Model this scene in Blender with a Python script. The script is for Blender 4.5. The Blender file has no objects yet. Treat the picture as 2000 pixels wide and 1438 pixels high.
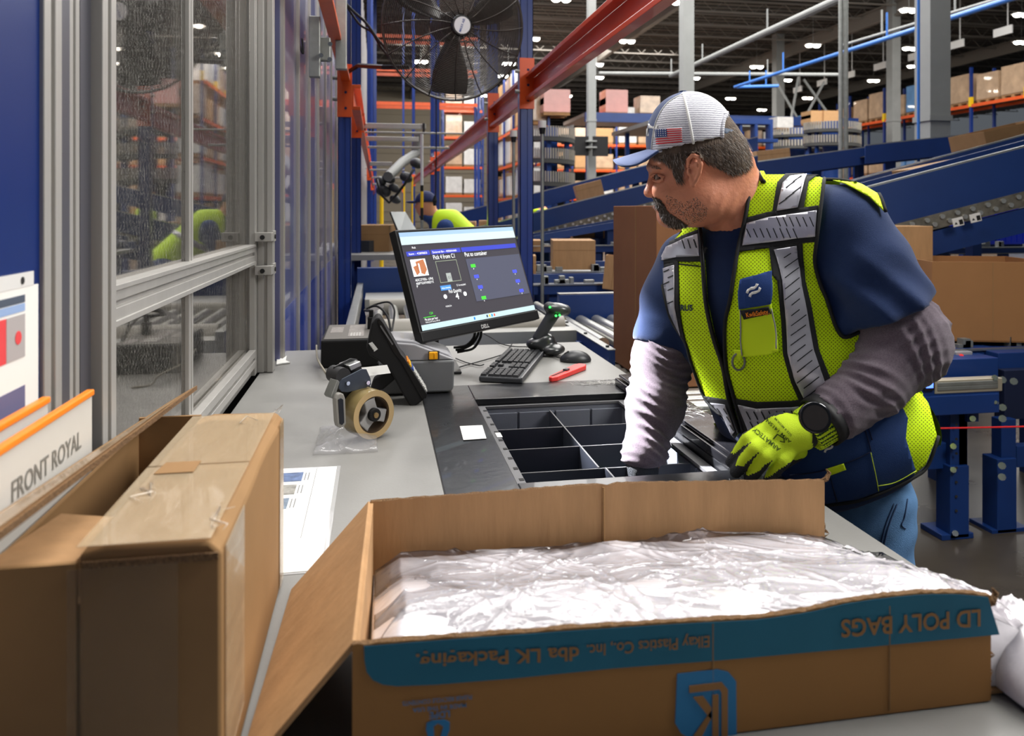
import bpy, bmesh, math, random
import numpy as np
from mathutils import Vector, Matrix
from mathutils.bvhtree import BVHTree
from mathutils.geometry import delaunay_2d_cdt

# ---------------------------------------------------------------- camera
C = bpy.context.scene.collection
FPX = 1500.0
TH = math.atan(262 / FPX)
CAM = Vector((0, 0, 1.47))
RV = Vector((math.cos(TH), -math.sin(TH), 0))
FV = Vector((math.sin(TH), math.cos(TH), 0))
UV_ = Vector((0, 0, 1))
cd = bpy.data.cameras.new('camera')
cd.sensor_width = 36
cd.lens = FPX / 2000 * 36
cd.shift_y = -(719 - 408) / 2000
cd.dof.use_dof = True
cd.dof.focus_distance = 1.62
cd.dof.aperture_fstop = 6.3
cam = bpy.data.objects.new('camera', cd)
C.objects.link(cam)
cam.location = CAM
cam.rotation_euler = (math.pi / 2, 0, -TH)
sc = bpy.context.scene
sc.camera = cam
# ---------------------------------------------------------------- world, lights, exposure
w = bpy.data.worlds.new('world')
sc.world = w
w.use_nodes = True
w.node_tree.nodes['Background'].inputs[0].default_value = (.82, .9, 1, 1)
w.node_tree.nodes['Background'].inputs[1].default_value = .11
sc.view_settings.view_transform = 'Standard'
sc.view_settings.look = 'None'
sc.view_settings.gamma = 1
sc.view_settings.use_curve_mapping = False
sc.view_settings.exposure = 0.0


def area(loc, tgt, sx, sy, e, col=(1, .975, .94)):
    l = bpy.data.lights.new('area', 'AREA')
    l.shape = 'RECTANGLE'
    l.size = sx
    l.size_y = sy
    l.energy = e
    l.color = col
    o = bpy.data.objects.new('area_light', l)
    C.objects.link(o)
    o.location = loc
    o.rotation_euler = (Vector(tgt) - Vector(loc)).to_track_quat('-Z', 'Y').to_euler()
    return o


area((2.5, 3.5, 8.5), (1, 2, 0), 5, 5, 330)
area((.1, 2.0, 3.7), (.7, 1.4, 1.0), 1.4, 1.4, 56)
area((2.3, .68, 3.0), (.95, 1.4, 1.25), 1.0, 1.0, 80)
area((6, 10, 9.5), (6, 10, 0), 9, 8, 1700)
area((3, 20, 9.5), (3, 20, 0), 14, 10, 3200)
area((16, 18, 9.5), (16, 20, 0), 12, 14, 3800)
area((9, 38, 9.5), (9, 40, 2), 16, 10, 4200)
area((-1, 12, 6.5), (0, 11, 0), 1.5, 8, 300)
sp = bpy.data.lights.new('spot', 'SPOT')
sp.energy = 1900
sp.spot_size = math.radians(13)
sp.spot_blend = .6
sp.shadow_soft_size = .05
sp.color = (.97, .97, 1)
so = bpy.data.objects.new('pick_spot', sp)
C.objects.link(so)
so.location = (-.25, 2.3, 2.2)
so.rotation_euler = (Vector((.55, 1.62, 1.06)) - so.location).to_track_quat('-Z', 'Y').to_euler()
sp2 = sp.copy()
sp2.energy = 420
sp2.spot_size = math.radians(9)
so2 = bpy.data.objects.new('pick_spot', sp2)
C.objects.link(so2)
so2.location = so.location
so2.rotation_euler = (Vector((.40, 1.5, 1.585)) - so.location).to_track_quat('-Z', 'Y').to_euler()


# ---------------------------------------------------------------- pixel helpers (a pixel of the photo -> a point of the place)
def ray(px, py):
    return FV + RV * ((px - 1000) / FPX) + UV_ * ((408 - py) / FPX)


def P(px, py, t):
    return CAM + ray(px, py) * t


def PZ(px, py, z):
    r = ray(px, py)
    return CAM + r * ((z - CAM.z) / r.z)


def PX(px, py, x):
    r = ray(px, py)
    return CAM + r * (x / r.x)


def PY(px, py, y):
    r = ray(px, py)
    return CAM + r * (y / r.y)


def PN(px, py, p0, n):
    r = ray(px, py)
    return CAM + r * ((Vector(p0) - CAM).dot(n) / r.dot(n))


def proj(p):
    d = Vector(p) - CAM
    t = d.dot(FV)
    return (1000 + FPX * d.dot(RV) / t, 408 - FPX * d.z / t)


def projs(a):
    d = a - np.array(CAM)
    t = d @ np.array(FV)
    return 1000 + FPX * (d @ np.array(RV)) / t, 408 - FPX * d[:, 2] / t


# ---------------------------------------------------------------- materials
def s2l(c):
    return tuple(((x / 255) / 12.92 if x / 255 <= .04045 else ((x / 255 + .055) / 1.055) ** 2.4) for x in c)


MATS = {}


def mat(name, rgb, rough=.5, metal=0, bump=None, var=0, vs=8, emit=0, alpha=1, trans=0, coat=0, spec=.5, sss=0,
        stretch=(1, 1, 1), sheen=0, rvar=0, ior=1.45):
    if name in MATS:
        return MATS[name]
    m = bpy.data.materials.new(name)
    MATS[name] = m
    m.use_nodes = True
    nt = m.node_tree
    b = nt.nodes['Principled BSDF']
    c = (*s2l(rgb), 1)
    b.inputs['Base Color'].default_value = c
    b.inputs['Roughness'].default_value = rough
    b.inputs['Metallic'].default_value = metal
    b.inputs['Alpha'].default_value = alpha
    b.inputs['Transmission Weight'].default_value = trans
    b.inputs['Coat Weight'].default_value = coat
    b.inputs['Specular IOR Level'].default_value = spec
    b.inputs['Sheen Weight'].default_value = sheen
    b.inputs['IOR'].default_value = ior
    if sss:
        b.inputs['Subsurface Weight'].default_value = sss
        b.inputs['Subsurface Radius'].default_value = (.01, .004, .002)
    if emit:
        b.inputs['Emission Color'].default_value = c
        b.inputs['Emission Strength'].default_value = emit
    if bump or var or rvar:
        tc = nt.nodes.new('ShaderNodeTexCoord')
        mp = nt.nodes.new('ShaderNodeMapping')
        mp.inputs['Scale'].default_value = stretch
        nt.links.new(tc.outputs['Object'], mp.inputs[0])
    if var or rvar:
        n = nt.nodes.new('ShaderNodeTexNoise')
        n.inputs['Scale'].default_value = vs
        n.inputs['Detail'].default_value = 5
        n.inputs['Roughness'].default_value = .6
        nt.links.new(mp.outputs[0], n.inputs['Vector'])
        if var:
            r = nt.nodes.new('ShaderNodeValToRGB')
            r.color_ramp.elements[0].position = .3
            r.color_ramp.elements[1].position = .7
            r.color_ramp.elements[0].color = (*[x * (1 - var) for x in c[:3]], 1)
            r.color_ramp.elements[1].color = (*[min(1, x * (1 + var)) for x in c[:3]], 1)
            nt.links.new(n.outputs[0], r.inputs[0])
            nt.links.new(r.outputs[0], b.inputs['Base Color'])
        if rvar:
            mr = nt.nodes.new('ShaderNodeMapRange')
            mr.inputs[3].default_value = max(.02, rough - rvar)
            mr.inputs[4].default_value = min(1, rough + rvar)
            nt.links.new(n.outputs[0], mr.inputs[0])
            nt.links.new(mr.outputs[0], b.inputs['Roughness'])
    if bump:
        n2 = nt.nodes.new('ShaderNodeTexNoise')
        n2.inputs['Scale'].default_value = bump[0]
        n2.inputs['Detail'].default_value = 4
        nt.links.new(mp.outputs[0], n2.inputs['Vector'])
        bp = nt.nodes.new('ShaderNodeBump')
        bp.inputs['Strength'].default_value = bump[1]
        bp.inputs['Distance'].default_value = .01
        nt.links.new(n2.outputs[0], bp.inputs['Height'])
        nt.links.new(bp.outputs[0], b.inputs['Normal'])
    return m


KRAFT = mat('kraft', (174, 136, 96), .78, bump=(9, .12), var=.1, vs=5, stretch=(6, 6, 1), spec=.25)
KRAFTD = mat('kraft_brown', (146, 113, 76), .8, bump=(9, .1), var=.12, vs=4, spec=.2)
KRAFTE = mat('kraft_edge', (146, 110, 72), .9, bump=(600, 1.0), var=.5, vs=450)
KRAFTW = mat('kraft_weathered', (128, 88, 62), .85, var=.1, vs=3, spec=.15)
TAPE = mat('packing_tape', (206, 184, 150), .16, bump=(30, .35), alpha=.42, coat=.6, stretch=(1, .3, 1))
BLUE = mat('navy_steel', (14, 44, 112), .38, var=.1, vs=3, bump=(200, .03), coat=.15)
BLUED = mat('conveyor_blue', (18, 50, 108), .42, var=.12, vs=2)
BLUEP = mat('panel_blue', (5, 36, 98), .35, var=.08, vs=2)
ORANGE = mat('rack_orange', (214, 82, 22), .4, var=.12, vs=5, coat=.15)
ALU = mat('aluminium', (172, 170, 166), .36, .35, bump=(40, .04), var=.06, vs=20, stretch=(1, 1, .05))
ALUD = mat('aluminium_slot', (84, 82, 78), .5, .7)
STEEL = mat('steel', (172, 174, 172), .3, .85, var=.1, vs=12)
GALV = mat('galvanised', (140, 142, 138), .45, .6, var=.15, vs=14)
ROLL = mat('roller_steel', (196, 196, 190), .28, .8, var=.08, vs=10)
CHROME = mat('chrome', (210, 210, 212), .12, 1)
BLACK = mat('black_plastic', (22, 22, 24), .4, bump=(500, .05), spec=.4)
BLACKM = mat('black_matte', (18, 18, 19), .75)
GUN = mat('charcoal_plastic', (52, 54, 58), .5, bump=(700, .1))
GREY = mat('grey_plastic', (146, 146, 150), .45, bump=(600, .06))
GREYL = mat('grey_plastic_light', (150, 150, 150), .45)
DESK = mat('grey_laminate', (128, 127, 124), .42, var=.07, vs=9, rvar=.12, bump=(250, .03))
DESKE = mat('laminate_edge', (106, 104, 100), .5)
WHITE = mat('paper_white', (226, 226, 222), .6)
WHITEP = mat('white_plastic', (214, 214, 212), .35)
RED = mat('red_plastic', (205, 38, 40), .35, coat=.3)
YEL = mat('yellow_plastic', (236, 164, 16), .4)
SAFY = mat('safety_yellow', (232, 190, 20), .45)
NAVYC = mat('navy_cotton', (30, 48, 86), .92, bump=(900, .25), var=.07, vs=6, sheen=.15, spec=.2)
CONC = mat('column_grey', (132, 134, 132), .6, var=.08, vs=2)
LAMP = mat('lamp_glow', (255, 246, 232), emit=40)


def nodes_of(name):
    m = MATS[name]
    return m.node_tree, m.node_tree.nodes['Principled BSDF']


# ---------------------------------------------------------------- mesh builder
def wmat(o):
    m = Matrix.Identity(4)
    while o is not None:
        m = o.matrix_basis @ m
        o = o.parent
    return m


class MB:
    def __init__(s):
        s.v, s.f, s.m = [], [], []

    def add(s, vs, fs, m=0):
        o = len(s.v)
        s.v += [tuple(v) for v in vs]
        s.f += [tuple(i + o for i in f) for f in fs]
        s.m += [m] * len(fs)
        return s

    def bx(s, x0, x1, y0, y1, z0, z1, m=0):
        v = [(x, y, z) for x in (x0, x1) for y in (y0, y1) for z in (z0, z1)]
        return s.add(v, [(0, 1, 3, 2), (4, 6, 7, 5), (0, 4, 5, 1), (2, 3, 7, 6), (0, 2, 6, 4), (1, 5, 7, 3)], m)

    def box(s, c, size, m=0, M=None):
        h = [a / 2 for a in size]
        v = [Vector((x * h[0], y * h[1], z * h[2])) for x in (-1, 1) for y in (-1, 1) for z in (-1, 1)]
        if M is not None:
            v = [M @ a for a in v]
        v = [a + Vector(c) for a in v]
        return s.add(v, [(0, 1, 3, 2), (4, 6, 7, 5), (0, 4, 5, 1), (2, 3, 7, 6), (0, 2, 6, 4), (1, 5, 7, 3)], m)

    def prism(s, pts, vec, m=0):
        pts = [Vector(p) for p in pts]
        vec = Vector(vec)
        nrm = Vector((0, 0, 0))
        for i in range(len(pts)):
            nrm += pts[i].cross(pts[(i + 1) % len(pts)])
        if nrm.dot(vec) > 0:
            pts = pts[::-1]
        n = len(pts)
        return s.add(pts + [p + vec for p in pts],
                     [tuple(range(n)), tuple(range(2 * n - 1, n - 1, -1))] +
                     [((i + 1) % n, i, i + n, (i + 1) % n + n) for i in range(n)], m)

    def cyl(s, a, b, r, r2=None, n=14, m=0, caps=True, inner=0):
        a, b = Vector(a), Vector(b)
        r2 = r if r2 is None else r2
        d = (b - a).normalized()
        u = d.orthogonal().normalized()
        w_ = d.cross(u)
        vs = []
        for p, rr in ((a, r), (b, r2)):
            for i in range(n):
                t = 2 * math.pi * i / n
                vs.append(p + (u * math.cos(t) + w_ * math.sin(t)) * rr)
        fs = [(i, (i + 1) % n, (i + 1) % n + n, i + n) for i in range(n)]
        if inner:
            for p, rr in ((a, inner), (b, inner)):
                for i in range(n):
                    t = 2 * math.pi * i / n
                    vs.append(p + (u * math.cos(t) + w_ * math.sin(t)) * rr)
            fs += [((i + 1) % n + 2 * n, i + 2 * n, i + 3 * n, (i + 1) % n + 3 * n) for i in range(n)]
            fs += [((i + 1) % n, i, i + 2 * n, (i + 1) % n + 2 * n) for i in range(n)]
            fs += [(i + n, (i + 1) % n + n, (i + 1) % n + 3 * n, i + 3 * n) for i in range(n)]
        elif caps:
            fs += [tuple(range(n - 1, -1, -1)), tuple(range(n, 2 * n))]
        return s.add(vs, fs, m)

    def tube(s, pts, r, n=6, m=0, closed=False):
        pts = [Vector(p) for p in pts]
        k = len(pts)
        vs = []
        up = None
        for i, p in enumerate(pts):
            if closed:
                d = pts[(i + 1) % k] - pts[i - 1]
            else:
                d = pts[min(i + 1, k - 1)] - pts[max(i - 1, 0)]
            if d.length < 1e-9:
                d = Vector((0, 0, 1))
            d.normalize()
            if up is None:
                up = d.orthogonal().normalized()
            up = (up - d * up.dot(d))
            up = up.normalized() if up.length > 1e-6 else d.orthogonal().normalized()
            w_ = d.cross(up)
            rr = r[i] if isinstance(r, (list, tuple)) else r
            for j in range(n):
                t = 2 * math.pi * j / n
                vs.append(p + (up * math.cos(t) + w_ * math.sin(t)) * rr)
        fs = []
        for i in range(k if closed else k - 1):
            for j in range(n):
                a, b = i * n, ((i + 1) % k) * n
                fs.append((a + j, a + (j + 1) % n, b + (j + 1) % n, b + j))
        if not closed:
            fs += [tuple(range(n - 1, -1, -1)), tuple(range((k - 1) * n, k * n))]
        return s.add(vs, fs, m)

    def lathe(s, o, axis, prof, n=32, m=0, closed=False):
        o, axis = Vector(o), Vector(axis).normalized()
        u = axis.orthogonal().normalized()
        w_ = axis.cross(u)
        k = len(prof)
        vs = []
        for a, r in prof:
            for i in range(n):
                t = 2 * math.pi * i / n
                vs.append(o + axis * a + (u * math.cos(t) + w_ * math.sin(t)) * r)
        fs = [(j * n + i, j * n + (i + 1) % n, ((j + 1) % k) * n + (i + 1) % n, ((j + 1) % k) * n + i)
              for j in range(k if closed else k - 1) for i in range(n)]
        return s.add(vs, fs, m)

    def build(s, name, mats, parent=None, smooth=False, bevel=0, label=None, kind=None):
        if not isinstance(mats, (list, tuple)):
            mats = [mats]
        me = bpy.data.meshes.new(name)
        vs = s.v
        if parent is not None:
            inv = wmat(parent).inverted()
            vs = [inv @ Vector(v) for v in vs]
        me.from_pydata(vs, [], s.f)
        for m in mats:
            me.materials.append(m)
        if len(mats) > 1:
            me.polygons.foreach_set('material_index', s.m)
        me.update()
        if smooth:
            me.polygons.foreach_set('use_smooth', [True] * len(me.polygons))
            me.set_sharp_from_angle(angle=math.radians(38 if smooth is True else smooth))
        o = bpy.data.objects.new(name, me)
        C.objects.link(o)
        o.parent = parent
        if bevel:
            md = o.modifiers.new('bevel', 'BEVEL')
            md.width = bevel
            md.segments = 2
            md.limit_method = 'ANGLE'
            md.angle_limit = math.radians(40)
        if label:
            o['label'] = label
        if kind:
            o['kind'] = kind
        return o


def thing(name, label, cat, loc=(0, 0, 0), rz=0, group=None):
    o = bpy.data.objects.new(name, None)
    C.objects.link(o)
    o.location = loc
    o.rotation_euler = (0, 0, rz)
    o.empty_display_size = .1
    o['label'] = label
    o['category'] = cat
    if group:
        o['group'] = group
    return o


def tag(o, label, cat, group=None):
    o['label'] = label
    o['category'] = cat
    if group:
        o['group'] = group
    return o


def dup(root, loc, label=None, group=None, rz=None, scale=None):
    r = root.copy()
    C.objects.link(r)
    r.location = loc
    if rz is not None:
        r.rotation_euler = (0, 0, rz)
    if scale:
        r.scale = scale
    if label:
        r['label'] = label
    if group:
        r['group'] = group
    for ch in list(root.children):
        c = ch.copy()
        C.objects.link(c)
        c.parent = r
        for g in list(ch.children):
            d = g.copy()
            C.objects.link(d)
            d.parent = c
    return r


def text2d(s, bold=0):
    cu = bpy.data.curves.new('txt', 'FONT')
    cu.body = s
    cu.offset = bold
    cu.resolution_u = 3
    ob = bpy.data.objects.new('txt', cu)
    me = ob.to_mesh()
    v = [(a.co.x, a.co.y) for a in me.vertices]
    f = [tuple(p.vertices) for p in me.polygons]
    ob.to_mesh_clear()
    bpy.data.objects.remove(ob)
    bpy.data.curves.remove(cu)
    if not v:
        return [], [], 1, 1
    x0 = min(a[0] for a in v)
    x1 = max(a[0] for a in v)
    return [(a[0] - x0, a[1]) for a in v], f, x1 - x0, max(a[1] for a in v)


def text(parent, name, s, O, u, v, h, m, width=None, bold=.01, lift=.0006, thick=.0004, label=None):
    """flat lettering on a plane: O baseline start, u along, v up, h letter height"""
    vs, fs, tw, tx = text2d(s, bold)
    if not vs:
        return None
    O, u, v = Vector(O), Vector(u).normalized(), Vector(v).normalized()
    n = u.cross(v)
    k = h / tx
    kx = (width / tw) if width else k
    b = MB()
    b.add([O + u * (x * kx) + v * (y * k) + n * lift for x, y in vs], fs)
    return b.build(name, m, parent, label=label)


def rect(mb, O, u, v, w_, h_, m=0, lift=.0004):
    O, u, v = Vector(O), Vector(u).normalized(), Vector(v).normalized()
    n = u.cross(v)
    p = O + n * lift
    mb.add([p, p + u * w_, p + u * w_ + v * h_, p + v * h_], [(0, 1, 2, 3)], m)


# ---------------------------------------------------------------- signed-distance modelling (organic shapes)
def arr(p):
    return np.array(p, dtype=np.float64)


def cap(p, a, b, ra, rb):
    a, b = arr(a), arr(b)
    ba = b - a
    h = np.clip(((p - a) @ ba) / (ba @ ba), 0, 1)
    return np.linalg.norm(p - a - h[:, None] * ba, axis=1) - (ra + (rb - ra) * h)


AX = np.array([list(RV), list(FV), [0, 0, 1.0]])


def ell(p, c, r, ang=0, yaw=0):
    """ellipsoid, axes along the view's right / away / up, turned by ang in that plane"""
    q = (p - arr(c)) @ AX.T
    if yaw:
        cy, sy = math.cos(yaw), math.sin(yaw)
        q = np.stack([q[:, 0] * cy + q[:, 1] * sy, -q[:, 0] * sy + q[:, 1] * cy, q[:, 2]], 1)
    if ang:
        ca, sa = math.cos(ang), math.sin(ang)
        q = np.stack([q[:, 0] * ca + q[:, 2] * sa, q[:, 1], -q[:, 0] * sa + q[:, 2] * ca], 1)
    r = arr(r)
    k0 = np.linalg.norm(q / r, axis=1)
    k1 = np.linalg.norm(q / (r * r), axis=1) + 1e-9
    return k0 * (k0 - 1) / k1


def smin(a, b, k):
    h = np.clip(.5 + .5 * (b - a) / k, 0, 1)
    return b + (a - b) * h - k * h * (1 - h)


def smax(a, b, k):
    return -smin(-a, -b, k)


def CP(px, py, t, r):
    """(centre, radius) from a pixel position, a distance and a pixel radius"""
    return (tuple(P(px, py, t)), r * t / FPX)


def chain(p, nodes, k=.02):
    d = None
    for (a, ra), (b, rb) in zip(nodes[:-1], nodes[1:]):
        e = cap(p, a, b, ra, rb)
        d = e if d is None else np.minimum(d, e) if k == 0 else smin(d, e, k)
    return d


def surface_net(fn, lo, hi, h):
    lo, hi = arr(lo), arr(hi)
    n = np.ceil((hi - lo) / h).astype(int) + 1
    g = [lo[i] + h * np.arange(n[i]) for i in range(3)]
    val = np.empty(n, dtype=np.float32)
    yy, zz = np.meshgrid(g[1], g[2], indexing='ij')
    step = max(1, int(300000 / (n[1] * n[2])))
    for i in range(0, n[0], step):
        xs = g[0][i:i + step]
        k = len(xs)
        pts = np.empty((k, n[1], n[2], 3))
        pts[..., 0] = xs[:, None, None]
        pts[..., 1] = yy
        pts[..., 2] = zz
        val[i:i + k] = fn(pts.reshape(-1, 3)).reshape(k, n[1], n[2])
    ins = val < 0
    cn = n - 1
    acc = np.zeros((*cn, 3), dtype=np.float32)
    cnt = np.zeros(cn, dtype=np.float32)
    for ax in range(3):
        o1, o2 = [a for a in range(3) if a != ax]
        for d1 in (0, 1):
            for d2 in (0, 1):
                s0 = [slice(0, cn[0]), slice(0, cn[1]), slice(0, cn[2])]
                s0[o1] = slice(d1, d1 + cn[o1])
                s0[o2] = slice(d2, d2 + cn[o2])
                s1 = list(s0)
                s1[ax] = slice(1, 1 + cn[ax])
                a, b = val[tuple(s0)], val[tuple(s1)]
                cr = (a < 0) != (b < 0)
                t = np.where(cr, a / np.where(cr, a - b, 1), 0)
                acc[..., ax] += np.where(cr, t, 0)
                acc[..., o1] += cr * d1
                acc[..., o2] += cr * d2
                cnt += cr
    act = cnt > 0
    idx = -np.ones(cn, dtype=np.int64)
    idx[act] = np.arange(act.sum())
    ijk = np.argwhere(act)
    V = lo + h * (ijk + acc[act] / cnt[act][:, None])
    F = []
    for ax in range(3):
        o1, o2 = [(1, 2), (2, 0), (0, 1)][ax]
        s0 = [slice(1, cn[0]), slice(1, cn[1]), slice(1, cn[2])]
        s0[ax] = slice(0, cn[ax])
        s1 = list(s0)
        s1[ax] = slice(1, cn[ax] + 1)
        a, b = ins[tuple(s0)], ins[tuple(s1)]
        cr = np.argwhere(a != b)
        if not len(cr):
            continue
        off = np.array([1, 1, 1])
        off[ax] = 0
        c = cr + off
        e1 = np.zeros(3, int)
        e1[o1] = 1
        e2 = np.zeros(3, int)
        e2[o2] = 1
        q = [idx[tuple((c - x).T)] for x in (e1 + e2, e2, 0 * e1, e1)]
        q = np.stack(q, 1)
        fl = a[tuple(cr.T)]
        q[~fl] = q[~fl][:, ::-1]
        F.append(q)
    F = np.concatenate(F)
    F = F[(F >= 0).all(1)]
    return V, F


def sdf_obj(name, fn, lo, hi, h, mats, parent=None, keep=None, matfn=None, label=None, kind=None):
    V, F = surface_net(fn, lo, hi, h)
    if keep is not None:
        cen = V[F].mean(1)
        F = F[keep(cen)]
    return np_mesh(name, V, F, mats, parent, matfn, label, kind)


def np_mesh(name, V, F, mats, parent=None, matfn=None, label=None, kind=None):
    us = np.unique(F)
    rm = -np.ones(len(V), int)
    rm[us] = np.arange(len(us))
    V = V[us]
    F = rm[F]
    W = V
    if parent is not None:
        m = np.array(wmat(parent).inverted())
        W = V @ m[:3, :3].T + m[:3, 3]
    me = bpy.data.meshes.new(name)
    me.from_pydata(W.tolist(), [], F.tolist())
    if not isinstance(mats, (list, tuple)):
        mats = [mats]
    for m in mats:
        me.materials.append(m)
    if matfn is not None:
        me.polygons.foreach_set('material_index', matfn(V[F].mean(1)).astype(np.int32))
    me.polygons.foreach_set('use_smooth', [True] * len(me.polygons))
    me.update()
    o = bpy.data.objects.new(name, me)
    C.objects.link(o)
    o.parent = parent
    if label:
        o['label'] = label
    if kind:
        o['kind'] = kind
    o_V[name] = (V, F)
    return o


o_V = {}


def bvh_of(name):
    V, F = o_V[name]
    return BVHTree.FromPolygons([Vector(v) for v in V], F.tolist())


def inpoly(x, y, poly):
    x, y = np.asarray(x, float), np.asarray(y, float)
    c = np.zeros(x.shape, bool)
    n = len(poly)
    for i in range(n):
        x0, y0 = poly[i]
        x1, y1 = poly[i - 1]
        cond = ((y0 > y) != (y1 > y)) & (x < (x1 - x0) * (y - y0) / ((y1 - y0) or 1e-9) + x0)
        c ^= cond
    return c


def resample(poly, step, closed=True):
    out = []
    n = len(poly)
    for i in range(n if closed else n - 1):
        a, b = poly[i], poly[(i + 1) % n]
        k = max(1, int(math.dist(a, b) / step))
        for j in range(k):
            out.append((a[0] + (b[0] - a[0]) * j / k, a[1] + (b[1] - a[1]) * j / k))
    if not closed:
        out.append(poly[-1])
    return out


def smooth_poly(poly, closed=False, k=4):
    """Catmull-Rom"""
    n = len(poly)
    out = []
    for i in range(n if closed else n - 1):
        g = lambda j: poly[j % n] if closed else poly[max(0, min(n - 1, j))]
        p0, p1, p2, p3 = g(i - 1), g(i), g(i + 1), g(i + 2)
        for j in range(k):
            t = j / k
            out.append(tuple(.5 * ((2 * b) + (-a + c) * t + (2 * a - 5 * b + 4 * c - d) * t * t + (-a + 3 * b - 3 * c + d) * t ** 3)
                             for a, b, c, d in zip(p0, p1, p2, p3)))
    if not closed:
        out.append(tuple(poly[-1]))
    return out


def onto(bvh, pts, lift, tguess=1.5):
    out = []
    for x, y in pts:
        r = ray(x, y)
        loc, n, i, d = bvh.ray_cast(CAM, r.normalized())
        if loc is None:
            loc, n, i, d = bvh.find_nearest(P(x, y, tguess))
        out.append(loc + n * lift)
    return out


def drape(name, polys, bvh, lift, step, mats, parent, thick=.0015, tg=1.5, label=None, kind=None, uvs=1.0):
    """cloth or print laid on a body surface: outline given in the photo, fitted to the real surface"""
    if isinstance(polys[0][0], (int, float)):
        polys = [polys]
    V, F, T = [], [], []
    for poly in polys:
        b = resample(poly, step)
        nb = len(b)
        xs = [p[0] for p in b]
        ys = [p[1] for p in b]
        gx, gy = np.meshgrid(np.arange(min(xs) + step / 2, max(xs), step), np.arange(min(ys) + step / 2, max(ys), step))
        gx, gy = gx.ravel(), gy.ravel()
        ok = inpoly(gx, gy, poly)
        pts = [Vector(p) for p in b] + [Vector((x, y)) for x, y in zip(gx[ok], gy[ok])]
        r = delaunay_2d_cdt(pts, [(i, (i + 1) % nb) for i in range(nb)], [list(range(nb))], 1, 1e-4)
        v2 = [(v.x, v.y) for v in r[0]]
        w3 = onto(bvh, v2, lift, tg)
        o = len(V)
        V += w3
        T += v2
        for f in r[2]:
            f = list(f)
            a, c_, d_ = (w3[i] for i in f[:3])
            n = (c_ - a).cross(d_ - a)
            if n.dot(a - CAM) > 0:
                f = f[::-1]
            F.append(tuple(i + o for i in f))
    if parent is not None:
        inv = wmat(parent).inverted()
        V = [inv @ v for v in V]
    me = bpy.data.meshes.new(name)
    me.from_pydata(V, [], F)
    uv = me.uv_layers.new(name='flat')
    for l in me.loops:
        x, y = T[l.vertex_index]
        uv.data[l.index].uv = (x / 1000 * uvs, -y / 1000 * uvs)
    if not isinstance(mats, (list, tuple)):
        mats = [mats]
    for m in mats:
        me.materials.append(m)
    me.polygons.foreach_set('use_smooth', [True] * len(me.polygons))
    me.update()
    ob = bpy.data.objects.new(name, me)
    C.objects.link(ob)
    ob.parent = parent
    if thick:
        md = ob.modifiers.new('thick', 'SOLIDIFY')
        md.thickness = thick
        md.offset = -1
    if label:
        ob['label'] = label
    if kind:
        ob['kind'] = kind
    return ob


def cord(name, lines, bvh, lift, r, m, parent, step=6, tg=1.5, label=None, closed=False):
    if isinstance(lines[0][0], (int, float)):
        lines = [lines]
    b = MB()
    for ln in lines:
        b.tube(onto(bvh, resample(smooth_poly(ln, closed), step, closed), lift, tg), r, 6, closed=closed)
    return b.build(name, m, parent, smooth=180, label=label)


def drape_text(name, s, O, ux, uy, bvh, lift, m, parent, tg=1.5, bold=.01):
    """lettering on cloth: O, ux, uy in photo pixels (ux: whole width, uy: letter height)"""
    vs, fs, tw, tx = text2d(s, bold)
    pts = [(O[0] + ux[0] * x / tw + uy[0] * y / tx, O[1] + ux[1] * x / tw + uy[1] * y / tx) for x, y in vs]
    b = MB()
    b.add(onto(bvh, pts, lift, tg), fs)
    return b.build(name, m, parent)


def noise3(p, f, seed=0):
    """cheap smooth pseudo noise from sines"""
    r = np.random.default_rng(seed)
    o = np.zeros(len(p))
    for i in range(5):
        k = r.normal(size=3) * f
        o += np.sin(p @ k + r.uniform(0, 6.28))
    return o / 5
# ================================================================ STRUCTURE
FLOOR = mat('polished_concrete', (66, 60, 52), .3, var=.3, vs=1.6, rvar=.15, bump=(20, .02), stretch=(1, 1.6, 1))
fl = MB().bx(-14, 60, -6, 90, -.2, 0).build('floor', FLOOR)
fl['kind'] = 'structure'
CEIL = mat('dark_roof_deck', (88, 84, 78), .8, var=.2, vs=1)
JOIST = mat('dark_joist', (118, 112, 104), .6)
ce = MB()
for i in range(0, 150):
    y = 1 + i * .6
    ce.bx(-14, 60, y, y + .3, 11.0, 11.06, 0)
ce.bx(-14, 60, -6, 92, 11.06, 11.2, 0)
ce = ce.build('ceiling', CEIL)
ce['kind'] = 'structure'
j0 = MB()
j0.bx(-12, 58, -.06, .06, .52, .6)
j0.bx(-12, 58, -.05, .05, 0, .06)
for i in range(0, 70):
    j0.tube([(-12 + i, 0, .05), (-11.5 + i, 0, .55), (-11 + i, 0, .05)], .02, 4)
j0 = j0.build('roof_joist', JOIST)
j0.parent = ce
j0.location = (0, 4, 10.4)
for i in range(1, 34):
    o = j0.copy()
    C.objects.link(o)
    o.parent = ce
    o.location = (0, 4 + i * 2.4, 10.4)
for k, x in enumerate((2.5, 12.5, 22.5, 34)):
    g = MB().bx(x - .12, x + .12, 0, 88, 9.95, 10.05)
    g.bx(x - .12, x + .12, 0, 88, 10.55, 10.62).bx(x - .02, x + .02, 0, 88, 10.0, 10.6)
    g.build('roof_girder', JOIST, ce)
wb = MB().bx(-14, 60, 88, 88.3, 0, 11).build('wall_back', mat('far_wall', (60, 60, 60), .9))
wb['kind'] = 'structure'

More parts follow.
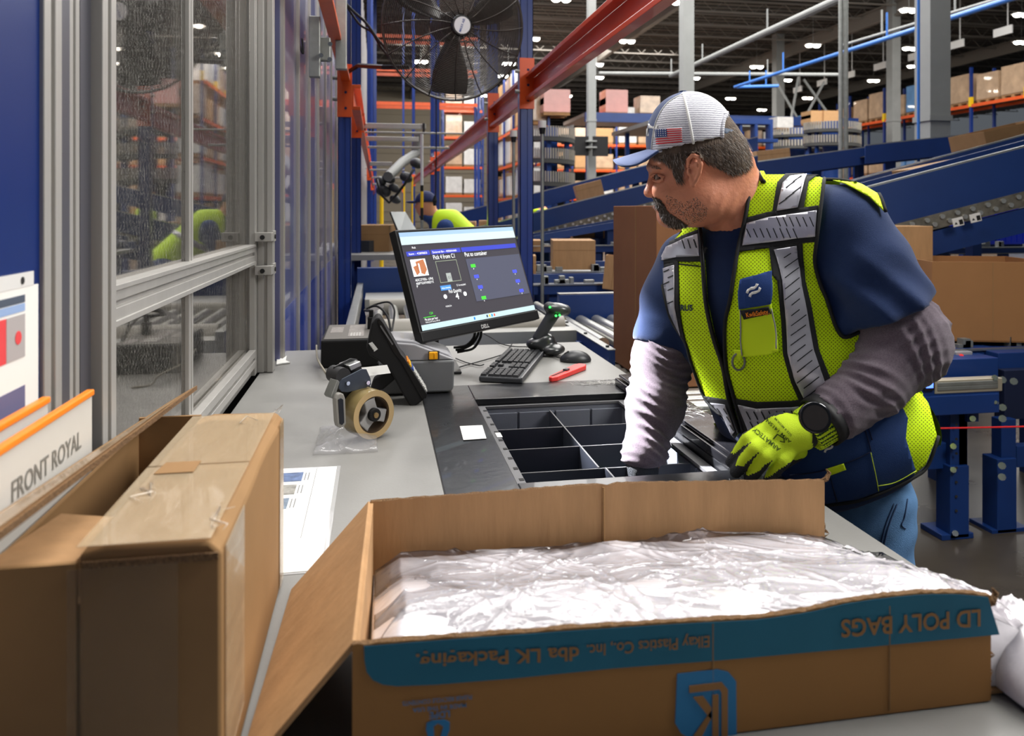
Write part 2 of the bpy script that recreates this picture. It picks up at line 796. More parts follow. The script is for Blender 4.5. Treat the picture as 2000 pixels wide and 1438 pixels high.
# columns
def column(px, t, wpx, lab, round_=False):
    r = wpx * t / FPX / 2
    c = P(px, 408, t)
    th = thing('column', lab, 'column', (c.x, c.y, 0), 0)
    if round_:
        for s in (-1, 1):
            MB().cyl((c.x + s * r * .55, c.y, 0), (c.x + s * r * .55, c.y, 11), r * .42, n=14).build('pipe', GALV, th, smooth=True)
    else:
        b = MB().bx(c.x - r, c.x + r, c.y - r, c.y - r * .7, .02, 11).bx(c.x - r, c.x + r, c.y + r * .7, c.y + r, .02, 11)
        b.bx(c.x - r * .2, c.x + r * .2, c.y - r * .7, c.y + r * .7, .02, 11)
        b.bx(c.x - r, c.x - r * .8, c.y - r * .7, c.y + r * .7, .02, 11)
        b.build('shaft', CONC, th)
        z = 1.47 + (408 - 238) * t / FPX
        MB().bx(c.x - r * 1.12, c.x + r * 1.12, c.y - r * 1.12, c.y + r * 1.12, z, z + .07).build('clamp_band', CONC, th)
    MB().bx(c.x - r * 1.4, c.x + r * 1.4, c.y - r * 1.4, c.y + r * 1.4, 0, .03).build('base_plate', CONC, th)


column(1821, 10, 44, 'wide grey steel column right of the worker, nearest of the columns')
column(1341, 19, 22, 'grey steel column rising above the worker\'s white cap')
column(1155, 22, 15, 'slim grey column with two black displays strapped to it')
column(1647, 13, 20, 'pair of grey conduit pipes standing above the worker\'s shoulder', True)
column(1745, 34, 18, 'distant grey column behind the wide column')
column(1520, 42, 17, 'distant grey column with braces right of the cap')

# ---- left wall: machine guard of aluminium posts and polycarbonate
wl = MB()
wl.bx(-.36, -.318, 2.62, 60, .0, 6.0)
WPANEL = mat('polycarbonate_blue_grey', (118, 120, 160), .3, .5, var=.12, vs=1.2, coat=.6, stretch=(1, 1, .3))
wl = wl.build('wall_left', WPANEL)
wl['kind'] = 'structure'
MUL = mat('mullion', (188, 184, 176), .35, .55)
m0 = MB().bx(-.318, -.308, -.02, -.008, 0, 6).bx(-.318, -.308, .008, .02, 0, 6).bx(-.318, -.314, -.008, .008, 0, 6).build('mullion', MUL)
m0.parent = wl
m0.location = (0, 2.66, 0)
for i, y in enumerate([3.16, 3.66, 4.2, 4.78, 5.4] + [6 + .7 * k for k in range(40)]):
    o = m0.copy()
    C.objects.link(o)
    o.parent = wl
    o.location = (0, y, 0)
MB().bx(-.319, -.3175, 2.7, 9, .0, 1.12).build('blue_reflection', mat('painted_reflection_blue', (30, 60, 150), .22, var=.3, vs=2, coat=.4), wl)  # blue sheet paints the navy conveyors' reflection onto the lower wall panels


def extr(mb, a, b, w_, u, m=0):
    """slotted aluminium profile from a to b, u one side direction"""
    a, b = Vector(a), Vector(b)
    d = (b - a).normalized()
    u = Vector(u).normalized()
    v = d.cross(u)
    h = w_ / 2
    s, q = w_ * .11, w_ * .16
    side = [(-h, -h), (-s, -h), (-s, -h + q), (s, -h + q), (s, -h)]
    pts = []
    for k in range(4):
        c_, s_ = [(1, 0), (0, 1), (-1, 0), (0, -1)][k]
        for x, y in side:
            pts.append(a + u * (x * c_ - y * s_) + v * (x * s_ + y * c_))
    mb.prism(pts, b - a, m)


win = thing('window_1', 'aluminium framed machine guard window with scuffed clear panes', 'window', (-.383, 1.8, 0))
del win['label']
del win['category']
win['kind'] = 'structure'
Z = (0, 0, 1)


def post(y0, y1, x1, z0=0, z1=3.4, name='frame_post', depth=.045):
    b = MB()
    w_ = y1 - y0
    extr(b, (x1 - depth / 2, (y0 + y1) / 2, z0), (x1 - depth / 2, (y0 + y1) / 2, z1), w_, (1, 0, 0))
    return b.build(name, ALU, win, bevel=.0015)


post(1.085, 1.139, -.36)
post(1.015, 1.049, -.365)
post(.925, .974, -.365)
MB().bx(-.385, -.370, 1.049, 1.085, 0, 3.4).bx(-.385, -.370, .974, 1.015, 0, 3.4).build('infill_strip', mat('anodised_infill', (96, 96, 104), .4, .5), win)
post(1.64, 1.675, -.37, 1.03, 3.4)
post(2.43, 2.475, -.315, .972, 3.4)
post(2.385, 2.43, -.36, .972, 3.4)
b = MB()
extr(b, (-.3825, 1.139, 1.336), (-.3825, 2.385, 1.336), .045, (1, 0, 0))
b.bx(-.4, -.357, 1.139, 2.385, 1.356, 1.364).bx(-.4, -.357, 1.139, 2.385, 1.305, 1.314)
b.build('mid_rail', ALU, win, bevel=.001)
b = MB()
extr(b, (-.3825, 1.139, 1.025), (-.3825, 2.385, 1.025), .05, (1, 0, 0))
extr(b, (-.3925, 1.139, .992), (-.3925, 2.385, .992), .042, (1, 0, 0))
b.build('bottom_rail', ALU, win, bevel=.001)
for z in (1.385, 1.285):
    bb = MB().bx(-.3195, -.312, 2.425, 2.478, z - .015, z + .018)
    bb.bx(-.36, -.312, 2.376, 2.43, z - .012, z + .014)
    bb.build('joint_plate', ALU, win, bevel=.001)
    MB().cyl((-.338, 2.377, z), (-.338, 2.371, z), .007, n=12).cyl((-.313, 2.45, z), (-.309, 2.45, z), .007, n=12).build('bolt', BLACKM, win)
GLASS = mat('scuffed_pane', (150, 148, 142), .6)
nt, pb = nodes_of('scuffed_pane')
tc = nt.nodes.new('ShaderNodeTexCoord')
mp = nt.nodes.new('ShaderNodeMapping')
mp.inputs['Scale'].default_value = (1, 60, 14)
nt.links.new(tc.outputs['Object'], mp.inputs[0])
nz = nt.nodes.new('ShaderNodeTexNoise')
nz.inputs['Scale'].default_value = 1.6
nz.inputs['Detail'].default_value = 8
nz.inputs['Distortion'].default_value = 3
nt.links.new(mp.outputs[0], nz.inputs['Vector'])
cr = nt.nodes.new('ShaderNodeValToRGB')
cr.color_ramp.elements[0].position = .487
cr.color_ramp.elements[0].color = (.05, .05, .05, 1)
cr.color_ramp.elements[1].position = .52
cr.color_ramp.elements[1].color = (.05, .05, .05, 1)
e = cr.color_ramp.elements.new(.505)
e.color = (.7, .7, .7, 1)
nt.links.new(nz.outputs[0], cr.inputs[0])
gl = nt.nodes.new('ShaderNodeBsdfGlossy')
gl.inputs['Roughness'].default_value = .03
gl.inputs['Color'].default_value = (.9, .88, .86, 1)
tr = nt.nodes.new('ShaderNodeBsdfTransparent')
tr.inputs[0].default_value = (.8, .79, .77, 1)
m1 = nt.nodes.new('ShaderNodeMixShader')
m1.inputs[0].default_value = .3
m2 = nt.nodes.new('ShaderNodeMixShader')
nt.links.new(tr.outputs[0], m1.inputs[1])
nt.links.new(gl.outputs[0], m1.inputs[2])
nt.links.new(cr.outputs[0], m2.inputs[0])
nt.links.new(m1.outputs[0], m2.inputs[1])
nt.links.new(pb.outputs[0], m2.inputs[2])
nt.links.new(m2.outputs[0], nt.nodes['Material Output'].inputs[0])
for (y0, y1) in ((1.139, 1.64), (1.675, 2.385)):
    for (z0, z1) in ((1.05, 1.31), (1.36, 3.4)):
        MB().bx(-.388, -.383, y0, y1, z0, z1).build('pane', GLASS, win)
# the machine room behind the panes
mr = MB().bx(-1.9, -1.85, .0, 6, 0, 4).bx(-1.85, -.4, 4.6, 4.65, 0, 4).build('wall_inner', mat('machine_room', (46, 44, 43), .8, var=.3, vs=1.5))
mr['kind'] = 'structure'
tw = thing('reflected_rack', 'blue rack behind the scuffed panes standing in for a reflected rack', 'rack', (-1.4, 3, 0))  # rack added behind the panes to imitate the rack mirrored in the glass
for y in (2.2, 3.2, 4.2):
    MB().bx(-1.5, -1.42, y, y + .08, 0, 3.4).build('upright', BLUE, tw)
for z in (.9, 1.5, 2.2, 2.9):
    MB().bx(-1.52, -1.42, 2.2, 4.28, z, z + .1).build('beam', mat('dull_beam', (120, 96, 80), .6), tw)

pn = MB().bx(-.40, -.368, .15, .925, .975, 3.2).build('wall_panel', BLUEP)
pn['kind'] = 'structure'
pn.name = 'wall_near'

# ================================================================ DESK
dk = thing('packing_desk', 'grey laminate packing desk with black cut-out frame in front of the worker', 'desk', (.2, 1.5, 0))
b = MB()
b.bx(-.355, .115, .12, 2.8, .93, .97)
b.bx(.115, .743, 2.16, 2.8, .93, .97)
b.bx(.115, .743, .12, 1.2, .93, .97)
b.build('desktop', DESK, dk, bevel=.002)
b = MB().bx(-.357, .745, .116, .12, .925, .965).bx(.743, .747, .12, 2.8, .928, .966)
b.build('edge_band', DESKE, dk)
FRM = mat('black_worn_panel', (26, 27, 30), .3, var=.1, vs=14, rvar=.07, bump=(60, .05), coat=.2)
b = MB()
b.bx(.115, .25, 1.2, 2.16, .93, .972)
b.bx(.25, .66, 1.2, 1.372, .93, .972)
b.bx(.25, .66, 1.995, 2.16, .93, .972)
b.bx(.66, .743, 1.2, 2.16, .93, .972)
b.build('black_frame', FRM, dk, bevel=.002)
b = MB().bx(.66, .75, 1.37, 2.09, .972, .992)
b.prism([(.668, 1.375, .992), (.748, 1.375, .992), (.748, 2.08, .996), (.668, 2.08, .996)], (0, 0, .008))
b.build('edge_bar', mat('black_bar', (24, 24, 27), .25, rvar=.1, vs=30, coat=.5), dk, bevel=.003)
# scuffs: shreds of stretch film stuck on the black parts
random.seed(3)
b = MB()
for i in range(420):
    if i % 3:
        x, y, z = random.gauss(.655, .045), random.gauss(2.115, .015), .9735
        if not (.5 < x < .74 and 2.07 < y < 2.157):
            continue
    else:
        x, y, z = random.uniform(.675, .742), random.uniform(1.62, 2.0), 1.0055
    a = random.uniform(0, 6.28)
    l = random.uniform(.004, .016)
    p = Vector((x, y, z))
    d = Vector((math.cos(a), math.sin(a), 0)) * l
    q = Vector((-d.y, d.x, 0)) * random.uniform(-.5, .5)
    b.tube([p - d, p + q, p + d], .0004, 3)
b.build('film_shreds', mat('film_scrap', (170, 168, 165), .4), dk, kind='stuff')
b = MB().box((.36, 2.775, .9703), (.02, .005, .001))
for x, y in ((.13, .2), (.7, .2), (.13, 2.7), (.7, 2.7), (-.32, 2.7)):
    MB().bx(x - .03, x + .03, y - .03, y + .03, 0, .93).build('leg', BLUED, dk)
MB().bx(-.3, .72, .18, .22, .85, .93).bx(-.3, .72, 2.7, 2.74, .85, .93).build('apron', BLUED, dk)

# ---- divided tote in the cut-out
tt = thing('divided_tote', 'dark grey plastic tote with crosswise dividers sunk in the desk', 'tote', (.455, 1.68, .7))
TOTE = mat('tote_grey', (106, 110, 120), .48, bump=(200, .03))
TOTED = mat('divider_dark', (56, 60, 70), .42)
TRIM = mat('tote_rim', (92, 92, 94), .5)
x0, x1, y0, y1 = .252, .656, 1.376, 1.985
b = MB()
b.bx(x0, x1, y0, y1, .70, .708)
b.bx(x0, x0 + .008, y0, y1, .708, .95).bx(x1 - .008, x1, y0, y1, .708, .95)
b.bx(x0, x1, y0, y0 + .008, .708, .95).bx(x0, x1, y1 - .008, y1, .708, .95)
b.build('tote_body', TOTE, tt)
for i in range(4):
    a = x0 + .014 + i * .098
    MB().bx(a, a + .092, y1 - .014, y1 - .008, .72, .938).build('wall_panel', TOTE, tt, bevel=.001)
for i in range(6):
    a = y0 + .014 + i * .098
    MB().bx(x1 - .014, x1 - .008, a, a + .092, .72, .938).build('wall_panel', TOTE, tt, bevel=.001)
b = MB().bx(x0, x0 + .022, y0, y1, .95, .956).bx(x1 - .022, x1, y0, y1, .95, .956).bx(x0 + .022, x1 - .022, y0, y0 + .006, .95, .956)
b.bx(x0 + .022, x1 - .022, y1 - .01, y1, .95, .956)
b.build('rim', TRIM, tt)
b = MB()
for i in range(9):
    y = y0 + .05 + i * .063
    b.bx(x0 + .012, x0 + .021, y, y + .012, .9561, .9568)
b.build('rim_slots', BLACKM, tt)
for y in (1.515, 1.665, 1.82):
    bb = MB().bx(x0 + .02, x1 - .014, y - .0015, y + .0015, .72, .938)
    bb.build('cross_divider', TOTED, tt)
    MB().bx(x0 + .02, x1 - .014, y - .0016, y + .0016, .938, .9395).build('divider_edge', TRIM, tt)
for (a, c_, x) in ((1.517, 1.97, .445), (1.385, 1.513, .458)):
    MB().bx(x - .0015, x + .0015, a, c_, .72, .94).build('long_divider', TOTED, tt)
    MB().bx(x - .0016, x + .0016, a, c_, .94, .9415).build('divider_edge', TRIM, tt)
MB().box((.270, 1.72, .957), (.012, .035, .001)).build('barcode_tag', WHITE, tt)
it = sdf_obj('pick_item', lambda p: np.minimum(cap(p, (.5, 1.6, .735), (.6, 1.56, .735), .02, .025), cap(p, (.54, 1.58, .74), (.55, 1.63, .74), .018, .018)),
             (.44, 1.5, .70), (.65, 1.7, .79), .006, mat('green_wrap', (90, 190, 40), .3, coat=.4))
tag(it, 'bright green wrapped item lying in the tote cell under the hand', 'item')
dec = MB()
q = [PZ(*a, .9735) for a in ((898, 833), (942, 831), (950, 857), (905, 860))]
dec.prism(q, (0, 0, .0006))
st = tag(dec.build('sticker', WHITE), 'blank white sticker on the black desk frame left of tote', 'sticker')

# ================================================================ FOREGROUND CARTONS
def board(mb, a, bq, c, d, th, m=0):
    """thin panel a,b,c,d thickened by th along its normal"""
    a, bq, c, d = map(Vector, (a, bq, c, d))
    n = (bq - a).cross(d - a).normalized()
    mb.prism([a, bq, c, d], n * th, m)


def wavy_panel(p0, p1, z0, ztop, th, nrm, n=60, seed=1, amp=.0015, bow=0):
    """cardboard panel p0->p1 (xy) with uneven top edge; ztop is a list of (fraction, z)"""
    random.seed(seed)
    mb = MB()
    p0, p1, nrm = Vector(p0), Vector(p1), Vector(nrm)
    fr = [a for a, z in ztop]
    zz = [z for a, z in ztop]
    rows = 6
    V = []
    for side in (0, 1):
        for i in range(n + 1):
            t = i / n
            zt = float(np.interp(t, fr, zz)) + random.uniform(-1, 1) * amp * (0 < i < n)
            for j in range(rows + 1):
                s = j / rows
                z = z0 + (zt - z0) * s
                off = nrm * (th * side + bow * math.sin(math.pi * t) * s * s)
                V.append((p0.x + (p1.x - p0.x) * t + off.x, p0.y + (p1.y - p0.y) * t + off.y, z))
    k = rows + 1
    N = (n + 1) * k
    F, M_ = [], []
    for i in range(n):
        for j in range(rows):
            a = i * k + j
            F.append((a, a + k, a + k + 1, a + 1))
            M_.append(0)
            F.append((N + a, N + a + 1, N + a + k + 1, N + a + k))
            M_.append(1)
        a = i * k + rows
        F.append((a, a + k, N + a + k, N + a))
        M_.append(2)
        a = i * k
        F.append((a, N + a, N + a + k, a + k))
        M_.append(2)
    for i in (0, n):
        for j in range(rows):
            a = i * k + j
            F.append((a, a + 1, N + a + 1, N + a) if i == 0 else (a, N + a, N + a + 1, a + 1))
            M_.append(2)
    for f, m_ in zip(F, M_):
        pass
    o = len(mb.v)
    mb.v += V
    mb.f += F
    mb.m += M_
    return mb


bx1 = thing('open_carton', 'shallow open cardboard carton with teal print full of clear poly bags', 'box', (.3, .85, .97))
FY = .683
ztop = [(0, 1.090), (.1, 1.089), (.3, 1.086), (.45, 1.083), (.6, 1.079), (.68, 1.081), (.74, 1.086), (.8, 1.088), (.88, 1.088), (.95, 1.084), (1, 1.078)]
fp = wavy_panel((-.022, FY, 0), (.612, FY, 0), .9715, ztop, .007, (0, 1, 0), 120, 2, .0008)
fpo = fp.build('front_panel', [mat('kraft_outside', (158, 114, 66), .72, var=.08, vs=4, spec=.25), KRAFT, KRAFTE], bx1)
bk = wavy_panel((-.01, 1.04, 0), (.64, 1.028, 0), .9715, [(0, 1.082), (.48, 1.088), (.5, 1.085), (.52, 1.088), (1, 1.075)], -.006, (0, 1, 0), 90, 5, .0007)
bk.build('back_panel', [KRAFT, KRAFT, KRAFTE], bx1)
# crease in the back panel
MB().cyl((.308, 1.0275, .975), (.308, 1.0275, 1.084), .0022, n=6).build('fold_crease', KRAFTD, bx1)
# left wall flap, folded outwards
b = MB()
board(b, (-.012, 1.038, 1.082), (-.022, .686, 1.090), (-.122, .688, .978), (-.112, 1.038, .9725), .005)
b.build('side_flap', [KRAFT], bx1, bevel=.001)
b = MB()
board(b, (-.006, 1.036, .972), (-.014, .69, .972), (-.016, .69, 1.083), (-.006, 1.036, 1.08), .004)
b.build('side_liner', KRAFT, bx1)
b = MB().bx(-.01, .635, .692, 1.03, .9715, .975)
b.build('bottom_panel', KRAFT, bx1)
# torn right edge
random.seed(8)
for k, (yy, z0, z1) in enumerate(((1.026, .975, 1.078), (.69, .985, 1.07))):
    b = MB()
    n = 15
    pts = []
    for i in range(n + 1):
        z = z0 + (z1 - z0) * i / n
        pts.append((.638 - .026 * k + random.uniform(.0, .009) + .002 * (i % 2), yy + random.uniform(-.003, .003), z))
    for i in range(n):
        a, c_ = Vector(pts[i]), Vector(pts[i + 1])
        b.add([a, c_, (a + c_) / 2 + Vector((-.008, 0, 0)), (a + c_) / 2 + Vector((.002, .004, 0))], [(0, 1, 2), (0, 3, 1), (1, 3, 2), (0, 2, 3)])
    b.tube([(.636 - .026 * k, yy, z1 - .006), (.644 - .026 * k, yy - .002, z1 - .002), (.650 - .026 * k, yy, z1 + .006), (.645 - .026 * k, yy, z1 + .012)], [.003, .004, .003, .001], 5)
    b.build('torn_edge', KRAFTE, bx1)
b = MB()
board(b, (.43, .6905, 1.086), (.43, .70, 1.086), (.606, .70, 1.093), (.606, .6905, 1.093), .004)
# printed matter on the front panel
TEAL = mat('teal_print', (22, 102, 128), .7, var=.08, vs=8)
TEALL = mat('blue_print', (44, 124, 176), .7)
PKRAFT = mat('kraft_unprinted', (152, 110, 64), .74)


def fpt(px, py):
    return PY(px, py, FY)


def fprint(name, poly, m, lift=.0012, lab=None):
    pts = [fpt(*a) for a in poly]
    pts = [Vector((p.x, FY - lift, p.z)) for p in pts]
    return MB().prism(pts, (0, .0006, 0)).build(name, m, bx1, label=lab)


zt = lambda x: float(np.interp((x + .022) / .634, [a for a, z in ztop], [z for a, z in ztop])) - .0018
top = [(x, zt(x)) for x in np.linspace(.608, -.012, 40)]
low = [fpt(*a) for a in ((712, 1290), (716, 1312), (728, 1328), (748, 1337), (775, 1340), (850, 1337), (1000, 1325), (1200, 1305), (1400, 1290), (1700, 1263), (1951, 1239))]
pts = [(x, FY - .0008, z) for x, z in top] + [(p.x, FY - .0008, p.z) for p in low]
MB().prism(pts, (0, .0005, 0)).build('teal_band', TEAL, bx1)
u, v = Vector((-1, 0, 0)), Vector((0, 0, -1))


def ftext(name, s, a, b_, hpx, m, lift=.0022, bold=.01):
    """a: pixel of baseline start (upside-down, at right), b_: pixel of baseline end"""
    A, B = fpt(*a), fpt(*b_)
    A.y = B.y = FY
    uu = (B - A)
    vv = Vector((uu.z, 0, -uu.x)).normalized() if uu.x > 0 else Vector((-uu.z, 0, uu.x)).normalized()
    vv = Vector((0, 0, -1)) + Vector((uu.normalized().z, 0, 0)) * 0
    t = (A - CAM).dot(FV)
    text(bx1, name, s, A, uu, vv, hpx * t / FPX, m, width=uu.length, bold=bold, lift=lift)


ftext('printed_text', 'LD POLY BAGS', (1912, 1189), (1640, 1210), 33, PKRAFT, bold=.02)
ftext('printed_text', 'dba LK Packaging.', (1130, 1262), (812, 1276), 26, PKRAFT, bold=.02)
ftext('printed_text', 'Elkay Plastics Co., Inc.', (1384, 1240), (1145, 1258), 22, PKRAFT, bold=.01)
fprint('logo_block', [(1322, 1316), (1400, 1307), (1422, 1312), (1437, 1330), (1438, 1440), (1345, 1440), (1330, 1432), (1318, 1412)], TEALL, .001)
fprint('logo_letter', [(1420, 1437), (1408, 1438), (1408, 1352), (1404, 1345), (1345, 1352), (1345, 1338), (1408, 1331), (1420, 1345)], PKRAFT, .0018)
fprint('logo_letter', [(1402, 1437), (1390, 1438), (1390, 1356), (1402, 1355)], PKRAFT, .0018)
fprint('logo_letter', [(1388, 1405), (1352, 1360), (1372, 1358), (1388, 1380)], PKRAFT, .0018)
fprint('logo_letter', [(1388, 1385), (1388, 1400), (1368, 1440), (1350, 1440)], PKRAFT, .0018)
ftext('printed_text', 'PLEASE RECYCLE CONTENTS', (921, 1355), (786, 1368), 8, TEALL)
ftext('printed_text', 'MADE IN THE USA', (910, 1371), (806, 1381), 8, TEALL)
ftext('printed_text', 'LDPE', (878, 1385), (838, 1389), 13, TEALL)
tri = [(833, 1412), (843, 1407), (856, 1406), (868, 1405), (878, 1410), (878, 1425), (872, 1440), (860, 1438), (866, 1418), (855, 1412), (847, 1418), (848, 1440), (836, 1440), (832, 1425)]
fprint('recycling_mark', tri, TEALL, .001)
for px in (1392, 1737):
    a = fpt(px, 1300)
    MB().cyl((a.x, FY - .0002, .975), (a.x, FY - .0002, 1.078), .0009, n=6).build('fold_crease', KRAFTD, bx1)

# ---- poly bags (the stack of clear bags)
POLY = mat('poly_film', (226, 222, 227), .2, coat=1, spec=.6, bump=(14, .25), var=.08, vs=9, stretch=(1, 2.2, 1))


def film(name, X0, X1, Y0, Y1, zf, nx, ny, seed, amp, label, m, parent=None, nc=26, wmax=.010):
    rs = np.random.default_rng(seed)
    xs = np.linspace(0, 1, nx)
    ys = np.linspace(0, 1, ny)
    U, V_ = np.meshgrid(xs, ys, indexing='ij')
    Xg = X0 + (X1 - X0) * U
    Yg = Y0 + (Y1 - Y0) * V_
    Zg = zf(U, V_)
    p = np.stack([Xg, Yg], -1)
    for i in range(nc):
        a = rs.uniform(-.9, .9) + (math.pi / 2 if i % 3 == 0 else .3)
        k = np.array([math.cos(a), math.sin(a)])
        c_ = rs.uniform([X0, Y0], [X1, Y1])
        s = (p - c_) @ k
        tt_ = (p - c_) @ np.array([-k[1], k[0]])
        wd = rs.uniform(.002, wmax)
        ln = rs.uniform(.05, .16)
        warp = .012 * np.sin(tt_ / rs.uniform(.02, .05) + rs.uniform(0, 6))
        Zg += amp * rs.uniform(.3, 1) * np.exp(-np.abs((s + warp) / wd) ** 1.3) * np.exp(-(tt_ / ln) ** 2)
    for i in range(7):
        k = rs.normal(size=2) * 22
        Zg += amp * .35 * np.sin(p @ k + rs.uniform(0, 6))
    edge = np.minimum.reduce([U, 1 - U, V_, 1 - V_])
    fade = np.clip(edge / .03, 0, 1)
    Zg = Zg - (1 - fade) * .004
    V = np.stack([Xg, Yg, Zg], -1).reshape(-1, 3)
    ii = np.arange(nx * ny).reshape(nx, ny)
    F = np.stack([ii[:-1, :-1], ii[1:, :-1], ii[1:, 1:], ii[:-1, 1:]], -1).reshape(-1, 4)
    # skirt down to the bottom
    lo = V.copy()
    lo[:, 2] = np.minimum(V[:, 2] - .004, np.interp(lo[:, 0], [.61, .66], [.978, .9725]))
    ring = list(ii[:, 0]) + list(ii[-1, 1:]) + list(ii[-2::-1, -1]) + list(ii[0, -2:0:-1])
    N = len(V)
    V2 = np.concatenate([V, lo[ring]])
    F2 = [(ring[(i + 1) % len(ring)], ring[i], N + i, N + (i + 1) % len(ring)) for i in range(len(ring))]
    F = np.concatenate([F, np.array(F2)])
    o = np_mesh(name, V2, F, m, parent)
    return o


def zbag(U, V_):
    z = 1.010 + .062 * np.exp(-((V_ - .12) / .55) ** 2) - .012 * U
    z -= np.clip((U - .86) / .14, 0, 1) ** 2 * .030
    z -= np.clip((.05 - U) / .05, 0, 1) * .02
    z = np.minimum(z, 1.067 + .008 * U)
    return z


pb1 = film('poly_bags', -.006, .668, .697, 1.022, zbag, 200, 100, 4, .0028, '', POLY)
FILM = mat('film_gloss', (235, 235, 240), .06)
nt = FILM.node_tree
pb = nt.nodes['Principled BSDF']
gl = nt.nodes.new('ShaderNodeBsdfGlossy')
gl.inputs['Roughness'].default_value = .05
tr = nt.nodes.new('ShaderNodeBsdfTransparent')
tr.inputs[0].default_value = (.97, .97, .97, 1)
lw = nt.nodes.new('ShaderNodeLayerWeight')
lw.inputs[0].default_value = .36
mx_ = nt.nodes.new('ShaderNodeMixShader')
nt.links.new(lw.outputs['Fresnel'], mx_.inputs[0])
nt.links.new(tr.outputs[0], mx_.inputs[1])
nt.links.new(gl.outputs[0], mx_.inputs[2])
nt.links.new(mx_.outputs[0], nt.nodes['Material Output'].inputs[0])
tc = nt.nodes.new('ShaderNodeTexCoord')
nz = nt.nodes.new('ShaderNodeTexNoise')
nz.inputs['Scale'].default_value = 22
nz.inputs['Distortion'].default_value = 1.6
bp = nt.nodes.new('ShaderNodeBump')
bp.inputs['Strength'].default_value = .5
bp.inputs['Distance'].default_value = .01
nt.links.new(tc.outputs['Object'], nz.inputs['Vector'])
nt.links.new(nz.outputs[0], bp.inputs['Height'])
nt.links.new(bp.outputs[0], gl.inputs['Normal'])
fb = film('top_bag', -.004, .674, .699, 1.02, lambda U, V_: zbag(U, V_) + .004, 420, 210, 14, .0042, '', FILM, None, 70, .006)
tag(fb, 'crinkled clear glossy top bag lying over the bundle in printed carton', 'plastic bag')
fb2 = film('side_bag', .60, .715, .74, 1.0, lambda U, V_: .998 - .018 * U + .006 * np.sin(np.pi * V_), 90, 120, 21, .004, '', FILM)
tag(fb2, 'crinkled clear bag spilling over the open right side of carton', 'plastic bag')
tag(pb1, 'bundle of clear glossy poly bags filling the teal printed carton', 'plastic bags')
pb2 = film('poly_bag', .63, .735, .46, .86, lambda U, V_: .985 + .05 * np.sin(np.pi * U) * np.sin(np.pi * np.clip(V_, 0, 1)) ** .5 + .0 * U, 50, 90, 9, .006, '', POLY)
tag(pb2, 'loose clear poly bag on the desk right of the printed carton', 'plastic bag')

# ---- narrow taped carton and open carton at left
nb = thing('taped_carton', 'narrow taped cardboard carton standing on the desk beside the flap', 'box', (-.18, .88, .97))
YF, YB, XL, XR, ZT = .665, 1.085, -.236, -.127, 1.196
b = MB()
nseg = 14
V = []
for i in range(nseg + 1):
    y = YF + (YB - YF) * i / nseg
    zz = ZT + .001 * math.sin(i * .9) - .003 * (i > nseg - 2)
    xr = XR + .001 * math.sin(i * .6)
    V += [(XL, y, .971), (XR, y, .971), (xr, y, zz - .010), (xr - .010, y, zz), (XL + .02, y, zz + .002), (XL, y, zz - .004)]
F = []
for i in range(nseg):
    for j in range(6):
        a, c_ = i * 6 + j, i * 6 + (j + 1) % 6
        F.append((c_, a, a + 6, c_ + 6))
F += [(0, 1, 2, 3, 4, 5), tuple(nseg * 6 + j for j in (5, 4, 3, 2, 1, 0))]
b.add(V, F)
b.build('carton_body', KRAFTD, nb, smooth=25, bevel=.003)
b = MB()
for (a, c_, w_) in ((YF - .0015, YF + .19, .0), (YF + .193, YB - .03, .0)):
    MB().bx(XL - .001, XR - .008, a, c_, ZT + .0036, ZT + .0042).build('tape_strip', TAPE, nb)
b = MB()
b.bx(XR + .0012, XR + .002, YF + .01, YF + .10, 1.0, ZT - .008)
b.build('tape_strip', TAPE, nb)
MB().bx(XR + .0012, XR + .002, YB - .05, YB - .012, .975, ZT - .008).build('tape_strip', TAPE, nb)
b = MB()
b.prism([(XL + .012, YF + .165, ZT + .0045), (XL + .05, YF + .165, ZT + .0045), (XL + .05, YF + .20, ZT + .0045), (XL + .015, YF + .20, ZT + .0045)], (0, 0, .0006))
b.build('torn_scrap', KRAFTD, nb)
MB().bx(XL + .004, XR - .002, YF - .0035, YF - .001, ZT - .014, ZT - .008).build('seam_fold', KRAFTE, nb)
random.seed(5)
for k in range(7):
    bq = MB()
    x, y = random.choice([(XR - .004, YF + .015), (XR - .002, YB - .04), (XL + .02, YF + .1), (XR - .03, YB - .08)])
    pts = [Vector((x + random.uniform(-.014, .008), y + random.uniform(-.02, .03) + j * .006, ZT + .004 + random.uniform(-.002, .003))) for j in range(5)]
    bq.tube(pts, [.0002, .0006, .0008, .0006, .0002], 5)
    bq.build('tape_wrinkle', mat('tape_gloss', (226, 214, 196), .08, alpha=.6, coat=1), nb, smooth=180)

oc = thing('open_carton', 'deep open carton with raised flap in front of the orange trimmed sign', 'box', (-.28, .88, .97))
b = MB()
b.bx(-.322, -.238, YF - .0, YF + .005, .971, 1.186)
b.build('front_panel', KRAFTD, oc)
MB().bx(-.322, -.317, YF + .005, 1.11, .971, 1.17).build('left_panel', KRAFTD, oc)
MB().bx(-.317, -.238, 1.105, 1.11, .971, 1.188).build('back_panel', KRAFTD, oc)
MB().bx(-.243, -.238, YF + .005, 1.105, .971, 1.15).build('right_panel', KRAFTD, oc)
b = MB()
board(b, (-.3165, YF + .006, 1.178), (-.2445, YF + .006, 1.178), (-.2445, YF + .13, 1.168), (-.305, YF + .15, 1.168), .004)
b.build('front_flap', KRAFT, oc)
b = MB()
board(b, (-.312, 1.255, 1.170), (-.312, .58, 1.219), (-.262, .55, 1.240), (-.262, 1.19, 1.205), .005)
b.build('side_flap', [KRAFTD], oc)
b = MB()
board(b, (-.2612, .55, 1.2395), (-.2612, .55, 1.2455), (-.2612, 1.19, 1.2105), (-.2612, 1.19, 1.2045), .001)
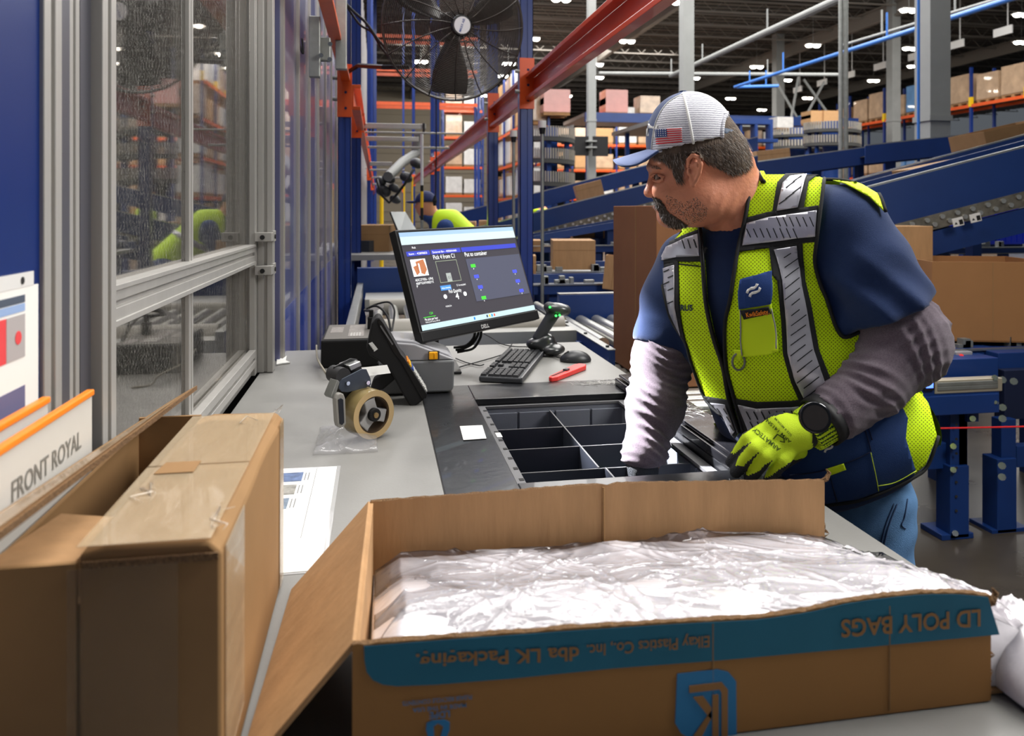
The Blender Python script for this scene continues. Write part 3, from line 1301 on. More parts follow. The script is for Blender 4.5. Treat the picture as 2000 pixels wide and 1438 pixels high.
b.build('flap_edge', KRAFTE, oc)
b = MB()
board(b, (-.305, 1.1, 1.1895), (-.305, .58, 1.2285), (-.27, .56, 1.2425), (-.27, 1.1, 1.2125), .0006)
b.build('tape_strip', TAPE, oc)
b = MB().bx(-.243, -.16, YF - .0045, YF - .0036, .975, 1.183)
b.build('tape_strip', mat('clear_tape_front', (150, 128, 100), .25, alpha=.16, coat=.6, bump=(20, .4)), oc)

# ---- signs with orange edges
def sign(x, y0, y1, z0, z1, lab, txt=None):
    s = thing('sign_holder', lab, 'sign', (x, (y0 + y1) / 2, z0))
    MB().bx(x - .002, x + .002, y0, y1, z0, z1).build('card', mat('card_white', (206, 204, 198), .45, coat=.3, var=.03, vs=6), s)
    MB().bx(x - .0045, x + .0045, y0, y1 + .002, z1 - .006, z1 + .001).build('orange_edge', mat('orange_plastic', (240, 130, 16), .35), s, bevel=.0015)
    if txt:
        text(s, 'printed_text', txt, (x + .002, .768, z1 - .056), (0, 1, 0), (0, 0, 1), .0195, mat('grey_ink', (120, 118, 112), .6), width=.166, bold=.01)
    return s


sign(-.331, .64, .968, 1.05, 1.258, 'white card sign reading FRONT ROYAL with an orange top edge', 'FRONT ROYAL')
sign(-.350, .60, .895, 1.05, 1.268, 'orange edged card behind the FRONT ROYAL sign')
b = MB().bx(-.341, -.340, .62, .95, 1.05, 1.255)
tag(b.build('plastic_sleeve', mat('clear_sleeve', (190, 190, 186), .15, alpha=.5, coat=.5)), 'clear plastic sleeve between the two orange edged signs', 'sleeve')
po = thing('poster', 'white printed notice hanging on the blue panel at far left', 'poster', (-.398, .8, 1.3))
X_ = -.366


def prect(name, a, c_, m, lift=0.0006):
    A, B = PX(*a, X_), PX(*c_, X_)
    MB().add([(X_ + lift, A.y, A.z), (X_ + lift, B.y, A.z), (X_ + lift, B.y, B.z), (X_ + lift, A.y, B.z)], [(0, 1, 2, 3)]).build(name, m, po)


MB().bx(X_ - .001, X_, .45, .917, 1.20, 1.388).build('sheet', WHITE, po)
MB().bx(X_ - .001, X_ + .0004, .45, .905, 1.388, 1.403).build('hanging_strip', WHITEP, po)
MB().cyl((X_ + .0001, .878, 1.395), (X_ + .001, .878, 1.395), .004, n=12).build('hole', BLACKM, po)
for (ya, yb, za, zb, m_) in ((.5, .884, 1.372, 1.380, mat('ink_dark', (70, 80, 96), .6)), (.5, .884, 1.363, 1.371, mat('ink_blue', (140, 165, 205), .6)),
                           (.5, .842, 1.315, 1.36, mat('ink_red', (214, 66, 70), .6)), (.843, .884, 1.315, 1.36, mat('ink_grey', (165, 160, 160), .6)),
                           (.5, .884, 1.26, 1.285, mat('ink_violet', (96, 96, 130), .6))):
    MB().bx(X_, X_ + .0005, ya, yb, za, zb).build('printed_block', m_, po)
MB().cyl((X_, .868, 1.337), (X_ + .001, .868, 1.337), .007, n=16).build('red_dot', mat('ink_red'
    , (214, 66, 70)), po)

# ---- laminated instruction sheet
sh = thing('instruction_sheet', 'laminated white instruction sheet lying on desk beside taped carton', 'sheet', (-.12, 1.3, .97))
MB().prism([(-.33, 1.535, .9705), (-.071, 1.527, .9705), (-.071, 1.085, .9705), (-.33, 1.085, .9705)], (0, 0, .0004)).build('laminate', mat('laminate_film', (215, 215, 215), .1, alpha=.5, coat=1), sh)
MB().prism([(-.33, 1.53, .9712), (-.078, 1.522, .9712), (-.078, 1.09, .9712), (-.33, 1.09, .9712)], (0, 0, .0003)).build('paper', WHITE, sh)
for i, y in enumerate((1.475, 1.41, 1.345)):
    MB().bx(-.24, -.138 - .006 * i, y - .024, y + .024, .9716, .972).build('photo_print', mat('photo_ink_%d' % i, [(86, 104, 140), (140, 138, 132), (110, 124, 140)][i], .5, var=.5, vs=60), sh)
    for k in range(2):
        MB().bx(-.134 + k * .006 - .006 * i, -.132 + k * .006 - .006 * i, y - .02, y + .02, .9716, .9719).build('caption', mat('ink_grey2', (130, 130, 130)), sh)
MB().bx(-.1155, -.1145, 1.2, 1.52, .9716, .9719).build('printed_rule', mat('ink_grey2', (130, 130, 130)), sh)

# paper scrap, crumbs
b = MB()
pts = [PZ(*a, .9712) for a in ((541, 700), (552, 703), (560, 697), (558, 706), (567, 710), (550, 712), (540, 714))]
b.prism(pts, (0, 0, .004))
tag(b.build('paper_scrap', WHITE), 'torn scrap of white paper by the foot of window post', 'scrap')
bw = film('bubble_sleeve', -.13, -.0, 1.60, 1.80, lambda U, V_: .975 + .018 * np.sin(np.pi * U) * np.sin(np.pi * V_), 40, 40, 3, .003, '', mat('clear_film', (200, 200, 204), .1, alpha=.28, coat=1))
tag(bw, 'clear strip of plastic film lying left of the tape dispenser', 'film')
# ================================================================ DESK EQUIPMENT
# monitor (pose solved from its four corners)
MC = Vector((.2772, 2.2968, 1.2735))
a_, b_, c_ = .7028, -.3333, -.0157
MM = (Matrix.Rotation(a_, 3, 'Z') @ Matrix.Rotation(b_, 3, 'X') @ Matrix.Rotation(c_, 3, 'Y'))
mx, my, mz = MM @ Vector((1, 0, 0)), MM @ Vector((0, 1, 0)), MM @ Vector((0, 0, 1))
mo = thing('monitor', 'black flat monitor tilted back showing the picking screen', 'monitor', (MC.x + .05, MC.y + .1, .97))
b = MB()
b.box(MC + my * .016, (.516, .028, .300), 0, MM)
b.build('housing', BLACK, mo, bevel=.003)
b = MB().box(MC - mz * .157 + my * .012, (.52, .03, .030), 0, MM)
b.build('chin', BLACK, mo, bevel=.003)
b = MB().box(MC + my * .05 - mz * .01, (.24, .04, .16), 0, MM)
b.build('rear_housing', BLACKM, mo, bevel=.01)
SCR = lambda n, c, e=.55: mat('screen_' + n, c, .12, emit=e, spec=.5)
b = MB().box(MC + my * .0, (.5, .001, .281), 0, MM)
scr = b.build('screen', SCR('dark', (66, 64, 70), .5), mo, label='lit screen of the picking program')
OTL = MC - mx * .25 + mz * .1405 - my * .0012


def sxy(u, v):
    return OTL + mx * (.5 * u) - mz * (.281 * v)


def srect(name, u0, v0, u1, v1, m, lift=.0004):
    b = MB()
    rect(b, sxy(u0, v1), mx, mz, .5 * (u1 - u0), .281 * (v1 - v0), 0, 0)
    for i in range(4):
        b.v[i] = tuple(Vector(b.v[i]) - my * lift)
    return b.build(name, m, scr)


def stext(s, u, v, h, m, width=None, bold=0):
    return text(scr, 'screen_text', s, sxy(u, v), mx, mz, h, m, width=width, bold=bold, lift=.0018)


LT = SCR('white', (235, 238, 240), .75)
srect('browser_tabs', 0, 0, 1, .045, SCR('pale_blue', (150, 178, 206), .5))
srect('address_bar', 0, .045, 1, .13, SCR('pale_grey', (186, 204, 208), .5))
srect('header_bar', .02, .2, .98, .25, SCR('blue', (62, 70, 170), .7))
srect('header_gap', .2, .195, .21, .255, SCR('dark', (62, 60, 66)), .0006)
srect('header_gap', .455, .195, .465, .255, SCR('dark', (62, 60, 66)), .0006)
srect('taskbar', 0, .945, 1, 1, SCR('pale_cyan', (176, 200, 208), .5))
srect('container_area', .48, .33, .99, .8, SCR('slate', (80, 82, 98), .5))
srect('picture_tile', .035, .285, .15, .46, LT)
b = MB()
for pts in (((.07, .31), (.135, .29), (.145, .40), (.12, .45), (.08, .42)), ((.045, .36), (.09, .34), (.10, .41), (.06, .45))):
    b.prism([sxy(*p) - my * .001 for p in pts], my * .0003)
b.build('product_picture', SCR('copper', (170, 110, 78), .6), scr)
srect('pipe_highlight', .085, .33, .095, .43, LT, .0014)
stext('Pick', .07, .175, .006, LT)
stext('Item - 4289803', .035, .238, .006, LT, .07)
stext('External Bin - 4050AHAR', .22, .238, .006, LT, .10)
stext('Pick 4 from C1', .215, .305, .013, LT, .088)
stext('Put to container', .48, .305, .013, LT, .10)
stext('ADCCF7056 - U'+'FHJ', .035, .51, .007, LT, .068)
stext('400FTGXPXRED*X', .035, .545, .007, LT, .068)
stext('P', .035, .575, .007, LT)
FR = SCR('frame_line', (150, 160, 140), .6)
for r in ((.225, .325, .40, .33), (.225, .55, .40, .555), (.225, .325, .228, .555), (.397, .325, .40, .555)):
    srect('pick_frame', *r, FR)
srect('pick_slot', .285, .46, .325, .55, SCR('grey', (150, 156, 154), .7))
stext('C1', .295, .52, .007, SCR('dark', (62, 60, 66)))
srect('button', .215, .585, .30, .635, SCR('light_blue', (72, 128, 200), .8))
stext('Adjust inventory', .22, .62, .005, LT, .037)
stext('C1 is occupied', .345, .61, .006, LT, .038)
stext('Pick Quantity', .27, .672, .010, LT, .052)
stext('4', .315, .745, .019, LT, bold=.01)
for u in (.235, .40):
    b = MB().cyl(sxy(u, .70) - my * .0007, sxy(u, .70) - my * .0003, .0065, n=16)
    b.build('round_button', LT, scr)
stext('4 EACH', .215, .81, .005, LT)
stext('124', .08, .855, .007, SCR('green', (70, 200, 60), .9))
srect('green_line', .03, .873, .125, .878, SCR('green', (70, 200, 60)))
stext('My picks per hour', .035, .91, .007, LT, .05)
stext('Previous picks: 89, Total lines, 3,085 units', .035, .932, .004, LT, .055)
for (u, v, g) in ((.51, .43, 1), (.515, .55, 0), (.525, .67, 0), (.53, .79, 1), (.88, .545, 0), (.885, .66, 0), (.895, .775, 0)):
    srect('container_tag', u, v - .035, u + .04, v, SCR('green', (70, 200, 60)) if g else SCR('royal', (70, 80, 230), .9), .0007)
    stext('#', u + .012, v + .022, .004, LT)
for i, c in enumerate(((20, 120, 200), (30, 60, 90), (230, 180, 60), (30, 140, 190), (220, 90, 70))):
    srect('taskbar_icon', .42 + (.09 + i * .022 if i else 0), .958, .432 + (.09 + i * .022 if i else 0), .985, SCR('icon%d' % i, c), .0007)
text(mo, 'maker_name', 'DELL', MC - mz * .166 - mx * .02 - my * .0032, mx, mz, .011, mat('silver_ink', (190, 190, 190), .4), bold=.015)
b = MB()
b.cyl(MC + my * .06 - mz * .05, Vector((.17, 2.40, 1.10)), .016).cyl((.17, 2.40, 1.10), (.17, 2.40, .975), .018)
b.build('stand_neck', BLACK, mo, smooth=True)
MB().prism([(.07, 2.31, .971), (.25, 2.31, .971), (.25, 2.5, .971), (.07, 2.5, .971)], (0, 0, .008)).build('stand_base', BLACK, mo, bevel=.003)

# label printer
pr = thing('label_printer', 'grey label printer with yellow latch standing below the monitor', 'printer', (.1, 2.17, .97))
prof = [(x + .012, z) for x, z in [(-.010, 1.062), (-.010, 1.09), (.008, 1.112), (.03, 1.118), (.085, 1.112), (.178, 1.074), (.192, 1.062)]]
b = MB()
for ya, yb, dz in ((2.075, 2.09, -.006), (2.09, 2.235, 0), (2.235, 2.25, -.006)):
    b.prism([(x, ya, z + dz * (z > 1.07)) for x, z in prof], (0, yb - ya, 0))
b.build('lid', GREY, pr, bevel=.004)
b = MB().prism([(.002, 2.07, 1.061), (.204, 2.07, 1.061), (.202, 2.07, .985), (.194, 2.07, .976), (.006, 2.07, .976)], (0, .182, 0))
b.build('lower_body', GUN if False else mat('printer_grey', (104, 106, 108), .5), pr, bevel=.005)
MB().bx(.0, .175, 2.08, 2.24, .9702, .977).build('base', BLACK, pr)
sl = Vector((.178 - .085, 0, 1.074 - 1.112)).normalized()
b = MB()
n_ = Vector((-sl.z, 0, sl.x))
O = Vector((.105, 2.11, 1.1045)) + n_ * .001
b.prism([O, O + sl * .06, O + sl * .06 + Vector((0, .07, 0)), O + Vector((0, .07, 0))], n_ * .0012)
b.build('display', mat('lcd_window', (170, 178, 182), .15), pr)
O = Vector((.088, 2.108, 1.1115)) + n_ * .001
MB().prism([O, O + sl * .012, O + sl * .012 + Vector((0, .014, 0)), O + Vector((0, .014, 0))], n_ * .001).build('code_mark', mat('ink_dark', (70, 80, 96)), pr)
MB().prism([(.0, 2.12, 1.1195), (.072, 2.12, 1.1145), (.072, 2.22, 1.1145), (.0, 2.22, 1.1195)], (0, 0, .0006)).build('instruction_label', mat('printed_label', (140, 138, 134), .35, var=.3, vs=60), pr)
bq = MB().bx(.135, .158, 2.062, 2.0705, 1.066, 1.086)
bq.bx(.148, .152, 2.060, 2.064, 1.068, 1.084)
bq.build('latch', YEL, pr, bevel=.002)
MB().bx(.133, .163, 2.0685, 2.0695, 1.064, 1.088).build('latch_recess', GUN, pr)

# power supply box
up = thing('power_box', 'black power box with labelled top left of the label printer', 'power supply', (-.08, 2.62, .97))
b = MB().prism([(-.178, 2.47, .972), (-.174, 2.475, 1.058), (-.166, 2.79, 1.06), (-.17, 2.8, .972)], (.0, 0, 0))
b = MB().bx(-.176, .02, 2.47, 2.79, .9705, 1.058)
b.build('case', BLACKM, up, bevel=.006)
MB().bx(-.168, .012, 2.48, 2.78, 1.058, 1.060).build('top_plate', mat('taupe_plate', (92, 88, 82), .6), up, bevel=.001)
for (x0, x1, y0, y1) in ((-.155, -.115, 2.6, 2.72), (-.095, -.045, 2.52, 2.76), (-.03, -.0, 2.5, 2.58)):
    MB().bx(x0, x1, y0, y1, 1.060, 1.0606).build('rating_label', mat('label_taupe', (128, 122, 116), .5, var=.4, vs=90), up)
b = MB()
for i in range(12):
    b.bx(-.088 + (i % 4) * .009, -.082 + (i % 4) * .009, 2.53 + (i // 4) * .022, 2.545 + (i // 4) * .022, 1.0606, 1.0609)
b.build('label_print', mat('ink_pale', (190, 188, 184), .6), up)
MB().bx(-.035, -.01, 2.66, 2.69, 1.06, 1.10).bx(-.03, -.015, 2.665, 2.685, 1.10, 1.125).build('plug', BLACKM, up, bevel=.003)
tl = MB().prism([P(712, 607, 2.9), P(748, 590, 2.9), P(750, 600, 2.9), P(714, 617, 2.9)], (0, .001, 0))
tl.build('cable_tag', mat('tag_white', (190, 186, 182), .6), up)


def cable(lab, pts, r, m=BLACKM, name='cable'):
    b = MB()
    b.tube(smooth_poly([tuple(p) for p in pts], False, 6), r, 8)
    return tag(b.build(name, m, None, smooth=180), lab, 'cable')


PT = [(-.022, 2.675, 1.12), P(712, 606, 2.75), P(735, 598, 2.75), P(755, 615, 2.7), P(762, 640, 2.65), P(764, 670, 2.6), (.0, 2.44, .985)]
cable('black cable looping from the power box plug down behind the printer', PT, .004)
PT = [(-.022, 2.69, 1.11), P(722, 600, 2.8), P(757, 590, 2.8), P(770, 605, 2.75), P(768, 632, 2.7), P(763, 655, 2.6), (.01, 2.46, .98)]
cable('black cable arching highest over the power box', PT, .0035)
PT = [P(618, 675, 2.5), P(620, 700, 2.4), P(632, 722, 2.25), PZ(645, 738, .975), PZ(672, 742, .975)]
cable('beige cable running down beside the power box to the dispenser', PT, .003, mat('beige_cable', (150, 144, 130), .6))
for lab, q in (('thick black cable hanging from monitor towards the desk', [(935, 640), (933, 655), (922, 672), (905, 681), (890, 684)]),
               ('second thick black cable looping under the monitor', [(928, 645), (925, 660), (912, 674), (896, 678), (886, 679)]),
               ('third thick black cable under the monitor, nearest the printer', [(940, 642), (938, 660), (925, 680), (905, 686), (893, 688)])):
    cable(lab, [P(x, y, 2.42) for x, y in q], .0042)
cable('thin black cable from under monitor to the scanner cradle', [PZ(x, y, .976) for x, y in ((945, 652), (960, 660), (980, 672), (1005, 677), (1030, 678), (1045, 684))], .002)
cable('thin keyboard cable curling on desk left of keyboard', [PZ(x, y, .975) for x, y in ((1000, 672), (985, 690), (965, 698), (930, 708), (895, 718), (890, 722))], .002)
cable('thin cable running between printer and the keyboard', [PZ(x, y, .975) for x, y in ((890, 700), (910, 708), (935, 714), (945, 712))], .0018)
cable('thin black mouse cable crossing the desk behind the keyboard', [PZ(x, y, .976) for x, y in ((1096, 700), (1078, 694), (1066, 680), (1052, 676), (1035, 677))], .0018)

# keyboard
kb = thing('keyboard', 'black computer keyboard on the desk beside the red cutter', 'keyboard', (.44, 2.45, .97))
K0, K1, K2 = PZ(935, 746, .972), PZ(1021, 751, .972), PZ(1068, 690, .972)
ku = (K1 - K0)
kv = (K2 - K1)
ku, kv = ku.normalized(), kv.normalized()
ku = (ku - kv * ku.dot(kv) * .5).normalized()
KW, KL = .128, .44
b = MB()
b.prism([K0, K0 + ku * KW, K0 + ku * KW + kv * KL, K0 + kv * KL], (0, 0, .016))
b.build('case', GUN, kb, bevel=.004)
b = MB().prism([K0 + ku * (KW - .004) + Vector((0, 0, .0165)), K0 + ku * KW + Vector((0, 0, .0165)), K0 + ku * KW + kv * KL + Vector((0, 0, .0165)), K0 + ku * (KW - .004) + kv * KL + Vector((0, 0, .0165))], (0, 0, .0012))
b.build('front_trim', mat('grey_trim', (120, 120, 122), .4), kb)
KEYM = mat('key_black', (40, 41, 44), .45)
kproto = None
cols, rows = 21, 6
for i in range(cols):
    for j in range(rows):
        if i in (5, 9) or (i in (6, 7, 8) and j in (2,)):
            continue
        if 5 < i < 9 and j in (1,) and i != 7:
            continue
        p = K0 + kv * (.014 + i * .0198) + ku * (.012 + j * .0182 + (.004 if j else 0)) + Vector((0, 0, .016))
        if kproto is None:
            b = MB()
            a, h = .0086, .007
            t = .0068
            V = [ku * x * a + kv * y * a for x, y in ((-1, -1), (1, -1), (1, 1), (-1, 1))] + [ku * x * t + kv * y * t + Vector((0, 0, h)) for x, y in ((-1, -1), (1, -1), (1, 1), (-1, 1))]
            b.add([p + v for v in V], [(3, 2, 1, 0), (4, 5, 6, 7), (0, 1, 5, 4), (1, 2, 6, 5), (2, 3, 7, 6), (3, 0, 4, 7)])
            kproto = b.build('key', KEYM, kb)
            kp0 = p
        else:
            o = kproto.copy()
            C.objects.link(o)
            o.parent = kb
            o.location = p - kp0

# mouse
ms = PZ(1124, 706, .97)
mm_ = sdf_obj('shell', lambda p: smax(ell(p, (ms.x, ms.y, .972), (.052, .036, .034)), -(p[:, 2] - .9712), .002) - .0,
              (ms.x - .08, ms.y - .08, .965), (ms.x + .08, ms.y + .08, 1.02), .003, mat('mouse_black', (36, 38, 42), .38))
mt = thing('mouse', 'black computer mouse on the desk right of the keyboard', 'mouse', (ms.x, ms.y, .97))
mm_.parent = mt
mm_.location = (-ms.x, -ms.y, -.97)
MB().cyl((ms.x - .036, ms.y, .994), (ms.x - .022, ms.y, 1.002), .0045, n=12).build('wheel', BLACKM, mt)

# scanner on cradle
bs = thing('barcode_scanner', 'charcoal barcode scanner gun with green lights standing in its cradle', 'scanner', tuple(PZ(1066, 688, .97)))
T_ = 2.62
sdf_obj('cradle', lambda p: smax(smin(smin(ell(p, P(1078, 682, T_), (.045, .05, .02)), ell(p, P(1048, 672, T_), (.036, .03, .022)), .02),
                                 ell(p, P(1068, 664, T_), (.028, .025, .022)), .02), .9705 - p[:, 2], .003),
        tuple(P(1020, 700, T_) - Vector((.02, .07, .02))), tuple(P(1110, 640, T_) + Vector((.02, .07, .02))), .0035, mat('cradle_black', (38, 40, 42), .3, coat=.3), bs)
sdf_obj('grip', lambda p: smin(cap(p, *[tuple(P(*a)) for a in ((1051, 660, T_), (1082, 612, T_))], .019, .022),
                               cap(p, *[tuple(P(*a)) for a in ((1072, 600, T_), (1104, 606, T_))], .018, .019), .012),
        tuple(P(1030, 690, T_) - Vector((.0, .05, .0))), tuple(P(1125, 580, T_) + Vector((.02, .05, .0))), .0035, GUN, bs)
sdf_obj('head', lambda p: smax(ell(p, P(1089, 604, T_), (.046, .03, .022), -.12), -ell(p, P(1116, 607, T_), (.012, .022, .014)), .003),
        tuple(P(1050, 630, T_) - Vector((.0, .05, .0))), tuple(P(1125, 580, T_) + Vector((.02, .05, .0))), .0035, mat('scanner_dark', (50, 54, 54), .28, coat=.3), bs)
LED = mat('green_led', (60, 240, 90), emit=2.5)
for (x, y) in ((1074, 600), (1086, 617), (1093, 616)):
    MB().cyl(P(x, y, T_ - .038), P(x, y, T_ - .026), .004, n=10).build('light', LED, bs)

# red cutter
rc = thing('box_cutter', 'red plastic box cutter lying on the desk by the keyboard', 'cutter', tuple(PZ(1105, 732, .97)))
A, B = PZ(1074, 746, .971), PZ(1138, 719, .971)
d = (B - A).normalized()
n_ = Vector((-d.y, d.x, 0))
L = (B - A).length
b = MB().prism([A + d * x + n_ * y for x, y in ((0, -.006), (.02, -.016), (L * .5, -.019), (L * .9, -.022), (L, -.012), (L, .012), (L * .9, .02), (L * .5, .015), (.02, .010), (0, .004))], (0, 0, .014))
b.build('handle', mat('cutter_red', (214, 52, 48), .35), rc, bevel=.003)
b = MB().prism([A + d * (.012 + x) + n_ * y + Vector((0, 0, .0142)) for x, y in ((0, -.003), (L * .45, -.003), (L * .45, .003), (0, .003))], (0, 0, .0006))
b.build('slot', BLACKM, rc)
b = MB().box(A + d * L * .48 + Vector((0, 0, .016)), (.02, .014, .006), 0, Matrix.Rotation(math.atan2(d.y, d.x), 3, 'Z'))
b.build('slider', GUN, rc, bevel=.001)

# rugged handheld computer leaning
hc = thing('handheld_computer', 'rugged black handheld computer leaning against the printer, tagged WS14', 'handheld computer', (.07, 1.98, .97))
NF = Vector((0, -1, 0))
YH = 1.965


def hp(x, y, Y=YH):
    return PY(x, y, Y)


def hslab(name, poly, m, y0, y1, bev=.003, lab=None):
    b = MB().prism([PY(x, y, YH) + Vector((0, y0 - YH, 0)) for x, y in poly], (0, y1 - y0, 0))
    return b.build(name, m, hc, bevel=bev, label=lab)


hslab('body', [(726, 632), (735, 621), (742, 620), (752, 636), (780, 695), (788, 700), (833, 772), (826, 783), (806, 798), (800, 793), (783, 765), (764, 728), (740, 706), (722, 695), (716, 680)], BLACKM, YH, YH + .085, .005)
hslab('bezel', [(741, 622), (748, 630), (783, 692), (790, 700), (834, 770), (832, 778), (824, 779), (783, 706), (770, 690), (738, 630)], BLACK, YH - .002, YH + .087, .001)
hslab('screen_edge', [(744, 635), (768, 672), (766, 674), (742, 637)], mat('grey_stripe', (110, 110, 112), .4), YH - .003, YH + .08, 0)
b = MB()
hslab('grip', [(762, 728), (776, 742), (748, 766), (735, 768), (722, 770), (730, 745)], BLACKM, YH + .02, YH + .06, .006)
dd = (hp(834, 770) - hp(790, 700)).normalized()
nn = Vector((-dd.z, 0, dd.x))
if nn.x < 0:
    nn = -nn
cols_ = [(230, 140, 40), (240, 190, 40), (60, 90, 170), (205, 205, 200), (205, 205, 200), (205, 205, 200), (205, 205, 200), (205, 205, 200), (205, 205, 200)]
for i, c in enumerate(cols_):
    for k in range(4):
        p = hp(791, 703) + dd * (.008 + i * .0108) + nn * .0018 + Vector((0, .008 + k * .019, 0))
        MB().prism([p, p + dd * .0072, p + dd * .0072 + Vector((0, .013, 0)), p + Vector((0, .013, 0))], nn * .003).build('key', mat('key_%d_%d_%d' % c, c, .5), hc)
b = MB()
text_o = Vector(hp(735, 688)) + Vector((0, -.0012, 0))
lp = [hp(x, y) + Vector((0, -.0006, 0)) for x, y in ((720, 671), (727, 668), (738, 682), (731, 687))]
MB().prism(lp, (0, .0006, 0)).build('label', WHITE, hc)
uu = (lp[3] - lp[0])
text(hc, 'printed_text', 'WS14', lp[1] - Vector((0, .0008, 0)) + (lp[0] - lp[1]) * .85, (lp[2] - lp[1]), Vector((0, -1, 0)).cross((lp[2] - lp[1]).normalized()) * -1, .006, BLACKM, width=uu.length * .85, lift=0)

# tape dispenser
td = thing('tape_dispenser', 'tape gun dispenser with a roll of clear packing tape lying on desk', 'tape dispenser', (-.02, 1.72, .97))
ax = Vector((.57, -.82, 0)).normalized()     # towards the viewer's right
RC = Vector((-.008, 1.690, 1.024))           # centre of the roll's near face
TAPER = mat('tape_roll_side', (206, 178, 128), .5)
TAPEO = mat('tape_roll_outer', (150, 132, 88), .22, coat=.5, var=.1, vs=30)
MB().lathe(RC - ax * .048, ax, [(0, .040), (0, .0525), (.048, .0525), (.048, .040)], 48, closed=True).build('tape_roll', TAPEO, td, smooth=30)
MB().lathe(RC - ax * .048, ax, [(.0485, .0395), (.0485, .0522), (.0478, .0522), (.0478, .0395)], 48, closed=True).build('roll_edge', TAPER, td, smooth=30)
MB().lathe(RC - ax * .048, ax, [(.001, .0375), (.001, .0395), (.047, .0395), (.047, .0375)], 40, closed=True).build('roll_core', mat('card_core', (84, 66, 46), .8), td, smooth=30)
w_ = ax.cross(Vector((0, 0, 1))).normalized()
pts = []
for k in range(3):
    a0 = math.radians(75 + 120 * k)
    for da, rr in ((-60, .017), (-42, .021), (-26, .031), (-24, .0385), (24, .0385), (26, .031), (42, .021)):
        a = a0 + math.radians(da)
        pts.append(RC + (w_ * math.cos(a) + Vector((0, 0, 1)) * math.sin(a)) * rr - ax * .004)
MB().prism(pts, -ax * .028).build('hub', mat('hub_grey', (176, 176, 174), .4), td, bevel=.003)
MB().cyl(RC - ax * .006, RC + ax * .006, .0145, n=20).build('tension_knob', BLACKM, td, bevel=.002)
MB().cyl(RC + ax * .004, RC + ax * .009, .006, n=14).build('axle_nut', mat('brass', (190, 160, 110), .35, .8), td)
PP = RC - ax * .052


def dp(x, y, off=0):
    return PN(x, y, PP, ax) + ax * off


def dslab(name, poly, m, o0, o1, bev=.0015):
    return MB().prism([dp(x, y, o0) for x, y in poly], ax * (o1 - o0)).build(name, m, td, bevel=bev)


dslab('frame_plate', [(646, 742), (652, 716), (684, 700), (698, 702), (712, 730), (722, 752), (730, 775), (726, 800), (716, 816), (660, 812), (655, 800), (652, 770)], mat('frame_black', (34, 34, 36), .4), -.002, .001)
dslab('guard_plate', [(650, 745), (656, 737), (694, 718), (704, 718), (712, 736), (713, 748), (704, 754), (668, 763), (656, 762), (650, 755)], mat('slate_steel', (70, 78, 90), .35, .3), .02, .024, .001)
for (x, y) in ((666, 745), (705, 744)):
    MB().cyl(dp(x, y, .024), dp(x, y, .029), .0045, n=12).build('screw', CHROME, td)
MB().cyl(dp(660, 732, -.02), dp(660, 732, .022), .018, n=20).build('roller', mat('rubber_roller', (46, 46, 48), .6), td, smooth=True)
dslab('blade_holder', [(671, 712), (694, 703), (697, 712), (676, 722)], STEEL, -.02, .02)
dslab('rubber_handle', [(636, 772), (639, 764), (646, 761), (652, 764), (655, 772), (657, 820), (653, 827), (646, 829), (641, 826), (639, 818)], mat('handle_grey', (150, 148, 142), .5), .024, .040, .003)
dslab('handle_inlay', [(640, 774), (645, 771), (650, 774), (652, 818), (648, 823), (643, 820)], mat('inlay_dark', (28, 32, 42), .5), .040, .042)
dslab('tongue', [(632, 770), (645, 738), (649, 742), (643, 762), (636, 775)], GALV, .0, .03)
b = MB().prism([P(702, 719, 1.72), P(756, 713, 1.80), P(763, 729, 1.80), P(709, 736, 1.72)], (0, .001, 0))
b.build('paper_band', WHITE, td)
b = MB().prism([P(727, 719, 1.757), P(742, 717, 1.779), P(746, 726, 1.779), P(731, 728, 1.757)], (0, -.0008, 0))
b.build('blue_print', mat('ink_royal', (40, 66, 140), .5), td)
b = MB().prism([P(704, 723, 1.721), P(711, 722, 1.731), P(715, 730, 1.731), P(708, 731, 1.721)], (0, -.0008, 0))
b.build('yellow_print', mat('ink_yellow', (220, 210, 40), .5), td)
pA, pB, pC = P(729, 728, 1.750), P(745, 726, 1.772), P(741, 716.5, 1.772)
text(td, 'printed_text', 'UNS', pA, pB - pA, pC - pB, .010, WHITE, width=.016, lift=.0012)

# ================================================================ FAN
fn_t = 3.95
FC = P(884, 52, fn_t)
fa = (-FV * .86 + RV * .36 - UV_ * .16).normalized()
fan = thing('industrial_fan', 'large black caged industrial fan bracketed to the rack upright', 'fan', (-.17, 4.4, 2.1))
fu = fa.orthogonal().normalized()
fw = fa.cross(fu)
RF = .375
WIRE = mat('fan_wire', (62, 56, 52), .3, .5)


def fpnt(r, a, h):
    return FC + (fu * math.cos(a) + fw * math.sin(a)) * r + fa * h


hz = lambda r: .11 * (1 - (r / RF) ** 2.2) + .03
b = MB()
for i in range(40):
    r = .06 + (RF - .06) * i / 39
    b.tube([fpnt(r, 2 * math.pi * j / 56, hz(r)) for j in range(56)], .0023 if i < 39 else .007, 4, closed=True)
b.build('front_guard', WIRE, fan, smooth=180)
b = MB()
for i in range(26):
    r = .10 + (RF - .10) * i / 25
    b.tube([fpnt(r, 2 * math.pi * j / 48, -.02 - .12 * (1 - (r / RF) ** 2)) for j in range(48)], .0015, 4, closed=True)
b.build('rear_guard', WIRE, fan, smooth=180)
b = MB()
for k in range(16):
    a = 2 * math.pi * k / 16 + .2
    b.tube([fpnt(r, a + .25 * (r / RF), hz(r) + .003) for r in np.linspace(.05, RF, 10)], .0032, 5)
b.build('guard_spokes', WIRE, fan, smooth=180)
MB().cyl(fpnt(0, 0, hz(0) - .01), fpnt(0, 0, hz(0) + .012), .052, n=32).build('hub_cap', BLACK, fan, bevel=.004)
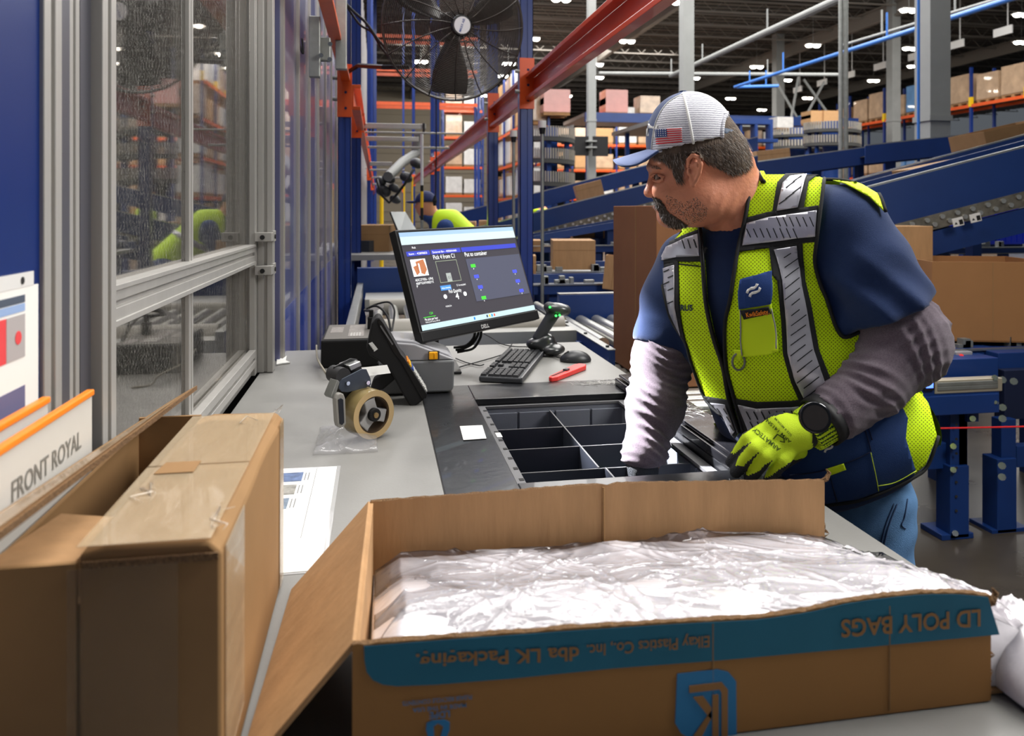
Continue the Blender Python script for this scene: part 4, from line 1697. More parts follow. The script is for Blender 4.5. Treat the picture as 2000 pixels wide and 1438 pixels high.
MB().cyl(fpnt(0, 0, hz(0) + .012), fpnt(0, 0, hz(0) + .016), .042, n=32).build('badge', mat('badge_grey', (196, 196, 200), .4), fan)
hc0 = fpnt(0, 0, hz(0) + .0165)
bu = (UV_ * .95 + RV * .3)
bu = (bu - fa * bu.dot(fa)).normalized()
bv = fa.cross(bu)
text(fan, 'printed_text', 'MAXX AIR', hc0 - bu * .034 - bv * .004, bu, bv, .012, mat('ink_royal', (40, 66, 140)), width=.068, lift=.0006)
for k in range(3):
    a0 = 2 * math.pi * k / 3 + .75
    V, F = [], []
    for i in range(7):
        r = .07 + (RF - .1) * i / 6
        wd = .30 + .42 * math.sin(math.pi * (.25 + .6 * i / 6))
        for j in range(6):
            t = j / 5 - .5
            V.append(fpnt(r, a0 + wd * t, .02 + .09 * t * (1 - .3 * i / 6)))
    for i in range(6):
        for j in range(5):
            a = i * 6 + j
            F.append((a, a + 1, a + 7, a + 6))
    o = MB().add(V, F).build('blade', mat('blade_dark', (40, 38, 36), .3, .5), fan, smooth=180)
    md = o.modifiers.new('s', 'SOLIDIFY')
    md.thickness = .003
MB().cyl(fpnt(0, 0, -.15), fpnt(0, 0, .04), .075, n=24).build('motor', BLACKM, fan, smooth=True)
b = MB()
b.tube([(-.17, 4.38, 2.23), P(700, 128, 4.2), P(748, 131, 4.0), P(800, 131, 3.98)], .013, 6)
b.build('bracket_arm', BLACK, fan)
cable('black cable hanging down to the fan from upper left', [P(660, -10, 4), P(690, 22, 4), P(715, 45, 4), P(742, 82, 4), P(762, 100, 4)], .007)
cable('second black cable hanging to the fan, slightly lower', [P(662, -12, 4.02), P(700, 45, 4.02), P(725, 62, 4.02), P(744, 92, 4.02), P(760, 112, 4.02)], .006)
cable('thin black cable hanging by the orange beam at upper left', [P(570, -5, 3.2), P(578, 40, 3.2), P(585, 85, 3.2), P(592, 105, 3.2), P(590, 75, 3.2)], .004)
b = MB().tube([P(852, 205, 5), P(852, 300, 5), P(851, 385, 5)], .004, 5)
b.tube([P(850, 382, 5), P(849, 392, 5), P(849, 402, 5)], [.006, .016, .008], 8)
b.tube([P(852, 205, 5), P(852, -700, 5)], .004, 5)
tag(b.build('pull_cord', BLACKM), 'thin hanging cord with black pull handle below the fan', 'cord')
# ================================================================ WORKER
hm = thing('person', 'man in white mesh cap, yellow safety vest and navy shirt reaching into the tote', 'person', (.98, 1.4, 0))
CPl = lambda px, py, t, r: CP(px, py, t, r)


def torso(p, g=0.0):
    """torso without arms, g grows it"""
    N = [CP(1672, 985, 1.56, 98), CP(1612, 835, 1.57, 158), CP(1550, 700, 1.58, 148), CP(1487, 575, 1.60, 138), CP(1462, 480, 1.63, 112)]
    d = chain(p, N, .03)
    d = smin(d, cap(p, P(1640, 870, 1.54), P(1718, 850, 1.51), .10, .080), .05)
    d = smin(d, cap(p, P(1718, 850, 1.52), P(1700, 960, 1.54), .080, .075), .04)
    d = smin(d, cap(p, *_n(CP(1470, 420, 1.60, 72), CP(1640, 442, 1.49, 76))), .04)
    d = smin(d, cap(p, *_n(CP(1440, 500, 1.66, 90), CP(1372, 540, 1.72, 76))), .04)
    d = smin(d, cap(p, *_n(CP(1400, 600, 1.66, 90), CP(1492, 782, 1.60, 102))), .04)
    d = smin(d, cap(p, *_n(CP(1590, 480, 1.55, 95), CP(1620, 620, 1.53, 75))), .04)
    return d - g


def _n(a, b):
    return (a[0], b[0], a[1], b[1])


def fold(p, a, b, amp, freq, sharp=1.5, seed=0, twist=.35):
    """soft creases running across a sleeve from a to b"""
    a, b = arr(a), arr(b)
    d = (b - a) / np.linalg.norm(b - a)
    s = (p - a) @ d
    side = p @ arr(RV)
    up = p[:, 2]
    q = s * freq + 4 * twist * np.sin(side * 34 + seed) + 3 * twist * np.sin(up * 27 + seed * 2 + side * 15) + 1.2 * np.sin(p[:, 1] * 40 + seed)
    m = .55 + .45 * np.sin(side * 50 + up * 31 + seed * 3)
    return amp * m * (np.abs(np.sin(q)) ** sharp - .5)


LS = [CP(1650, 455, 1.49, 78), CP(1694, 525, 1.46, 86), CP(1728, 600, 1.44, 91), CP(1742, 628, 1.435, 92)]
LA = [CP(1650, 470, 1.49, 60), CP(1762, 655, 1.435, 76), CP(1768, 675, 1.43, 73), CP(1700, 748, 1.41, 62), CP(1640, 797, 1.395, 50), CP(1606, 822, 1.385, 42)]
RS = [CP(1352, 520, 1.73, 70), CP(1322, 590, 1.72, 68), CP(1300, 660, 1.70, 60), CP(1297, 690, 1.70, 58)]
RA = [CP(1330, 560, 1.71, 52), CP(1294, 700, 1.69, 55), CP(1280, 790, 1.655, 53), CP(1258, 890, 1.60, 38), CP(1254, 915, 1.59, 35)]


def plane(p, a, n):
    return (p - arr(a)) @ arr(n)


hemL_a = P(1732, 612, 1.44)
hemL_n = (P(1760, 655, 1.435) - P(1728, 600, 1.44) + UV_ * -.012).normalized()
hemR_a = P(1298, 683, 1.70)
hemR_n = (P(1292, 700, 1.69) - P(1304, 640, 1.70) - RV * .006).normalized()
hemS_a = P(1605, 994, 1.5)
hemS_n = (UV_ * 1.0 + RV * -.46).normalized()
hemS_n = Vector(hemS_n)
hemS_n = (UV_ + RV * -.0).normalized() if False else (UV_ * .9 - RV * .46 * 1.0).normalized()
cufL_a = P(1612, 818, 1.388)
cufL_n = (P(1606, 822, 1.385) - P(1640, 797, 1.395)).normalized()
cufR_a = P(1255, 903, 1.595)
cufR_n = Vector((0, 0, -1))


def shirt(p):
    d = torso(p, .002) + .004 * noise3(p, 18, 3)
    l = chain(p, LS, .02) + .006 * noise3(p, 16, 5) + .013 * (np.abs(np.sin((p @ arr(RV)) * 38 + p[:, 2] * 16 + 2 * np.sin(p[:, 2] * 14))) ** 1.5 - .5) * np.clip((1.42 - p[:, 2]) / .15, 0, 1)
    l = smax(l, plane(p, hemL_a, hemL_n), .006)
    r = chain(p, RS, .02) + fold(p, RS[0][0], RS[-1][0], .004, 34, 1, 4)
    r = smax(r, plane(p, hemR_a, hemR_n), .006)
    d = smin(smin(d, l, .03), r, .03)
    # hem at the hips
    d = smax(d, -plane(p, hemS_a, hemS_n), .01)
    # neck opening
    neck = cap(p, P(1400, 372, 1.575), P(1455, 415, 1.60), .068, .080)
    d = smax(d, -(neck - .002), .006)
    return d


def sleeves(p):
    l = chain(p, LA, .03) + fold(p, LA[0][0], LA[2][0], .005, 120, 1.2, 1, .5) + fold(p, LA[2][0], LA[-1][0], .0065, 130, 1.3, 3, .5)
    l = smax(l, plane(p, cufL_a, cufL_n), .006)
    l = smax(l, -plane(p, hemL_a - hemL_n * .03, hemL_n), .01)
    r = chain(p, RA, .03) + fold(p, RA[0][0], RA[-1][0], .0066, 150, 1.2, 6, .5)
    r = smax(r, plane(p, cufR_a, cufR_n), .006)
    r = smax(r, -plane(p, hemR_a - hemR_n * .03, hemR_n), .01)
    return np.minimum(l, r)


HIPL, HIPR = CP(1700, 985, 1.50, 80), CP(1640, 985, 1.68, 82)
LEGL = [HIPL, CP(1690, 1120, 1.49, 80), CP(1680, 1440, 1.47, 60), CP(1712, 1850, 1.50, 48)]
LEGR = [HIPR, CP(1640, 1120, 1.70, 80), CP(1630, 1400, 1.72, 56), CP(1650, 1640, 1.74, 46)]


def jeans(p):
    d = smin(chain(p, LEGL, .03), chain(p, LEGR, .03), .05)
    d = smin(d, cap(p, P(1660, 930, 1.57), P(1668, 1000, 1.57), .105, .11), .04)
    d = smax(d, .09 - p[:, 2], .01)
    return smax(d, p[:, 2] - 1.02, .02) + .003 * noise3(p, 40, 7) + .002 * np.sin(p[:, 2] * 90 + 3 * np.sin(p[:, 0] * 30))


SKIN = mat('skin', (206, 138, 108), .42, sss=.12, var=.1, vs=26, bump=(140, .12), spec=.35)
HT = 1.56


def E(p, px, py, dt, ru, rv, rw, ang=0, yaw=0, t=HT):
    k = t / FPX
    return ell(p, P(px, py, t + dt * k), (ru * k, rw * k, rv * k), ang, yaw)


def head(p):
    k = HT / FPX
    d = E(p, 1358, 298, 0, 86, 98, 74)
    d = smin(d, E(p, 1404, 308, 0, 58, 44, 60), .03)
    d = smin(d, E(p, 1334, 355, 0, 54, 66, 58), .03)            # face
    d = smin(d, cap(p, P(1398, 388, HT), P(1322, 412, HT), .050, .034), .03)   # jaw
    d = smin(d, E(p, 1372, 392, -22, 62, 46, 48), .025)            # jowl
    d = smin(d, E(p, 1281, 326, 0, 16, 12, 50), .014)             # brow
    d = smin(d, E(p, 1300, 372, -36, 26, 24, 20), .02)             # cheek
    d = smin(d, cap(p, P(1275, 342, HT), P(1270, 371, HT), .0065, .011), .010)  # nose bridge
    d = smin(d, E(p, 1269, 377, 0, 11.5, 9.5, 14), .006)
    d = smin(d, E(p, 1279, 382, -13, 8, 7, 6), .005)              # nostril wing
    d = smin(d, E(p, 1287, 404, 0, 11, 7, 24), .010)              # lips
    d = smin(d, E(p, 1304, 427, 0, 19, 15, 24), .018)             # chin
    d = smax(d, -E(p, 1279, 348, -28, 9, 8, 16), .010)           # eye socket
    d = smin(d, cap(p, P(1415, 352, 1.575), P(1452, 420, 1.60), .066, .078), .03)  # neck
    d = smin(d, cap(p, P(1452, 420, 1.60), P(1462, 470, 1.62), .078, .09), .03)
    # ear
    k = HT / FPX
    Q = lambda x, y, dt, r: ((tuple(P(x, y, HT + dt * k))), r * k)
    e = E(p, 1357, 331, -77, 11, 27, 5, -.2, .3)
    rim = [Q(1343, 326, -74, 3), Q(1344, 312, -79, 3.4), Q(1353, 303, -83, 4), Q(1364, 307, -88, 4.2), Q(1369, 321, -90, 4.2), Q(1366, 338, -87, 4), Q(1360, 351, -82, 4.2), Q(1353, 361, -78, 5.5), Q(1349, 352, -75, 4.5)]
    e = smin(e, chain(p, rim, .001), .003)
    e = smin(e, chain(p, [Q(1360, 318, -84, 2.6), Q(1361, 333, -84, 2.8), Q(1354, 344, -80, 2.8)], .001), .002)
    e = smin(e, E(p, 1345, 336, -77, 4, 7, 5), .003)
    e = smax(e, -E(p, 1352, 332, -86, 5, 9, 9), .003)
    d = smin(d, e, .004)
    # neck creases
    return d + .0006 * np.sin((p @ arr(RV)) * 240 + 2.5 * np.sin(p[:, 2] * 40)) * (np.abs((p @ arr(RV)) - .42) < .04) * (p[:, 2] < 1.5)


o = sdf_obj('body', head, tuple(P(1250, 520, 1.50) - Vector((.06, .13, 0))), tuple(P(1490, 165, 1.66) + Vector((.12, .16, 0))), .0026, SKIN, hm)
Vh, Fh = o_V['body']
HB = bvh_of('body')


def core(p):
    l = chain(p, [(c, r - .012) for c, r in LA], .03)
    r = chain(p, [(c, r_ - .010) for c, r_ in RA], .03)
    d = torso(p, -.014) + np.clip((1.0 - p[:, 2]) * .4, 0, .03)
    d = smin(smin(d, l, .02), r, .02)
    d = smin(d, chain(p, [(c, r_ - .012) for c, r_ in LEGL], .02), .03)
    d = smin(d, chain(p, [(c, r_ - .012) for c, r_ in LEGR], .02), .03)
    return smax(d, .05 - p[:, 2], .01)


Vc, Fc = surface_net(core, (.35, 1.1, 0), (1.25, 1.95, 1.5), .013)
allV = np.concatenate([Vh, Vc])
allF = np.concatenate([Fh, Fc + len(Vh)])
bpy.data.objects.remove(o)
np_mesh('body', allV, allF, SKIN, hm, label='tanned skin of face, ear and neck')

# ---- shirt, sleeves, jeans
sdf_obj('shirt', shirt, (.42, 1.12, .85), (1.25, 1.98, 1.62), .0065, NAVYC, hm, label='navy short sleeved t-shirt')
SLV = mat('heather_sleeve', (112, 100, 110), .95, bump=(1400, .5), var=.28, vs=420, sheen=.3, spec=.15)
sdf_obj('arm_sleeves', sleeves, (.42, 1.12, .93), (1.25, 1.92, 1.48), .0038, SLV, hm, label='heather grey long undershirt sleeves')
DENIM = mat('denim', (92, 130, 172), .9, var=.22, vs=18, bump=(900, .3), stretch=(1, 1, .6), spec=.2)
sdf_obj('jeans', jeans, (.62, 1.1, .0), (1.2, 1.95, .99), .009, DENIM, hm, label='light blue jeans')
jb = bvh_of('jeans')
cord('jeans_seam', [[(1752, 985), (1738, 1020), (1728, 1055), (1722, 1090)], [(1746, 985), (1732, 1020), (1722, 1055), (1716, 1090)]], jb, .001, .0014, mat('seam_denim', (52, 74, 108), .9), hm)
cord('pocket_seam', [(1772, 975), (1766, 1010), (1760, 1025), (1768, 1033)], jb, .001, .0012, mat('seam_denim', (52, 74, 108)), hm)
for nm, L_ in (('boot', LEGL), ('boot', LEGR)):
    c, r = L_[-1]
    sdf_obj(nm, lambda p, c=c: smax(smin(cap(p, (c[0], c[1], .16), (c[0], c[1], .06), .06, .055), cap(p, (c[0], c[1], .05), (c[0] - .17, c[1] - .04, .04), .055, .042), .03), .0 - p[:, 2], .004),
            (c[0] - .26, c[1] - .16, -.01), (c[0] + .12, c[1] + .14, .24), .01, mat('boot_brown', (70, 50, 36), .7), hm)

# ---- vest
VY = mat('vest_yellow', (208, 244, 20), .75, spec=.25)
VYP = mat('vest_yellow_plain', (214, 246, 24), .7)
nt, pb = nodes_of('vest_yellow')
uvn = nt.nodes.new('ShaderNodeUVMap')
mp = nt.nodes.new('ShaderNodeMapping')
mp.inputs['Scale'].default_value = (190, 190, 190)
mp.inputs['Rotation'].default_value = (0, 0, .785)
nt.links.new(uvn.outputs[0], mp.inputs[0])
vo = nt.nodes.new('ShaderNodeTexVoronoi')
vo.inputs['Randomness'].default_value = .08
vo.inputs['Scale'].default_value = 1
nt.links.new(mp.outputs[0], vo.inputs['Vector'])
cr = nt.nodes.new('ShaderNodeValToRGB')
cr.color_ramp.elements[0].position = .22
cr.color_ramp.elements[0].color = (*s2l((130, 156, 14)), 1)
cr.color_ramp.elements[1].position = .32
cr.color_ramp.elements[1].color = (*s2l((208, 244, 20)), 1)
nt.links.new(vo.outputs['Distance'], cr.inputs[0])
nt.links.new(cr.outputs[0], pb.inputs['Base Color'])
bp = nt.nodes.new('ShaderNodeBump')
bp.inputs['Strength'].default_value = .25
bp.inputs['Distance'].default_value = .002
nt.links.new(cr.outputs[0], bp.inputs['Height'])
nt.links.new(bp.outputs[0], pb.inputs['Normal'])

VB = MATS.get('x') or mat('vest_black_trim', (26, 28, 30), .8, bump=(1200, .3))
SILV = mat('reflective_silver', (178, 178, 186), .3, .35, var=.05, vs=30)
VNAVY = mat('vest_navy', (16, 52, 104), .8, bump=(800, .2), var=.06, vs=6)


def vestbase(p):
    return torso(p, .013) + .0035 * noise3(p, 14, 11) + .002 * np.sin(p[:, 2] * 55 + 3 * np.sin((p @ arr(RV)) * 14))


sdf_full = surface_net(vestbase, (.5, 1.1, .80), (1.25, 1.98, 1.58), .0075)
o_V['vestbase'] = sdf_full
VBV = bvh_of('vestbase')
# back of the vest: the part of the garment that faces away from us
Vv, Fv = sdf_full
cen = Vv[Fv].mean(1)
nr = np.cross(Vv[Fv[:, 1]] - Vv[Fv[:, 0]], Vv[Fv[:, 2]] - Vv[Fv[:, 0]])
away = (nr * (cen - np.array(CAM))).sum(1) > 0
px_, py_ = projs(cen)
keep = away & (py_ > 352) & (py_ < 985 - (px_ - 1605) * .5) & ~((px_ < 1395) & (py_ > 600)) & ~((px_ > 1640) & (py_ < 700) & (cen[:, 1] < 1.45))
ob = np_mesh('vest_back', Vv, Fv[keep], VYP, hm, label='yellow back of the safety vest')
Rt = [(1488, 325), (1530, 328), (1572, 336), (1608, 350), (1606, 380), (1604, 407), (1597, 463), (1591, 510), (1601, 557), (1613, 585), (1632, 642), (1651, 659),
      (1690, 640), (1730, 690), (1797, 734), (1812, 787), (1828, 852), (1806, 908), (1780, 930), (1735, 952), (1674, 974), (1605, 984), (1540, 960), (1480, 900), (1454, 845), (1437, 780),
      (1422, 726), (1418, 684), (1418, 626), (1428, 582), (1441, 494), (1455, 432), (1466, 369)]
Lt = [(1369, 443), (1341, 444), (1325, 450), (1305, 478), (1288, 513), (1294, 550), (1311, 619), (1341, 669), (1353, 711), (1380, 780), (1414, 812), (1436, 856),
      (1447, 841), (1428, 780), (1416, 718), (1397, 657), (1382, 588), (1377, 510)]
vfr = drape('vest_front', Rt, VBV, .002, 7, VY, hm, .003, label='yellow mesh left front of the vest')
drape('vest_front', Lt, VBV, .002, 7, VY, hm, .003, tg=1.6, label='yellow mesh right front of the vest')
navy = [(1520, 905), (1560, 870), (1600, 845), (1660, 830), (1715, 800), (1751, 780), (1770, 818), (1766, 856), (1785, 917), (1780, 928), (1735, 950), (1674, 972), (1605, 982), (1545, 960), (1500, 930)]
drape('lower_panel', navy, VBV, .0045, 7, VNAVY, vfr, .002, label='navy lower panel of the vest')
cord('stitching', [[(1785, 916), (1745, 938), (1712, 945)], [(1697, 880), (1706, 920), (1712, 955)]], VBV, .006, .0009, mat('yellow_thread', (190, 210, 60), .8), hm)
cord('pocket_seam', [[(1545, 925), (1600, 918), (1660, 898), (1698, 880)], [(1698, 880), (1690, 850), (1680, 828)], [(1690, 828), (1700, 858)], [(1620, 925), (1634, 975)]], VBV, .006, .0012, mat('navy_seam', (10, 26, 60), .9), hm)
drape('tab', [(1612, 913), (1646, 902), (1651, 914), (1619, 926)], VBV, .0075, 6, VYP, hm, .002, label='yellow fabric tab')
blk = [
    [(1519, 360), (1534, 344), (1600, 343), (1580, 358), (1570, 412), (1508, 424)],
    [(1457, 427), (1500, 416), (1540, 411), (1600, 403), (1597, 472), (1560, 476), (1494, 487), (1441, 495), (1449, 460)],
    [(1502, 485), (1568, 472), (1570, 525), (1571, 550), (1583, 600), (1598, 684), (1621, 741), (1640, 775), (1600, 800), (1567, 797), (1545, 745), (1529, 691), (1525, 626), (1517, 550), (1507, 538)],
    [(1303, 478), (1344, 458), (1370, 449), (1375, 512), (1328, 512), (1290, 521)],
    [(1293, 520), (1328, 511), (1330, 600), (1336, 640), (1343, 670), (1322, 638), (1310, 619), (1296, 560)],
    [(1376, 772), (1427, 780), (1446, 842), (1437, 856), (1412, 812)],
    [(1433, 776), (1480, 784), (1545, 782), (1575, 778), (1590, 820), (1520, 850), (1460, 850)]]
drape('black_trim', blk, VBV, .0055, 6, VB, vfr, .0018)
sil = [
    [(1530, 362), (1543, 350), (1576, 346), (1572, 358), (1560, 407), (1519, 414)],
    [(1460, 437), (1500, 427), (1597, 413), (1594, 462), (1560, 466), (1494, 476), (1451, 483)],
    [(1512, 489), (1557, 480), (1560, 525), (1563, 560), (1573, 606), (1588, 686), (1609, 745), (1625, 780), (1600, 795), (1576, 790), (1553, 742), (1538, 691), (1534, 626), (1526, 550)],
    [(1306, 485), (1344, 466), (1368, 458), (1371, 502), (1328, 503), (1292, 512)],
    [(1300, 526), (1322, 519), (1323, 600), (1331, 640), (1334, 655), (1322, 630), (1313, 610), (1302, 560)],
    [(1392, 785), (1420, 788), (1439, 840), (1433, 848), (1416, 812)],
    [(1445, 788), (1480, 796), (1545, 794), (1560, 792), (1570, 815), (1520, 840), (1466, 842)]]
drape('reflective_band', sil, VBV, .0075, 6, SILV, vfr, .0015, label='silver reflective tape')
st = []


def strokes(poly, ang, sx, sy, ln, wd=1.0, seed=1):
    random.seed(seed)
    xs = [a[0] for a in poly]
    ys = [a[1] for a in poly]
    y = min(ys)
    k = 0
    ca, sa = math.cos(ang), math.sin(ang)
    while y < max(ys):
        x = min(xs) + (k % 2) * sx / 2
        while x < max(xs):
            a = (x - ca * ln / 2, y - sa * ln / 2)
            b_ = (x + ca * ln / 2, y + sa * ln / 2)
            if inpoly(np.array([a[0], b_[0]]), np.array([a[1], b_[1]]), poly).all():
                nx, ny = -sa * wd, ca * wd
                st.append([(a[0] + nx, a[1] + ny), (b_[0] + nx, b_[1] + ny), (b_[0] - nx, b_[1] - ny), (a[0] - nx, a[1] - ny)])
            x += sx
        y += sy
        k += 1


strokes(sil[0], -.6, 26, 10, 20)
strokes(sil[1], 1.15, 13, 22, 20)
strokes(sil[2], -.65, 26, 10, 19)
strokes(sil[3], 1.25, 11, 20, 18)
strokes(sil[4], -.4, 16, 12, 12)
strokes(sil[5], 1.0, 12, 16, 14)
strokes(sil[6], 1.1, 14, 20, 18)
drape('tape_print', st, VBV, .0084, 12, VB, vfr, 0, kind='stuff')
# piping round the vest
cord('piping', [[(1488, 324), (1476, 345), (1466, 372), (1455, 432), (1441, 494), (1428, 582), (1418, 626), (1418, 684), (1422, 726), (1437, 780), (1454, 843)]], VBV, .004, .0042, VB, hm)
cord('zipper', [[(1371, 445), (1377, 510), (1382, 588), (1397, 657), (1416, 718), (1428, 780), (1447, 843)]], VBV, .006, .0045, BLACK, hm, label='black zipper')
cord('piping', [[(1610, 352), (1604, 407), (1597, 463), (1591, 510), (1601, 557), (1613, 585), (1632, 642), (1651, 660), (1690, 642)], [(1605, 985), (1674, 975), (1735, 953), (1782, 930), (1808, 908), (1829, 852)],
                [(1325, 450), (1305, 478), (1289, 513), (1295, 550), (1312, 619), (1341, 669), (1354, 711), (1381, 780), (1413, 812)]], VBV, .004, .0035, VB, hm)
# shoulder fold of the vest behind the arm
SB = bvh_of('shirt')
drape('shoulder_fold', [(1606, 349), (1640, 352), (1680, 368), (1707, 384), (1718, 402), (1722, 418), (1712, 408), (1694, 390), (1650, 366), (1612, 356)], SB, .009, 6, VYP, hm, .002)
cord('piping', [(1540, 334), (1606, 347), (1651, 354), (1686, 368), (1709, 386), (1721, 418)], SB, .010, .0035, VB, hm)
# pocket
cpk = drape('chest_pocket', [(1445, 600), (1506, 590), (1516, 640), (1521, 686), (1500, 692), (1456, 694), (1450, 660)], VBV, .012, 6, VYP, hm, .008, label='yellow chest pocket')
cord('pocket_piping', [(1449, 604), (1451, 650), (1456, 690)], VBV, .014, .0014, GREYL, cpk)
cord('pocket_piping', [(1506, 600), (1514, 640), (1517, 682)], VBV, .014, .0014, GREYL, cpk)
flapo = drape('pocket_flap', [(1450, 548), (1478, 542), (1505, 535), (1507, 575), (1505, 592), (1475, 597), (1446, 603), (1446, 570)], VBV, .015, 6, mat('flap_navy', (24, 60, 124), .8, bump=(800, .2)), hm, .005, label='navy pocket flap')
drape('sewn_label', [(1449, 605), (1501, 596), (1506, 609), (1456, 622)], VBV, .018, 6, BLACKM, cpk, .003)
drape_text('label_text', 'KwikSafety.', (1461, 617.5), (42, -9), (-2, -9), VBV, .0190, mat('ink_orange', (240, 140, 20), .6), cpk, bold=.02)
drape_text('vest_text', 'ERUS', (1326, 606), (30, 0), (0, -11), VBV, .0045, mat('ink_navy', (20, 40, 70), .7), hm, tg=1.6, bold=.03)


def hook(cx, cy, s, rot=0):
    """two interlocking hook strokes"""
    out = []
    st_ = [(-.42, .26), (-.38, -.02), (-.2, -.16), (.04, -.26), (.16, -.4), (.18, -.62)]
    for sg in (1, -1):
        L_, R__ = [], []
        for k, (x, y) in enumerate(st_):
            a, b2 = st_[max(k - 1, 0)], st_[min(k + 1, len(st_) - 1)]
            dx, dy = b2[0] - a[0], b2[1] - a[1]
            n = math.hypot(dx, dy)
            L_.append((x - dy / n * .1, y + dx / n * .1))
            R__.append((x + dy / n * .1, y - dx / n * .1))
        q = []
        for x, y in L_ + R__[::-1]:
            x, y = sg * (x - .02), sg * (y + .06)
            q.append((cx + s * (x * math.cos(rot) - y * math.sin(rot)), cy + s * (x * math.sin(rot) + y * math.cos(rot))))
        out.append(q)
    return out


drape('logo', hook(1474, 567, 22, .25), VBV, .0165, 3, WHITE, flapo, .0005)
drape('logo', hook(1616, 871, 20, .2), VBV, .0065, 6, WHITE, hm, .0005)
b = MB()
c0 = onto(VBV, [(1449, 704)], .012)[0]
b.tube([c0 + RV * (.012 * math.cos(a)) + UV_ * (.016 * math.sin(a)) for a in np.linspace(0, 2 * math.pi, 17)[:-1]], .0022, 6, closed=True)
b.build('d_ring', mat('ring_grey', (120, 122, 116), .4), hm, smooth=180)
drape('ring_loop', [(1440, 678), (1456, 680), (1454, 702), (1441, 699)], VBV, .014, 6, VYP, hm, .002)

# ---- face details, hair, beard
HAIR = mat('hair', (98, 84, 72), .7, var=.45, vs=60, stretch=(1, 1, .25), bump=(300, .5), spec=.3)
HAIRG = mat('hair_grey', (150, 142, 134), .6)
HAIRD = mat('hair_dark', (58, 46, 38), .6)


def region_shell(name, poly, off, m, fn=head, lab=None, h=.0045):
    V, F = surface_net(lambda p: fn(p) - off, tuple(P(1250, 520, 1.50) - Vector((.06, .13, 0))), tuple(P(1490, 165, 1.66) + Vector((.12, .16, 0))), h)
    cen = V[F].mean(1)
    x, y = projs(cen)
    return np_mesh(name, V, F[inpoly(x, y, poly)], m, hm, label=lab)


hairp = [(1275, 290), (1340, 240), (1425, 200), (1455, 262), (1466, 300), (1466, 326), (1452, 332), (1425, 337), (1398, 322), (1374, 312), (1362, 297), (1345, 298), (1335, 312), (1331, 350), (1321, 353), (1314, 325), (1296, 312), (1276, 306)]
hairskin = region_shell('hair', hairp, .0035, HAIR, lab='short greying dark hair')


def strands(name, poly, n, ln, dirf, mats, bvh, w_=.0005, seed=1, off=.002, kind='stuff', both=False):
    rs = random.Random(seed)
    xs = [a[0] for a in poly]
    ys = [a[1] for a in poly]
    b = MB()
    k = 0
    while k < n:
        x, y = rs.uniform(min(xs), max(xs)), rs.uniform(min(ys), max(ys))
        if not inpoly(np.array([x]), np.array([y]), poly)[0]:
            continue
        r = ray(x, y)
        loc, nn, i, d = bvh.ray_cast(CAM, r.normalized())
        k += 1
        if loc is None:
            continue
        g = dirf(x, y)
        g3 = RV * g[0] - UV_ * g[1]
        g3 = (g3 - nn * g3.dot(nn)).normalized()
        g3 = (g3 + Vector((rs.uniform(-.25, .25) for _ in range(3)))).normalized()
        s = g3.cross(nn).normalized() * w_
        p = loc + nn * off
        l = ln * rs.uniform(.6, 1.2)
        p1, p2 = p + g3 * l * .5 + nn * l * .18, p + g3 * l + nn * l * .15
        b.add([p - s, p + s, p1 + s * .7, p1 - s * .7, p2], [(0, 1, 2, 3), (3, 2, 4)], rs.choice([0, 0, 1, 2]) if x < 1345 else rs.choice([0, 2, 2, 0, 0, 1]))
    return b.build(name, mats, hm, kind=kind)


nearhair = [(1275, 300), (1300, 298), (1350, 288), (1412, 272), (1430, 215), (1455, 262), (1466, 300), (1466, 326), (1452, 334), (1425, 340), (1398, 325), (1374, 314), (1362, 299), (1345, 300), (1336, 314), (1333, 352), (1321, 355), (1313, 328), (1296, 314), (1278, 308)]
strands('hair_strands', nearhair, 4200, .013, lambda x, y: (.55, .6) if x > 1345 else (.25, .9), [HAIR, HAIRG, HAIRD], HB, .0005, 2, .002)
beardp = [(1275, 385), (1288, 390), (1297, 400), (1302, 412), (1318, 424), (1342, 441), (1330, 446), (1310, 442), (1296, 430), (1286, 412), (1276, 398)]
region_shell('beard', beardp, .0018, HAIRD, lab='dark goatee')
strands('beard_strands', beardp, 1500, .010, lambda x, y: (.2, 1), [HAIRD, HAIRG, HAIRD], HB, .0005, 5, .001)
stub = [(1300, 380), (1335, 395), (1360, 385), (1385, 410), (1375, 432), (1345, 440), (1320, 425), (1302, 405)]
strands('stubble', stub, 900, .0022, lambda x, y: (.2, 1), [HAIRD, HAIRG, HAIR], HB, .0005, 7, 0)
strands('eyebrow', [(1264, 320), (1284, 324), (1292, 329), (1283, 328), (1266, 325)], 70, .006, lambda x, y: (1, .3), [HAIRD, HAIR, HAIRG], HB, .0006, 8, .001)
ec = P(1285, 346, HT - 26 * HT / FPX)
MB().lathe(ec, -RV, [(a, math.sqrt(max(0, .0075 ** 2 - a * a))) for a in np.linspace(-.0075, .0075, 9)], 14).build('eye', mat('eye_white', (150, 132, 122), .25), hm, smooth=180)
MB().cyl(ec - RV * .0055, ec - RV * .0078, .0038, n=12).build('iris', mat('iris_dark', (40, 28, 20), .15), hm)
cord('eyelid', [[(1272, 345), (1280, 340), (1289, 342), (1297, 348)], [(1276, 352), (1286, 355), (1296, 351)]], HB, .0012, .0034, SKIN, hm, step=3)
cord('eyelid_line', [[(1275, 346), (1282, 344), (1291, 347)]], HB, .0022, .0008, mat('lash', (40, 26, 20), .7), hm, step=3)

